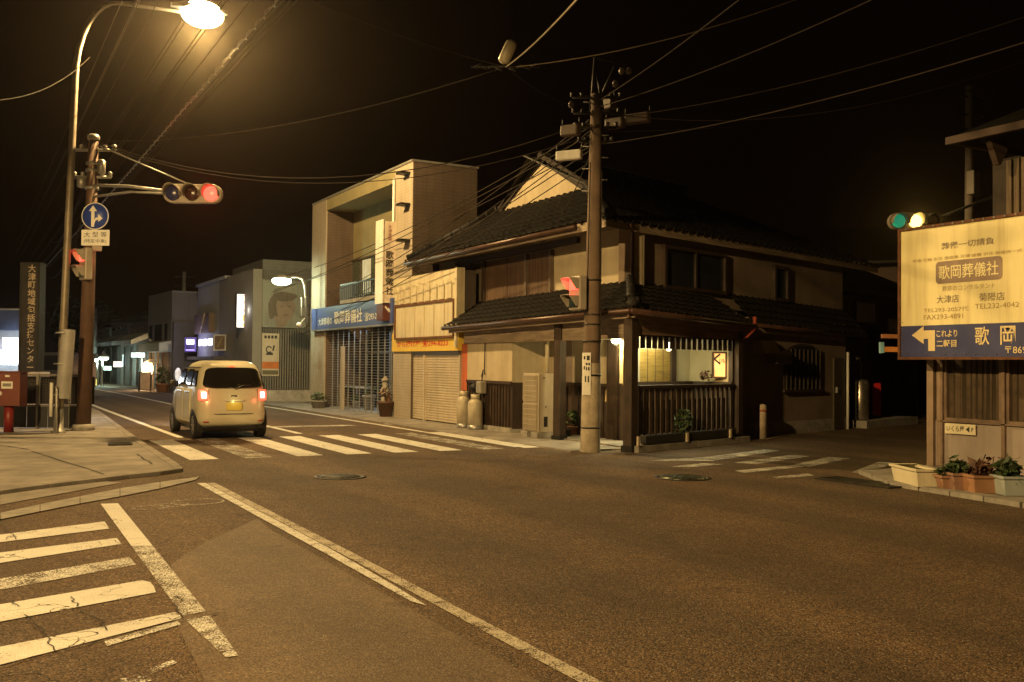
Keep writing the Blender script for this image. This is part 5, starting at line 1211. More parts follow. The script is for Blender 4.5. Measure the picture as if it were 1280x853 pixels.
for i,ch in enumerate('歌岡葬儀社'):
    zz=FG.Z(1228,420);text('lettering',ch,FG,ub0+cell*.36+cell*1.02*i,zz,.008,.27,ylet,t,w=.235,bold=.01)
text('lettering','〒869',FG,FG.U(1270,437),FG.Z(1266,437.5),.008,.10,ylet,t,w=FG.U(1282,437)-FG.U(1255,437),bold=.005)
# planters before the shop
def pot_rect(x0,x1,yb,yt,mat,label,depth=.28,flare=.84,name='planter_box',fol=None,fn=120,fr=.2,fs=.1,seed=1,dirv=(.1,-1)):
    a,b=G(x0,yb,.055),G(x1,yb,.055);c=(a+b)/2;Hh=OD((x0+x1)/2,yt,c.dot(FH)).z
    tt=thing(name,(c.x,c.y,.055),label,'planter');d=(b-a);d.z=0;L=d.length/2;d.normalize();n=Vector((-d.y,d.x,0));n=n if n.dot(CF)>0 else -n
    def loop(s,z,o=0): return [c*1+d*(-L*s-o)+n*(-o)+Vector((0,0,z-c.z)),c+d*(L*s+o)+n*(-o)+Vector((0,0,z-c.z)),c+d*(L*s+o)+n*(depth*s+o)+Vector((0,0,z-c.z)),c+d*(-L*s-o)+n*(depth*s+o)+Vector((0,0,z-c.z))]
    mb=MB();l0,l1=loop(flare,.055),loop(1,Hh);mb.add(l0+l1,[(3,2,1,0)]+[(i,(i+1)%4,4+(i+1)%4,4+i) for i in range(4)]);mb.build('pot',mat,tt)
    mb=MB();o1,i1=loop(1,Hh-.03,.018),loop(1,Hh,.018);i2=loop(.9,Hh);mb.add(o1+i1+i2,[(i,(i+1)%4,4+(i+1)%4,4+i) for i in range(4)]+[(4+i,4+(i+1)%4,8+(i+1)%4,8+i) for i in range(4)]);mb.build('rim',mat,tt)
    mb=MB();mb.poly(loop(.9,Hh-.04));mb.build('soil',soil,tt)
    if fol:
        cc=c+n*depth*.5;cc.z=Hh
        mb=MB();k=max(1,int(L/.12))
        for i in range(k): mb.leaves(cc+d*(-L*.8+L*1.6*(i+.5)/k)+Vector((0,0,fr*.5)),fr*.8,fr*.8,fr*.75,fn//k,fs,seed+i)
        mb.leaves(cc+Vector((0,0,fr*.55)),max(L*.9,fr),fr*1.1,fr*1.15,fn//5,fs*1.5,seed+50)
        mb.build('foliage',fol,tt)
        mb=MB();rd=random.Random(seed)
        for i in range(max(3,int(L/.05))): q=cc+d*rd.uniform(-L*.8,L*.8);mb.tube([q-Vector((0,0,.06)),q+d*rd.uniform(-.06,.06)+n*rd.uniform(-.05,.05)+Vector((0,0,fr*rd.uniform(.7,1.7)))],.006,5)
        mb.build('stem',wood_mid,tt)
    return tt
pw_=M('white_plastic',(.72,.66,.48),.5,var=.08,bmp=.05,streak=.2);po=M('orange_terracotta',(.38,.2,.11),.7,var=.15,bmp=.15,streak=.2);pk=M('pinkish_clay',(.36,.2,.13),.75,var=.2,bmp=.2,streak=.25);pbl=M('pale_blue_plastic',(.42,.48,.48),.5,var=.1,bmp=.05,streak=.2)
pot_rect(1146,1177,609,587,pw_,'long white trough planter at the corner of the shop, end-on',.75,.9,fol=None)
pot_rect(1178,1193,612,595,pk,'smallest clay pot, between the white trough and the mauve pot',.2,.78,fol=leafm,fn=70,fr=.10,fs=.08,seed=21)
pot_rect(1192,1217,613.5,592,M('mauve_clay',(.34,.2,.15),.75,var=.2,bmp=.2,streak=.25),'mauve clay pot of low green leaves under the shop window',.28,.86,fol=leafm,fn=160,fr=.13,fs=.09,seed=23)
pot_rect(1218,1254,617,595,po,'orange box planter of reddish plants under the shop window',.3,.96,fol=leafr,fn=200,fr=.14,fs=.10,seed=25)
pot_rect(1255,1285,620,596,pbl,'pale blue pot of tall green leaves at the right edge',.32,.86,fol=leafm,fn=200,fr=.16,fs=.11,seed=29)
# dark houses along the side street
H2=thing('dark_house',FW.P(14,0,-2),'dark unlit house behind the restaurant on the side street','house')
F2=FR(FW.P(uW1+.4,0,-.9)[:2],D1)
dk=M('dark_house_wall',(.12,.085,.065),.9,var=.3,scale=1.5,bmp=.3)
mb=MB();F2.box(mb,0,7,0,3.8,-5,0);mb.build('wall',dk,H2)
mb=MB();mb.hexa([F2.P(-.3,3.7,.7),F2.P(7.3,3.7,.7),F2.P(7.3,3.7,-2.5),F2.P(-.3,3.7,-2.5),F2.P(-.3,3.8,.7),F2.P(7.3,3.8,.7),F2.P(7.3,5.2,-2.5),F2.P(-.3,5.2,-2.5)]);mb.build('roof',tile,H2)
mb=MB();F2.box(mb,.9,1.5,2.9,3.6,0,.05);F2.box(mb,2.2,3.6,2.9,3.6,0,.05);w=mb.build('window_band',wood_dark,H2)
for a,b in ((.96,1.44),(2.26,3.54)): mb=MB();F2.box(mb,a,b,2.96,3.54,.05,.06);mb.build('pane',glassr,w)
mb=MB();mb.hexa([F2.P(-.2,2.4,.9),F2.P(7,2.4,.9),F2.P(7,2.65,0),F2.P(-.2,2.65,0),F2.P(-.2,2.46,.9),F2.P(7,2.46,.9),F2.P(7,2.71,0),F2.P(-.2,2.71,0)]);mb.build('awning',tile,H2)
H3=thing('dark_house',(28,19,0),'dark house closing the far end of the side street, right of the red cabinet','house')
F3=FR((31,24),(.5,-1));mb=MB();F3.box(mb,-4,8,0,5.5,-5,0);mb.build('wall',dk,H3);mb=MB();mb.hexa([F3.P(-4.5,5.5,.6),F3.P(8.5,5.5,.6),F3.P(8.5,5.5,-5),F3.P(-4.5,5.5,-5),F3.P(-4.5,5.6,.6),F3.P(8.5,5.6,.6),F3.P(8.5,7.3,-2.5),F3.P(-4.5,7.3,-2.5)]);mb.build('roof',tile,H3)
mb=MB();F3.box(mb,2,3.6,.1,2.2,0,.05);mb.build('door',wood_dark,H3)
# street-name arms poking out behind the signboard
p=OD(1112,437,15.9);t=thing('guide_sign_arm',p,'orange-edged sign arm with a pale blue tip sticking out left of the signboard','sign')
FA=FR((p.x,p.y),(CR.x,CR.y))
mb=MB();u0,z0=FA.px(1100,440);u1,z1=FA.px(1135,434);FA.box(mb,u0+.05,u1,z0,z1,-.04,.04);mb.build('arm',M('orange_arm',(.5,.2,.05),.5,var=.2),t);mb=MB();FA.box(mb,u0,u0+.05,z0-.02,FA.Z(1100,428),-.05,.05);mb.build('tip',M('pale_blue_tip',(.2,.4,.5),.5),t)
mb=MB();u0,z0=FA.px(1100,421);FA.box(mb,u0+.03,u1,FA.Z(1100,423),FA.Z(1100,418),-.04,.04);mb.build('upper_arm',M('brown_arm',(.3,.13,.05),.5,var=.2),t)
mb=MB();u=FA.U(1131,440);FA.box(mb,u-.03,u+.03,FA.Z(1131,442),FA.Z(1131,415),-.06,-.045);mb.build('bracket',darksteel,t)

# ================================================================== SHOPS FARTHER UP THE STREET
FPo=FR((9.9,39),(1,0));P_=thing('poster_building',(11,41,0),'grey ribbed building with a faded face billboard on its end wall','shop')
gs=M('grey_ribbed_siding',(.19,.18,.16),.8,var=.12,scale=1.2,bmp=.2,streak=.4,streakcol=(.13,.12,.1))
ztop=FPo.Z(350,338)
mb=MB();FPo.box(mb,-.02,6,.35,ztop,-6,0)
n=60
for i in range(n): u=6*i/n;FPo.box(mb,u,u+.05,.35,ztop,0,.003)
mb.build('end_wall',gs,P_)
mb=MB();FPo.box(mb,0,6,0,FPo.Z(350,488),-.5,.05);mb.build('footing',kerbm,P_)
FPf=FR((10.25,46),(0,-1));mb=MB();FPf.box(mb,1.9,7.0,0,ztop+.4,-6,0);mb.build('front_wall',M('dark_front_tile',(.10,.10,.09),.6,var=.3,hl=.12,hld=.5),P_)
mb=MB();FPf.box(mb,2.2,6.6,FPf.Z(300,475),FPf.Z(300,420),.0,.06);mb.build('front_shutter',M('ribbed_front',(.22,.24,.23),.5,.3,hl=.07,hld=.5),P_)
# billboard with a plain generic portrait
t=thing('billboard',FPo.P(FPo.U(356,410),FPo.Z(356,410),.08),'faded billboard with a brown-haired face on the grey end wall','billboard')
a,b=FPo.U(328,380,.08),FPo.U(383,380,.08);z0,z1=FPo.Z(355,410,.08),FPo.Z(355,351,.08)
mb=MB();FPo.box(mb,a,b,z0,z1,.02,.08);mb.build('panel',M('faded_green_panel',(.19,.2,.17),.7,var=.12,scale=1.5,bmp=.05,streak=.3),t)
def blob(cx,cy,rx,ry,d,mat,name,n=28,cut=None):
    u,z=FPo.px(cx,cy,.08);ru=(FPo.U(cx+rx,cy,.08)-u);rz=FPo.Z(cx,cy-ry,.08)-z
    pts=[];
    for k in range(n):
        an=2*PI*k/n;w=1+.06*math.sin(3*an+1)+.04*math.sin(5*an);pts.append(FPo.P(u+ru*math.cos(an)*w,z+rz*math.sin(an)*w,d))
    mb=MB();mb.poly(pts);mb.build(name,mat,t)
hair=M('faded_hair_print',(.10,.08,.06),.7,var=.3,scale=6,bmp=0);skin=M('faded_skin_print',(.19,.145,.11),.7,var=.15,scale=3,bmp=0)
blob(352,396,9,14,.083,skin,'printed_neck');blob(351,381,14,15,.084,hair,'printed_hair');blob(357,386,12,15,.086,skin,'printed_face');blob(356,371,15,6,.088,hair,'printed_hair');blob(340,386,5,13,.0885,hair,'printed_hair')
blob(352.5,383.5,2.2,.7,.089,hair,'printed_eye',14);blob(362,383.5,2,.7,.089,hair,'printed_eye',14);blob(357.5,394,3,.8,.089,M('faded_lip_print',(.16,.06,.05),.7),'printed_mouth',14)
# lower poster
t=thing('poster',FPo.P(FPo.U(338,470),FPo.Z(338,470),.03),'weathered white poster with black emblem and orange band below the billboard','poster')
a,b=FPo.U(327.5,440,.03),FPo.U(349,440,.03);z0,z1=FPo.Z(338,470,.03),FPo.Z(338,417,.03);h=z1-z0;w=b-a
mb=MB();FPo.box(mb,a,b,z0,z1,.017,.03);mb.build('paper',M('old_poster_paper',(.42,.37,.29),.8,var=.1,bmp=.05,streak=.25),t)
mb=MB()
for k in range(4): mb.poly([FPo.P(a+w*(.12+.2*k+dx),z0+h*zz,.034) for dx,zz in ((0,.88),(.14,.88),(.14,.95),(0,.95))])
u,z=a+w*.4,z0+h*.62
for k in range(20):
    an,an2=2*PI*k/20*.82+.4,2*PI*(k+1)/20*.82+.4;mb.poly([FPo.P(u+r*math.cos(q),z+r*1.1*math.sin(q),.034) for r,q in ((.13,an),(.13,an2),(.085,an2),(.085,an))])
mb.poly([FPo.P(u+dx,z+dz,.0345) for dx,dz in ((.13,-.05),(.2,-.05),(.24,.17),(.17,.17))]);mb.poly([FPo.P(u+dx,z+dz,.035) for dx,dz in ((-.13,-.22),(.17,-.22),(.15,-.12),(-.08,-.12))]);mb.build('emblem',ink,t)
mb=MB();mb.poly([FPo.P(u_,z_,.035) for u_,z_ in ((a+.01,z0+h*.17),(b-.01,z0+h*.17),(b-.01,z0+h*.33),(a+.01,z0+h*.33))]);mb.build('orange_band',M('faded_orange',(.42,.13,.03),.7,var=.3),t)
mb=MB();mb.poly([FPo.P(u_,z_,.035) for u_,z_ in ((a+.03,z0+h*.03),(b-.03,z0+h*.03),(b-.03,z0+h*.13),(a+.03,z0+h*.13))]);mb.build('dark_band',M('faded_olive',(.10,.09,.05),.7,var=.5,scale=20),t)
# lit projecting sign
a_,b_=OS(295.5,389,40.4),OS(309.5,389,40.4);FL2=FR((a_.x,a_.y),(b_.x-a_.x,b_.y-a_.y))
zz0,zz1=FL2.Z(302,410),FL2.Z(302,367.5);ww=(b_-a_).length
t=thing('lit_sign',FL2.P(ww/2,zz0,0),'upright brightly lit white sign box high on the dark shop front','lit sign')
mb=MB();FL2.box(mb,.02,ww-.02,zz0+.02,zz1-.02,-.22,0);mb.build('panel',EM('white_sign_glow',(1,.94,.88),1.7),t)
mb=MB()
for q in ((0,.02,zz0,zz1),(ww-.02,ww,zz0,zz1),(0.02,ww-.02,zz0,zz0+.02),(.02,ww-.02,zz1-.02,zz1)): FL2.box(mb,*q,-.24,.01)
mb.build('frame',darksteel,t)
hh=zz1-zz0
mb=MB()
for z in (.93,.74,.49):
    mb.poly([FL2.P(ww*x,zz0+hh*(z+dz),.006) for x,dz in ((.1,0),(.9,0),(.9,.028),(.1,.028))])
mb.build('red_print',EM('red_print_glow',(.75,.25,.15),.7),t)
mb=MB()
for x,z,w_,h_ in ((.15,.3,.07,.1),(.15,.1,.07,.12),(.45,.33,.08,.06)): mb.poly([FL2.P(ww*(x+dx),zz0+hh*(z+dz),.006) for dx,dz in ((0,0),(w_,0),(w_,h_),(0,h_))])
mb.build('dark_print',EM('dark_print_glow',(.3,.2,.15),.4),t)
mb=MB()
for x,z,w_,h_ in ((.55,.2,.3,.18),(.6,.03,.3,.12)): mb.poly([FL2.P(ww*(x+dx),zz0+hh*(z+dz),.006) for dx,dz in ((0,0),(w_,0),(w_,h_),(0,h_))])
mb.build('orange_print',EM('orange_print_glow',(.9,.5,.15),.9),t)
lamp('lit_sign_light','POINT',FL2.P(ww/2,(zz0+zz1)/2,.7),12,(1,.93,.85),.2)
# white building with brown window awning and small signs
FWt=FR((9.9,52),(0,-1));Wb=thing('white_building',(10.5,47,0),'pale two-storey building with brown louvred window and small signs','shop')
wu0,wu1=FWt.U(247,400),FWt.U(282.5,400)
zt0=FWt.Z(265,354)
wht=M('pale_grey_wall',(.34,.36,.37),.8,var=.1,scale=1,bmp=.15,streak=.3)
mb=MB();FWt.box(mb,wu0,wu1,FWt.Z(265,447),zt0,-7,0);mb.build('upper_wall',wht,Wb)
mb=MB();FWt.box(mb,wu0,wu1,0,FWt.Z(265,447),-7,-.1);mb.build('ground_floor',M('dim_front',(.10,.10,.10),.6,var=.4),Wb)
mb=MB();FWt.box(mb,wu0-.1,wu1+.1,zt0,zt0+.12,-7,.1);mb.build('coping',wht,Wb)
a,b=FWt.U(249.5,405),FWt.U(268,405);z0,z1=FWt.Z(259,417),FWt.Z(259,393)
mb=MB();FWt.box(mb,a,b,z0,z1,.0,.25)
mb.build('louvred_window',M('brown_louvre',(.13,.09,.07),.6,var=.5,hl=.14,hld=.6),Wb)
mb=MB();mb.tube([FWt.P(a+(b-a)*.75,z1,.28),FWt.P(a+(b-a)*.5,z0,.28)],.04,6);mb.build('leaning_rod',M('pale_rod',(.35,.3,.22),.6),Wb)
mb=MB();FWt.box(mb,wu0,wu1,FWt.Z(265,450),FWt.Z(265,446),-.1,.5);mb.build('canopy',M('dark_canopy',(.06,.05,.06),.6),Wb)
w0,w1=FWt.Z(259,432),FWt.Z(259,424)
mb=MB();
for x0,x1 in ((249,251),(253,258.5),(260.5,265.5)): FWt.box(mb,FWt.U(x0,428),FWt.U(x1,428),w0,w1,.0,.03)
mb.build('lit_window',EM('violet_white_glow',(.8,.78,1),3.0),Wb)
q=FWt.P(FWt.U(256,428),(w0+w1)/2,.9);lamp('window_light','POINT',q,35,(.72,.68,1),.2)
# purple-lit square sign at its left
def psign(x0,x1,y0,y1,Y,label,face,frame,name='shop_sign',print_=None):
    a_,b_=OD(x0,(y0+y1)/2,Y),OD(x1,(y0+y1)/2,Y);F=FR((a_.x,a_.y),(CR.x,CR.y));w=(b_-a_).length;z1,z0=F.Z((x0+x1)/2,y0),F.Z((x0+x1)/2,y1)
    t=thing(name,F.P(w/2,z0,0),label,'sign')
    mb=MB();F.box(mb,.05,w-.05,z0+.05,z1-.05,-.18,0);mb.build('panel',face,t)
    mb=MB()
    for q in ((0,.05,z0,z1),(w-.05,w,z0,z1),(.05,w-.05,z0,z0+.05),(.05,w-.05,z1-.05,z1)): F.box(mb,*q,-.2,.02)
    mb.build('frame',frame,t)
    return t,F,w,z0,z1
t,F,w,z0,z1=psign(231,245,422,440,48.0,'dark square sign with a glowing violet-white panel on the blue-grey building side',M('violet_dark',(.04,.03,.10),.5),M('violet_frame',(.12,.1,.3),.4))
mb=MB();F.box(mb,w*.18,w*.82,z0+(z1-z0)*.52,z1-.1,.0,.03);mb.build('lit_panel',EM('violet_glow',(.80,.76,1),5),t)
mb=MB();F.box(mb,w*.12,w*.88,z0+.07,z0+.11,.0,.03);mb.build('lit_edge',EM('violet_edge',(.45,.35,1),2),t)
lamp('sign_light','POINT',F.P(w/2,z0+.4,.6),15,(.5,.42,1),.1)
t,F,w,z0,z1=psign(267,282.5,418.5,438.5,42.8,'framed brown picture sign hanging beside the lit windows of the pale building',M('brown_print_panel',(.12,.08,.055),.6,var=.5,scale=9),M('pale_frame',(.42,.42,.40),.5))
mb=MB();F.prism(mb,[(w*.25,z0+.15),(w*.4,z0+.15),(w*.75,z1-.12),(w*.6,z1-.12)],0,.01);mb.build('picture_mark',M('olive_print',(.2,.16,.05),.6),t)
# blue-grey building
b0,b1,b2=G(214,488.5),OD(186.5,487,55.5),None
p1=Vector((9.0,51.6));p0=Vector((8.7,57.0))
FBg=FR(p0,(p1-p0));L1=(p1-p0).length;Bg=thing('blue_grey_building',(9.5,54,0),'tall blue-grey building with three narrow windows over a warm lit shop','shop')
zt0=FBg.Z(200,367)
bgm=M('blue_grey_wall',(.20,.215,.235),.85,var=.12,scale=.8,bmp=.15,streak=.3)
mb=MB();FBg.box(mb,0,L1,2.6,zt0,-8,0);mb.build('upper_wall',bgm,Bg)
FBs=FR(p1,(1,.05));mb=MB();FBs.box(mb,0.01,1.35,0,zt0-.1,-.2,.01);mb.build('side_wall',M('blue_grey_shaded_side',(.13,.135,.15),.85,var=.15,scale=.8,bmp=.15,streak=.3),Bg)  # same wall darkened in its colour, as this side is lit less
mb=MB();FBs.box(mb,.03,1.3,0,FBs.Z(226,403),.01,.35);mb.build('lean_to',M('dark_blue_cladding',(.08,.085,.10),.7,var=.2),Bg)
for x0,x1 in ((187.5,190.5),(194,202.5),(206.5,209.5)):
    mb=MB();FBg.box(mb,FBg.U(x0,415),FBg.U(x1,415),FBg.Z(200,426),FBg.Z(200,406),.0,.04);mb.build('narrow_window',glassd,Bg)
mb=MB();mb.hexa([FBg.P(-.1,FBg.Z(200,440),.6),FBg.P(L1,FBg.Z(200,440),.6),FBg.P(L1,FBg.Z(200,438),0),FBg.P(-.1,FBg.Z(200,438),0),FBg.P(-.1,FBg.Z(200,430),.6),FBg.P(L1,FBg.Z(200,430),.6),FBg.P(L1,FBg.Z(200,427),0),FBg.P(-.1,FBg.Z(200,427),0)]);mb.build('awning',M('pale_green_awning',(.45,.52,.44),.6,var=.25,scale=1.2,bmp=.1),Bg)
mb=MB();FBg.box(mb,0,L1,2.45,FBg.Z(200,440)-.02,-.02,.15);mb.build('fascia_panel',M('painted_reflection_panel',(.16,.22,.28),.3,var=.3),Bg)  # bluish reflection put into the panel's base colour
z1=2.45
mb=MB();FBg.box(mb,0,L1,0,z1,-3,-2.9);mb.build('shop_interior',EM('warm_interior_glow',(1,.50,.16),1.1,patt=(1.6,.25)),Bg)  # back wall glows in its own material, in place of lamplight
mb=MB()
for u in (0,.9,1.9,3.0,L1-.9): FBg.box(mb,u,u+.1,0,z1,-.15,-.05)
FBg.box(mb,L1-.85,L1,0,z1,-.12,-.08);FBg.box(mb,0,L1,z1-.35,z1,-.12,-.02);mb.build('shop_front_frame',M('dark_front_frame',(.12,.09,.06),.6,var=.3),Bg)
lamp('shop_light','AREA',FBg.P(L1*.45,z1-.1,-1.2),120,(1,.62,.26),1.8,(0,0,0))
q=OD(184.5,461,53.2);mb=MB();mb.ball(q,.3,.3,.42);mb.build('globe_lamp',EM('warm_globe_glow',(1,.66,.34),7),Bg)
mb=MB();mb.tube([q,FBg.P(.5,q.z+.2,-.1)],.03,6);mb.build('lamp_bracket',darksteel,Bg)
lamp('globe_light','POINT',q+Vector((-.5,-.4,-.2)),120,(1,.68,.38),.2)
t=thing('shop_board_sign',FBg.P(FBg.U(197,452),FBg.Z(197,454),.2),'small ochre name board over the warm lit shop','sign');mb=MB();FBg.box(mb,FBg.U(190.5,452),FBg.U(203,452),FBg.Z(197,454),FBg.Z(197,449.5),.16,.22);mb.build('board',M('ochre_board',(.4,.26,.06),.6),t);mb=MB();FBg.box(mb,FBg.U(192,452),FBg.U(201,452),FBg.Z(197,452.4),FBg.Z(197,451),.22,.225);mb.build('lettering',ink,t)
q=G(203,490.5);plant(q,.4,.5,160,.22,leafm,'leafy shrub in a pot before the warm lit shop',potm=terra,potr=.35,poth=.45,seed=31)
q=G(181,489);t=thing('sandwich_board',q,'small pale menu board standing left of the warm lit shop','sign board');mb=MB();mb.box(q.x-.3,q.x+.3,q.y-.05,q.y,.1,1.0);mb.build('panel',M('menu_board',(.4,.33,.28),.7,var=.3),t);mb=MB();mb.box(q.x-.3,q.x-.25,q.y-.05,q.y+.3,.0,1.02);mb.box(q.x+.25,q.x+.3,q.y-.05,q.y+.3,.0,1.02);mb.build('leg',wood_mid,t)
q=G(222,493);t=thing('lit_floor_sign',q+Vector((0,0,0)),'small glowing oval floor sign just left of the car roof','lit sign');mb=MB();mb.ball(q+Vector((0,0,.95)),.15,.08,.33);mb.build('glowing_panel',EM('oval_glow',(.8,.82,.8),.8,patt=(7,.15)),t);mb=MB();mb.tube([q,q+Vector((0,0,.65))],.05,8);mb.lathe(q,[(.25,0),(.25,.05),(.05,.08)],14);mb.build('stand',darksteel,t)
# three farther shops
def shop(xa,Ya,xb,Yb,ytop,label,wallm,kind):
    a,b=OD(xa,480,Ya),OD(xb,480,Yb);F=FR((a.x,a.y),(b.x-a.x,b.y-a.y));L=((b-a).xy).length
    t=thing('shop_house',F.P(L/2,0,0),label,'shop');zt=F.Z((xa+xb)/2,ytop)
    mb=MB();F.box(mb,0,L,2.7,zt,-7,0);mb.build('upper_wall',wallm,t)
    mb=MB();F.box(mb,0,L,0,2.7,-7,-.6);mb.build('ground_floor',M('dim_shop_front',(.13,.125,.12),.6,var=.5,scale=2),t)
    mb=MB();mb.hexa([F.P(-.2,zt,.5),F.P(L+.2,zt,.5),F.P(L+.2,zt,-7),F.P(-.2,zt,-7),F.P(-.2,zt+.1,.5),F.P(L+.2,zt+.1,.5),F.P(L+.2,zt+1.4,-3.5),F.P(-.2,zt+1.4,-3.5)]);mb.build('roof',tile,t)
    n=3
    for i in range(n):
        u=L*(i+.25)/n;mb=MB();F.box(mb,u,u+L/n*.5,3.6,min(zt-.3,4.8),.0,.05);mb.build('window',glassd,t)
    mb=MB();mb.hexa([F.P(0,2.5,1.0),F.P(L,2.5,1.0),F.P(L,2.9,0),F.P(0,2.9,0),F.P(0,2.75,1.0),F.P(L,2.75,1.0),F.P(L,3.2,0),F.P(0,3.2,0)]);mb.build('awning',M('pale_awning_'+str(kind),[(.5,.56,.52),(.3,.33,.33),(.2,.2,.2)][kind],.6,var=.3,scale=1),t)
    k=3
    for i in range(k+1): mb=MB();u=L*i/k;F.box(mb,u-.06,u+.06,0,2.5,-.55,-.45);mb.build('front_post',M('dim_frame',(.08,.08,.075),.6),t)
    mb=MB();F.box(mb,L*.2,L*.2+.7,1.2,2.0,-.59,-.52);mb.build('lit_window',EM('far_window_glow_'+str(kind),[(1,.85,.6),(.8,.95,1),(1,.8,.3)][kind],1.5,patt=(3,.1)),t)
    mb=MB();F.box(mb,L*.6,L*.6+.5,.3,1.9,-.59,-.54);mb.build('shop_door',glassr,t)
    return F,L,t
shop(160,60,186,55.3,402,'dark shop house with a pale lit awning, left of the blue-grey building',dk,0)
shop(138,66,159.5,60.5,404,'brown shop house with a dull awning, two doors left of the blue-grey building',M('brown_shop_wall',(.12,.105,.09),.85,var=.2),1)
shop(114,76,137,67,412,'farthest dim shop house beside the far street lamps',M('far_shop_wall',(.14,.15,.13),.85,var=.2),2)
for x,y0,y1,w_,Y,c_,lab in ((147,452,459,.5,58,(1,.95,.85),'small white lit shop sign over the second dim awning'),(134,458,463,.45,62,(.7,1,.85),'tiny pale green lit sign farther along the dim shops'),(116.5,474,482,.35,63,(1,.85,.2),'small yellow lit box at the foot of the far utility pole'),(172,441,447,.7,53.2,(.75,.95,1),'small bluish lit sign over the pale awning left of the warm shop')):
    q=OD(x,(y0+y1)/2,Y);F=FR((q.x,q.y),(CR.x,CR.y));z1,z0=F.Z(x,y0),F.Z(x,y1);t=thing('lit_sign',F.P(0,z0,0),lab,'lit sign')
    mb=MB();F.box(mb,-w_/2,w_/2,z0,z1,-.1,0);mb.build('panel',EM('small_sign_glow_%d'%x,c_,2.2,patt=(9,.3)),t)
    mb=MB();F.box(mb,-w_/2-.03,w_/2+.03,z1,z1+.04,-.12,.02);F.box(mb,-w_/2-.03,w_/2+.03,z0-.04,z0,-.12,.02);mb.build('frame',darksteel,t)
# far trees beyond the bend
trunkm=M('tree_bark',(.06,.045,.03),.9,var=.4,bmp=.6)
for x,Y,h,r,sd,lab in ((108,88,5.5,2.6,1,'dark round tree at the far end of the street behind the lamps'),(96,96,7.5,3.2,2,'taller dark tree behind the left poles at the far end of the street')):
    q=OD(x,480,Y);t=thing('tree',(q.x,q.y,0),lab,'tree')
    b=Vector((q.x,q.y,0));mb=MB();mb.tube([b,b+Vector((.1,0,h*.45)),b+Vector((0,.1,h*.8))],[.25,.17,.06],8)
    for k in range(5): an=k*1.3;mb.tube([b+Vector((.08,0,h*(.4+.07*k))),b+Vector((math.cos(an)*r*.6,math.sin(an)*r*.6,h*(.6+.07*k)))],[.08,.03],6)
    mb.build('trunk',trunkm,t)
    mb=MB();rd=random.Random(sd)
    for k in range(9):
        an=rd.uniform(0,6.28);rr=r*rd.uniform(.1,.75);mb.leaves(b+Vector((math.cos(an)*rr,math.sin(an)*rr,h*rd.uniform(.55,1.0))),r*.5,r*.5,r*.4,130,.4,sd*20+k)
    mb.build('crown',leafm,t)
# street lamps farther on
merc=(.72,1.0,.78)
pal=EM('mercury_glow',(.80,1.0,.76),30)
def far_lamp(x,yb,yl,Y,label,power,arm):
    b=OD(x,480,Y);b.z=0;z=OD(x,yl,Y).z;t=thing('street_lamp',b,label,'street lamp')
    mb=MB();mb.tube([b,b+Vector((0,0,z-.1))]+[b+arm*(1-math.cos(PI/2*k/5))*.6+Vector((0,0,z-.1+.5*math.sin(PI/2*k/5))) for k in range(1,6)]+[b+arm+Vector((0,0,z+.35))],[.07]*2+[.05]*6,8);mb.build('pole',steel,t)
    h=b+arm+Vector((0,0,z));mb=MB();mb.lathe(h,[(.36,.05),(.34,.12),(.18,.24),(.06,.34)],16);mb.build('shade',steel,t)
    mb=MB();mb.ball(h,.28,.28,.12);mb.build('bulb',pal,t)
    lamp('mercury_light','POINT',h-Vector((0,0,.35)),power,merc,.15);return t
far_lamp(127,484,448,60,'far street lamp with a pale green flat head, right one of the far pair',170,Vector((.0,0,0))+CR*.1)
far_lamp(122.5,484,450,64,'far street lamp with a glaring head, left one of the far pair',170,CR*-.25)
# wall lamp on the funeral shop
b=OD(383,405,34.9);t=thing('wall_lamp',b,'bright greenish-white lamp on a curved wall arm beside the billboard','street lamp')
pts=[OD(383,404,34.9),OD(382,372,34.9),OD(381,357,34.9),OD(378,349,34.9),OD(371,346.5,34.9),OD(360,346.5,34.9)]
mb=MB();mb.tube(pts,.04,8);mb.build('arm',steel,t)
h=OD(352,351.5,34.9);mb=MB();mb.ball(h,.34,.30,.15,20,12);mb.build('glass_bowl',EM('wall_lamp_glow',(.85,1.0,.72),35),t)
mb=MB();mb.lathe(h+Vector((0,0,.08)),[(.33,0),(.26,.08),(.08,.14)],18);mb.tube([h+Vector((0,0,.15)),pts[-1]],.035,8);mb.build('hood',steel,t)
mb=MB();q=OD(374,406,34.9);mb.ball(q,.1,.1,.08);mb.tube([q,OD(381,398,34.9)],.02,6);mb.tube([OD(377,372,34.9),OD(377,396,34.9)],.02,6);mb.build('small_fitting',white,t)
lamp('wall_lamp_light','POINT',h-Vector((0,0,.3)),170,(.80,1.0,.62),.15)
# utility poles by the far shops
for x,Y,yt,lab in ((228,50.5,340,'thin utility pole standing against the blue-grey building'),(118,66,385,'utility pole at the bend beside the far street lamps')):
    b=OD(x,480,Y);b.z=0;z=OD(x+1,yt,Y).z;t=thing('utility_pole',b,lab,'utility pole')
    mb=MB();mb.tube([b,b+Vector((0,0,z))],[.16,.09],10);mb.build('shaft',M('far_pole',(.2,.2,.19),.8,var=.3),t)
    mb=MB()
    for k in (.25,.7): mb.tube([b+Vector((0,0,z-k))-CR*.5,b+Vector((0,0,z-k))+CR*.5],.035,6)
    mb.build('cross_arm',darksteel,t)
# ================================================================== LEFT SIDE behind the pavement
zp=KH
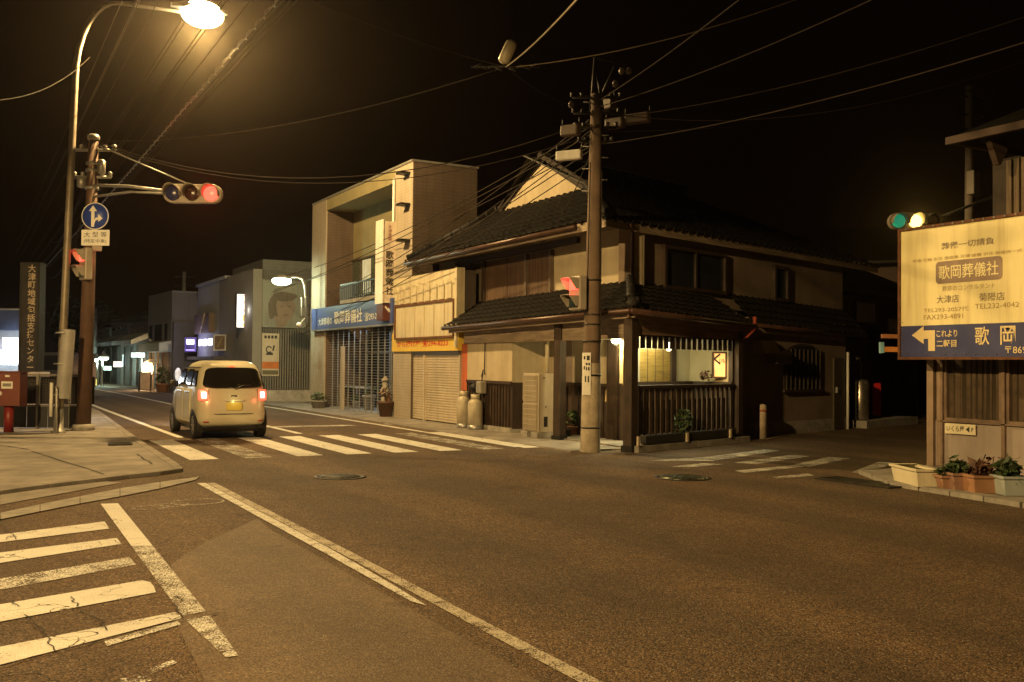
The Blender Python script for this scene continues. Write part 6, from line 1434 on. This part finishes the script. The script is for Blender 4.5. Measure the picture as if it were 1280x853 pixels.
# red box on a red post
bp=G(4,541,zp);Yb=bp.dot(FH);Fm=FR((bp.x,bp.y),(CR.x,CR.y))
t=thing('hydrant_box',bp,'worn red steel box with a white plate on a red post at the left edge','box')
redp=M('worn_red_paint',(.17,.05,.042),.55,.1,var=.25,scale=3,bmp=.15,streak=.5,streakcol=(.16,.06,.03))
u0,u1=Fm.U(-14,485),Fm.U(24.5,485);z0,z1=Fm.Z(12,508),Fm.Z(12,466)
mb=MB();Fm.box(mb,u0,u1,z0,z1,-.35,.0);mb.build('case',redp,t,bevel=.015)
mb=MB();Fm.box(mb,u0-.02,u1+.02,z1,z1+.03,-.37,.03);mb.build('lid',M('red_lid',(.15,.05,.04),.5),t)
mb=MB();a,b=Fm.U(2,481),Fm.U(16,481);Fm.box(mb,a,b,Fm.Z(9,486),Fm.Z(9,477),.001,.012);pl=mb.build('plate',white,t)
mb=MB();Fm.box(mb,a+.03,b-.03,Fm.Z(9,483.4),Fm.Z(9,479.4),.012,.015);mb.build('plate_window',M('grey_print',(.2,.2,.2),.5),pl)
mb=MB();Fm.box(mb,Fm.U(7,470),Fm.U(12.5,470),Fm.Z(9,471.5),Fm.Z(9,469),.001,.02);mb.build('hasp',white,t);mb=MB();mb.lathe(Fm.P(Fm.U(0,492),Fm.Z(0,492),0),[(.05,0),(.05,.02),(.03,.03)],12,Fm.N);mb.build('latch',white,t)
mb=MB();q=Fm.P(Fm.U(6,520),0,-.17);mb.tube([Vector((q.x,q.y,zp)),Vector((q.x,q.y,z0))],.10,14);mb.build('post',M('red_post',(.2,.02,.018),.45,var=.2,bmp=.05,streak=.3),t)
# fence: dark boards below, wire mesh above
fb=G(20,541.5,zp);fe=G(112,537,zp);FFn=FR((fb.x-1.5*CR.x,fb.y-1.5*CR.y-.0),(CR.x,CR.y))
FFn=FR((OD(-20,541,22.3).x,OD(-20,541,22.3).y),(CR.x,CR.y))
t=thing('fence',FFn.P(1.3,zp,0),'low dark fence with black boards below and wire mesh above, behind the lamp pole','fence')
u0,u1=0,FFn.U(112,520);zm=FFn.Z(60,508.5);ztf=FFn.Z(60,470)
mb=MB();n=5
for i in range(n): a=u0+(u1-u0)*i/n;FFn.box(mb,a+.01,a+(u1-u0)/n-.01,zp+.02,zm,-.03,0)
mb.build('lower_board',M('black_board',(.03,.032,.035),.5,var=.4,scale=3),t)
mb=MB();FFn.box(mb,u0,u1,zm,zm+.04,-.05,.03);FFn.box(mb,u0,u1,ztf,ztf+.04,-.03,.02);mb.build('rail',M('fence_rail_steel',(.2,.18,.17),.5,.4),t)
for x in (47,86,110): mb=MB();u=FFn.U(x,500);FFn.box(mb,u-.025,u+.025,zp,ztf+.05,-.06,-.02 if x!=47 else .03);mb.build('fence_post',M('fence_post_steel',(.25,.24,.22),.5,.4),t)
mb=MB();k=0
while u0+k*.06<u1: u=u0+k*.06;FFn.box(mb,u-.005,u+.005,zm+.04,ztf,-.012,-.004);k+=1
z=zm+.08
while z<ztf: FFn.box(mb,u0,u1,z-.005,z+.005,-.004,.004);z+=.06
mb.build('wire_mesh',M('wire_mesh_steel',(.06,.055,.055),.5,.4),t)
mb=MB();FFn.box(mb,u0,u1,zm+.05,ztf-.02,-.25,-.22);mb.build('screen_sheet',M('dark_screen_sheet',(.03,.024,.024),.8,var=.4),t)
# pylon sign of the support centre
pb=OD(36,470,29);Fy=FR((pb.x,pb.y),(CR.x,CR.y));t=thing('pylon_sign',(pb.x,pb.y,0),'tall dark pylon sign with pale vertical lettering at the left','sign')
a,b=Fy.U(27,400),Fy.U(47.5,400);z1=Fy.Z(37,330);z0=Fy.Z(37,465)
mb=MB();Fy.box(mb,a,b,z0,z1,-.3,0);mb.build('panel',M('dark_bronze_panel',(.018,.016,.016),.5,var=.3),t)
mb=MB();Fy.box(mb,a-.06,a,z0,z1+.04,-.33,.03);Fy.box(mb,b,b+.05,z0,z1+.04,-.33,.03);Fy.box(mb,a,b,z1,z1+.04,-.33,.03);mb.build('frame',darksteel,t)
mb=MB();Fy.box(mb,a-.1,b+.15,0,z0,-.5,.1);mb.build('stone_base',M('granite_base',(.35,.32,.3),.5,var=.3,scale=12),t)
text('lettering','大津町地域包括支援センター',Fy,(a+b)/2+.04,(z0+z1)/2,.006,(z1-z0)/13/1.13,M('bronze_letters',(.42,.34,.24),.45,.3,bmp=0),t,vert=True,bold=.012)
# low lit building at the far left
Ys=36;qs=OD(12,460,Ys);Fs=FR((qs.x,qs.y),(CR.x,CR.y));t=thing('lit_store',(qs.x,qs.y,0),'low store with a blue fascia and glaring white sign at the left edge','store')
mb=MB();Fs.box(mb,-9,.35,0,Fs.Z(12,385),-1.5,-.4);mb.build('wall',M('store_wall',(.16,.17,.19),.8,var=.2),t)
mb=MB();Fs.box(mb,-9,Fs.U(27,400),Fs.Z(12,413),Fs.Z(12,388),-.4,.05);mb.build('blue_fascia',M('store_blue',(.03,.045,.10),.5,var=.3),t)
mb=MB();Fs.box(mb,-9,Fs.U(28,386),Fs.Z(12,388),Fs.Z(12,386),-.4,.1);mb.build('roof_edge',steel,t)
mb=MB();Fs.box(mb,Fs.U(12,440),Fs.U(26,440),Fs.Z(18,456),Fs.Z(18,423),.2,.5);mb.build('lit_sign_box',EM('store_white_glow',(.86,.95,1),14),t)
mb=MB();Fs.box(mb,-3,Fs.U(11.5,445),Fs.Z(5,455),Fs.Z(5,438),.1,.2);mb.build('lit_panel',EM('store_panel_glow',(.86,.96,1),9),t)
mb=MB();Fs.box(mb,-9,.35,0,1.2,-.4,-.3);mb.build('lower_front',M('store_lower',(.2,.2,.21),.7),t)
q=OD(-60,455,24.2);q.z=4.6;lamp('store_canopy_light','SPOT',q,900,(.74,.85,1.0),.3,(0,0,0),104,.8)
# small parked van beyond the fence and far white lights
qv=OD(57,462,44);qv.z=0
t=thing('parked_van',qv,'dark parked van showing its rear windows between the pylon sign and the lamp pole','van')
Fv=FR((qv.x,qv.y),(CR.x,CR.y))
mb=MB();Fv.prism(mb,[(-.8,.3),(.8,.3),(.82,1.1),(.7,1.95),(-.7,1.95),(-.82,1.1)],-3.5,0);mb.build('body',M('van_paint',(.10,.10,.11),.3,.3),t,bevel=.06)
mb=MB();Fv.prism(mb,[(-.68,1.15),(.68,1.15),(.58,1.8),(-.58,1.8)],.0,.012);mb.build('rear_window',glassd,t)
for s_ in (-.62,.62): mb=MB();mb.lathe(Fv.P(s_,.3,-.6),[(.3,-.1),(.3,.1),(.0001,.1)],16,Fv.D);mb.build('wheel',black,t);mb=MB();Fv.box(mb,s_*1.16-.06,s_*1.16+.06,.8,1.1,0,.02);mb.build('tail_lamp',M('tail_red',(.3,.02,.02),.3),t)
for x,y,Y,lab in ((57.5,455,58,'small white far lamp on a thin post, left one behind the fence'),(66.5,447.5,60,'small white far lamp on a thin post, higher one behind the fence')):
    b=OD(x,y,Y);t=thing('far_lamp',(b.x,b.y,0),lab,'street lamp');mb=MB();mb.tube([Vector((b.x,b.y,0)),b],.05,6);mb.build('post',darksteel,t);mb=MB();mb.ball(b,.16,.16,.16);mb.build('bulb',EM('far_white_glow',(.85,.95,1),22),t)
q=OD(65.5,459,50);t=thing('upright_lit_sign',(q.x,q.y,0),'slim upright white lit sign between the pylon sign and the lamp pole','lit sign');Fq2=FR((q.x,q.y),(CR.x,CR.y));mb=MB();Fq2.box(mb,-.12,.12,q.z-.45,q.z+.4,-.1,0);mb.build('panel',EM('slim_sign_glow',(.9,.97,1),5),t);mb=MB();Fq2.box(mb,-.05,.05,0,q.z-.45,-.08,-.02);mb.build('post',darksteel,t)
# ================================================================== THE CAR
C0=Vector((4.86,20.55,0));CW=.735;CL=3.39
car=thing('small_car',(C0.x,C0.y+1.7,0),'pale yellow-green small hatchback driving away over the crossing with red tail lights','car')
def lerp(a,b,t): return a+(b-a)*t
def tab(T,x):
    for (a,va),(b,vb) in zip(T,T[1:]):
        if x<=b: return lerp(va,vb,max(0,min(1,(x-a)/(b-a))))
    return T[-1][1]
TW=[(.18,.90),(.35,.99),(.75,1.0),(1.0,.975),(1.2,.93),(1.4,.865),(1.55,.79),(1.62,.70)]
TR=[(.18,.10),(.30,.02),(.50,.0),(.62,.03),(.9,.055),(1.05,.09),(1.3,.19),(1.5,.29),(1.62,.42)]       # rear face
TF=[(.18,-.12),(.35,.0),(.6,-.02),(.85,-.10),(.95,-.35),(1.05,-.75),(1.3,-1.05),(1.5,-1.35),(1.62,-1.6)]  # nose, bonnet, windscreen
def cw(z): return CW*tab(TW,z)
def rear(x,z): return tab(TR,z)+.13*(abs(x)/CW)**3
def frontf(x,z): return CL+tab(TF,z)-.16*(abs(x)/CW)**3
def side_x(y,z):
    e=0
    if y<.35: e=.05*((.35-y)/.35)**2
    if y>2.9: e=.09*((y-2.9)/.5)**2
    return cw(z)-e
cp_=M('car_paint',(.60,.56,.42),.22,.15,var=.04,scale=1,bmp=0,spec=.6)
N=34;mb=MB();vs={}
# rounded-box shell
def sq(a,e):
    return math.copysign(abs(a)**e,a)
NU,NV=72,40;V=[];F_=[]
for j in range(NV+1):
    ph=-PI/2+PI*j/NV
    for i in range(NU):
        th=2*PI*i/NU
        e1,e2=.22,.20
        x=sq(math.cos(ph),e1)*sq(math.cos(th),e2);y=sq(math.cos(ph),e1)*sq(math.sin(th),e2);zz=sq(math.sin(ph),e1)
        z=.19+(zz+1)/2*1.44
        yr,yf=tab(TR,z),CL+tab(TF,z)
        X=x*cw(z);Y=lerp(yr,yf,(y+1)/2)
        bul=.10*(abs(x))**3*(1-abs(x)*.0)
        Y+= bul*(1 if y<-.5 else (-1 if y>.5 else 0))*abs(y)
        V.append(C0+Vector((X,Y,z)))
for j in range(NV):
    for i in range(NU): F_.append((j*NU+i,j*NU+(i+1)%NU,(j+1)*NU+(i+1)%NU,(j+1)*NU+i))
mb.add(V,F_,True);body=mb.build('body',cp_,car)
def rpatch(x0,x1,z0,z1,r,mat,name,off=.012,parent=car,nx=16,nz=10,th=.0,trap=0,rr=None):
    """a rounded panel lying on the rear face"""
    mb=MB();P=[];n=10;cx,cz=(x0+x1)/2,(z0+z1)/2;hx,hz=(x1-x0)/2,(z1-z0)/2
    rings=8;vs=[];fs=[];S=40
    for k in range(rings+1):
        t=k/rings
        for i in range(S):
            a=2*PI*i/S;ex=.32
            px=cx+hx*t*sq(math.cos(a),ex)*(1-trap*(hz*t*sq(math.sin(a),ex))/hz);pz=cz+hz*t*sq(math.sin(a),ex)
            vs.append(C0+Vector((px,rear(px,pz)-off-.004*(1-t),pz)))
    for k in range(rings):
        for i in range(S): fs.append((k*S+i,k*S+(i+1)%S,(k+1)*S+(i+1)%S,(k+1)*S+i))
    # a thin rim down to the body
    b=len(vs)
    for i in range(S): q=vs[rings*S+i];vs.append(q+Vector((0,off+.06,0)))
    for i in range(S): fs.append((rings*S+i,rings*S+(i+1)%S,b+(i+1)%S,b+i))
    mb.add(vs,fs,True);return mb.build(name,mat,parent)
cglass=GLASS('car_glass',(.012,.011,.01),.05,.2)
rw=rpatch(-.575,.575,1.06,1.485,.1,cglass,'rear_window',.02,trap=.09)
trimb=M('black_trim',(.02,.02,.02),.4,var=.1,bmp=0)
for s_ in (-1,1):
    o=rpatch(s_*.61-.085,s_*.61+.085,.80,1.03,.05,EM('tail_lamp_glow',(1,.14,.08),1.2),'tail_lamp',.03)
    i2=rpatch(s_*.60-.05,s_*.60+.05,.85,.985,.03,EM('brake_glow',(1,.42,.30),6),'brake_bulb',.045,parent=o)
    lamp('tail_light','POINT',C0+Vector((s_*.62,-.25,.9)),1.6,(1,.13,.07),.06)
rpatch(-.40,.40,.52,.535,.01,trimb,'tailgate_gap',.006)
for s_ in (-1,1): rpatch(s_*.50-.004,s_*.50+.004,.54,1.04,.01,trimb,'tailgate_gap',.006);rpatch(s_*.56-.05,s_*.56+.05,.36,.385,.01,M('red_reflector',(.35,.02,.02),.25,bmp=0),'reflector',.014)
rpatch(-.62,.62,.20,.275,.02,trimb,'bumper_lip',.012)
pl=rpatch(-.165,.165,.60,.765,.02,M('plate_yellow',(.55,.43,.09),.5,var=.03,bmp=0),'number_plate',.02)
rpatch(-.20,.20,.79,.83,.01,cp_,'plate_garnish',.035)
lamp('plate_light','POINT',C0+Vector((0,-.10,.80)),.5,(1,.85,.35),.02)
rpatch(-.06,.06,1.50,1.515,.01,EM('high_brake_glow',(1,.1,.05),1.2),'high_brake_lamp',.012)
mb=MB();mb.tube([C0+Vector((0,rear(0,1.05)-.04,1.05)),C0+Vector((.18,rear(.18,1.10)-.035,1.11)),C0+Vector((.36,rear(.36,1.12)-.035,1.12))],.012,6);mb.build('rear_wiper',trimb,car)
rpatch(-.06,.06,.88,.91,.01,M('chrome',(.6,.58,.55),.12,1,var=.05,bmp=0),'emblem_bar',.012)
# side glazing, left and right
def spatch(s_,y0,y1,z0,z1,mat,name,off=.006,parent=car,sl0=0,sl1=0,ex=.3):
    vs=[];fs=[];S=36;rings=5;cy,cz=(y0+y1)/2,(z0+z1)/2;hy,hz=(y1-y0)/2,(z1-z0)/2
    for k in range(rings+1):
        t=k/rings
        for i in range(S):
            a=2*PI*i/S;cc,ss=sq(math.cos(a),ex)*t,sq(math.sin(a),ex)*t
            pz=cz+hz*ss;py=cy+hy*cc+(ss*.5+.5)*(sl0*(1-cc)/2+sl1*(1+cc)/2)
            vs.append(C0+Vector((s_*(side_x(py,pz)+off),py,pz)))
    for k in range(rings):
        for i in range(S): fs.append((k*S+i,k*S+(i+1)%S,(k+1)*S+(i+1)%S,(k+1)*S+i))
    b=len(vs)
    for i in range(S): vs.append(vs[rings*S+i]-Vector((s_*(off+.05),0,0)))
    for i in range(S): fs.append((rings*S+i,rings*S+(i+1)%S,b+(i+1)%S,b+i))
    return MB().add(vs,fs,True).build(name,mat,parent)
chrome=MATS['chrome']
for s_ in (-1,1):
    spatch(s_,.42,.80,1.08,1.42,cglass,'quarter_window',.012,sl0=.1,sl1=0)
    for y0,y1,sl in ((.86,1.55,0),(1.63,2.45,-.35)):
        d=spatch(s_,y0-.02,y1+.02,.30,1.03,cp_,'door',.010,ex=.16)
        spatch(s_,y0,y1,1.08,1.44,cglass,'side_window',.012,sl1=sl)
        mb=MB();y=y0+.12;mb.tube([C0+Vector((s_*(side_x(y,.95)+.012),y,.95)),C0+Vector((s_*(side_x(y,.95)+.045),y+.03,.955)),C0+Vector((s_*(side_x(y,.95)+.045),y+.15,.955)),C0+Vector((s_*(side_x(y,.95)+.012),y+.18,.95))],.014,6);mb.build('handle',chrome,d)
    mb=MB();q=C0+Vector((s_*(CW+.10),2.35,1.12));mb.ball(q,.085,.05,.07,14,8);mb.tube([q,C0+Vector((s_*(CW-.03),2.38,1.05))],.025,6);mb.build('door_mirror',trimb,car)
    for y in (.52,2.86):
        c=C0+Vector((s_*(CW-.08),y,.285))
        ax=(s_,0,0)
        mb=MB();mb.lathe(c,[(.20,-.08),(.275,-.08),(.285,-.05),(.285,.05),(.27,.085),(.20,.09),(.19,.07)],28,ax);w=mb.build('wheel',black,car)
        mb=MB();mb.lathe(c,[(.195,.0),(.195,.07),(.18,.085),(.17,.06),(.06,.05),(.05,.085),(.0001,.09)],28,ax);r_=mb.build('rim',M('alloy_rim',(.45,.45,.44),.3,.8,var=.1,bmp=0),w)
        mb=MB()
        for k in range(6):
            a=2*PI*k/6;d1=Vector((0,math.cos(a),math.sin(a)));d2=Vector((0,-math.sin(a),math.cos(a)));X=Vector((s_,0,0))
            mb.hexa([c+X*.055+d1*.04-d2*.025,c+X*.055+d1*.18-d2*.018,c+X*.055+d1*.18+d2*.018,c+X*.055+d1*.04+d2*.025,c+X*.08+d1*.04-d2*.025,c+X*.075+d1*.18-d2*.018,c+X*.075+d1*.18+d2*.018,c+X*.08+d1*.04+d2*.025])
        mb.build('spokes',M('alloy_rim',(.45,.45,.44)),w)
        # dark wheel arch
        vs=[];fs=[];S=20
        for i in range(S+1):
            a=PI*i/S
            for rr in (.285,.335): py=y+rr*math.cos(a);pz=.285+rr*math.sin(a);vs.append(C0+Vector((s_*(side_x(py,max(.35,pz))+.012),py,pz)))
        for i in range(S): fs.append((2*i,2*i+1,2*i+3,2*i+2))
        MB().add(vs,fs).build('wheel_arch',trimb,car)
    rl=spatch(s_,.50,2.3,1.475,1.49,trimb,'roof_rail',.01)
mb=MB();mb.box(C0.x-.60,C0.x+.60,C0.y+.25,C0.y+3.1,.15,.24);mb.build('underbody',trimb,car)
# front lamps and windscreen, out of this view but part of the car
def fpatch(x0,x1,z0,z1,mat,name,off=.012):
    vs=[];fs=[];S=32;rings=5;cx,cz=(x0+x1)/2,(z0+z1)/2;hx,hz=(x1-x0)/2,(z1-z0)/2
    for k in range(rings+1):
        t=k/rings
        for i in range(S):
            a=2*PI*i/S;px=cx+hx*t*sq(math.cos(a),.32);pz=cz+hz*t*sq(math.sin(a),.32);vs.append(C0+Vector((px,frontf(px,pz)+off,pz)))
    for k in range(rings):
        for i in range(S): fs.append((k*S+i,(k+1)*S+i,(k+1)*S+(i+1)%S,k*S+(i+1)%S))
    return MB().add(vs,fs,True).build(name,mat,car)
fpatch(-.55,.55,1.08,1.46,cglass,'windscreen',.02)
for s_ in (-1,1): fpatch(s_*.52-.13,s_*.52+.13,.62,.78,EM('headlight_glow',(1,.95,.85),4),'headlight',.03)
lamp('headlight_beam','SPOT',C0+Vector((0,CL+.1,.7)),600,(1,.93,.8),.08,(math.radians(83),0,0),60,.6)
# ================================================================== OVERHEAD CABLES
def cable(a,b,sag,r,label,mat=None,group='overhead cables',n=16,name='overhead_cable'):
    mb=MB();mb.tube(wire_path(a,b,sag,n),r,5);return tag(mb.build(name,mat or cablem),label,'cable',group)
def along(x,y,t0,s1,label,r=.012,sag=.25,s0=-6,grp='cables over the left of the street'):
    """a cable that runs with the street through pixel (x,y) at offset t0"""
    p=OT(x,y,t0);return cable((t0,s0,p.z),(t0,s1,p.z+.1),sag,r,label,group=grp)
lab1='thin cable running along the street over the left pavement past the left utility pole'
def street_wire(x,y,Y,r,s0=-10,s1=60,sag=.25,mat=None):
    p=OD(x,y,Y);return (p.x,s0,p.z+.02),(p.x,s1,p.z+.02)
for (x,y,Y) in ((318,44,14),(246,79,15),(222,72,16),(205,62,16),(158,70,18),(142,62,18),(128,52,19),(176,100,20),(236,60,15.6),(262,100,15.2),(150,40,17),(330,38,13.4)):
    a_,b_=street_wire(x,y,Y,0);cable(a_,b_,.12,.007,lab1,group='cables over the left of the street',n=24)
# the heavy twisted cable that glitters under the lamp
p=OD(298,50,14);b_,e_=Vector((p.x,-8,p.z)),Vector((p.x,58,p.z))
mb=MB();mb.tube(wire_path(b_,e_,.1,60),.009,6)
N_=900;hp=[q+Vector((.028*math.cos(i*.95),0,.028*math.sin(i*.95))) for i,q in enumerate(wire_path(b_,e_,.1,N_))]
mb.tube(hp,.006,4)
tag(mb.build('twisted_cable',M('shiny_cable',(.09,.08,.065),.35,.3,bmp=0)),'thick twisted cable glittering below and right of the big street lamp','cable','cables over the left of the street')
# between the two big poles and to the hanging closure
Yc0=cb.dot(FH)
jc=OD(632,84,15.5)
cl='long sagging cable between the left pole and the central pole across the street'
cable(up(178)+CR*.1,cp(150),.95,.011,cl,group='cables across the street')
cable(up(181)+CR*.1,cp(168),.9,.008,cl,group='cables across the street')
cable(up(176),jc,.35,.011,'cable rising from the left pole to the hanging white closure',group='cables across the street')
cable(jc,OD(726,-6,9),.05,.011,'bright taut cable rising from the hanging white closure to the top of the picture',M('bright_cable',(.2,.165,.12),.7,bmp=0,spec=.1),group='cables across the street')
cable(jc+CR*.15,OD(1010,-6,14),.15,.009,'cable running right from the hanging white closure',M('bright_cable',(.45,.38,.28)),group='cables across the street')
cable(OD(380,-5,17),jc,.1,.007,'faint cable coming down from upper left to the hanging white closure',group='cables across the street')
cable(jc,cp(135)-CR*.3,.1,.007,'faint cable from the hanging white closure down to the central pole',group='cables across the street')
# closure itself
t=thing('splice_closure',jc,'white capsule-shaped cable closure hanging high over the middle of the street','cable closure')
a0,a1=OD(628,80,15.5),OD(641,51,15.5);mb=MB();dd=(a1-a0).normalized();L=(a1-a0).length
mb.lathe(a0,[(.0001,0),(.07,.02),(.095,.05),(.095,L-.1),(.085,L-.04),(.05,L-.01),(.0001,L)],18,dd);mb.build('capsule',M('capsule_white',(.62,.55,.38),.4,bmp=0),t)
q=OD(636,61,15.42);mb=MB();mb.lathe(q,[(.0001,0),(.03,.0),(.03,.02),(.0001,.02)],12,CF);mb.build('dark_port',ink,t)
mb=MB()
for k in range(9): q=jc+CR*((k-4)*.11)+Vector((0,0,.02*math.sin(k*2)));mb.tube([q-CR*.05,q+CR*.05+Vector((0,0,.05*(-1)**k))],.02,6)
mb.tube([jc-CR*.55,jc+CR*.55],.014,6);mb.build('clamps',darksteel,t)
# right hand cables off the central pole
cr_='dim cable running from the central pole to the upper right over the side street'
for x,y,Y,sg,y0 in ((1285,52,12,.15,182),(1285,20,13,.2,150),(1285,95,20,.3,165),(930,-5,12,.05,128),(1100,-5,12,.1,135),(1285,75,16,.5,140)):
    cable(cp(y0),OD(x,y,Y),sg,.009,cr_,group='cables over the side street')
cable(OD(800,128,21),OD(935,140,26),.1,.01,'short pale cable right of the central pole under the closures',group='cables over the side street')
cable(OD(935,140,26),OD(1290,58,22),.2,.008,cr_,group='cables over the side street')
# bundle along the house fronts from the central pole to the funeral shop and on
bl_='cable in the bundle running along the house fronts left of the central pole'
for y0,x,y,Y,sg in ((150,375,385,38,.4),(165,375,397,38,.5),(178,380,410,37,.3),(190,378,372,38,.5),(205,378,418,37,.2),(160,290,352,50,.8),(185,260,372,52,.8),(170,230,385,58,.9)):
    cable(cp(y0)-CR*.12,OD(x,y,Y),sg,.011,bl_,group='cables along the house fronts')
lab5='faint cable between the far poles over the distant shops'
for y in (352,358,368): cable(OD(228,y,50.5),OD(118,y+42,66),.8,.009,lab5,group='cables over the far shops')
# from the left edge to the lamp pole
cable(OD(-20,126,15),OD(112,72,22),.25,.009,'cable coming in from the left edge and ending at the street lamp pole')
lab6='cable descending behind the left street lamp to the far left'
for x,y,Y,y0 in ((40,330,40,235),(60,345,40,262),(62,300,40,222),(52,420,45,262)): cable(up(y0)-CR*.15,OD(x,y,Y),.6,.008,lab6,group='cables behind the left lamp')
# service drop shadow-casting wires on the restaurant
cable(cp(195)-CR*.1,FU.P(FU.U(700,300),4.3,.5),.2,.01,'service cable from the central pole to the restaurant eave')
# risers on the central pole
for x,y0,y1,lab in ((728,395,205,'dark riser cable strapped up the left side of the central pole'),(748,430,215,'thin riser cable up the right side of the central pole')):
    k0,k1=cp(y0),cp(y1);off=-CF*.12+CR*((x-737)/FPX*Yc0)*.9
    cable(k0+off,k1+off*.8,0,.009,lab,group='riser cables')
# ================================================================== SKY AND RENDER
w=bpy.data.worlds.new('World');sc.world=w;w.use_nodes=True;nt=w.node_tree
for n_ in list(nt.nodes): nt.nodes.remove(n_)
o=nt.nodes.new('ShaderNodeOutputWorld');bg=nt.nodes.new('ShaderNodeBackground');sky=nt.nodes.new('ShaderNodeTexSky');sky.sky_type='NISHITA';sky.sun_disc=False;sky.sun_elevation=math.radians(-6);sky.sun_rotation=math.radians(200)
nt.links.new(sky.outputs[0],bg.inputs[0]);bg.inputs[1].default_value=.02
b2=nt.nodes.new('ShaderNodeBackground');b2.inputs[0].default_value=(1,.42,.24,1);b2.inputs[1].default_value=.0013   # light of the town on the night sky
ad=nt.nodes.new('ShaderNodeAddShader');nt.links.new(bg.outputs[0],ad.inputs[0]);nt.links.new(b2.outputs[0],ad.inputs[1]);nt.links.new(ad.outputs[0],o.inputs[0])
hz=MB();hz.box(-420,420,-420,620,-1,13.5);hzo=hz.build('haze',(lambda m:m)(bpy.data.materials.new('glow_haze')));hzo['kind']='stuff'  # thin haze added so the lamps glow, in place of lens glare
hm=hzo.data.materials[0];hm.use_nodes=True;hn=hm.node_tree
for n_ in list(hn.nodes): hn.nodes.remove(n_)
ho=hn.nodes.new('ShaderNodeOutputMaterial');hv=hn.nodes.new('ShaderNodeVolumePrincipled');hv.inputs['Color'].default_value=(.95,.80,.64,1);hv.inputs['Density'].default_value=.00036;hv.inputs['Anisotropy'].default_value=.9;hn.links.new(hv.outputs[0],ho.inputs['Volume'])
sc.view_settings.view_transform='Standard';sc.view_settings.look='None';sc.view_settings.exposure=0;sc.view_settings.gamma=1;sc.view_settings.use_curve_mapping=False
sc.render.engine='CYCLES'
cy=sc.cycles;cy.use_denoising=True;cy.max_bounces=6;cy.diffuse_bounces=3;cy.glossy_bounces=3;cy.transparent_max_bounces=12;cy.sample_clamp_indirect=4;cy.sample_clamp_direct=0;cy.caustics_reflective=False;cy.caustics_refractive=False
try: cy.denoiser='OPENIMAGEDENOISE'
except Exception: pass
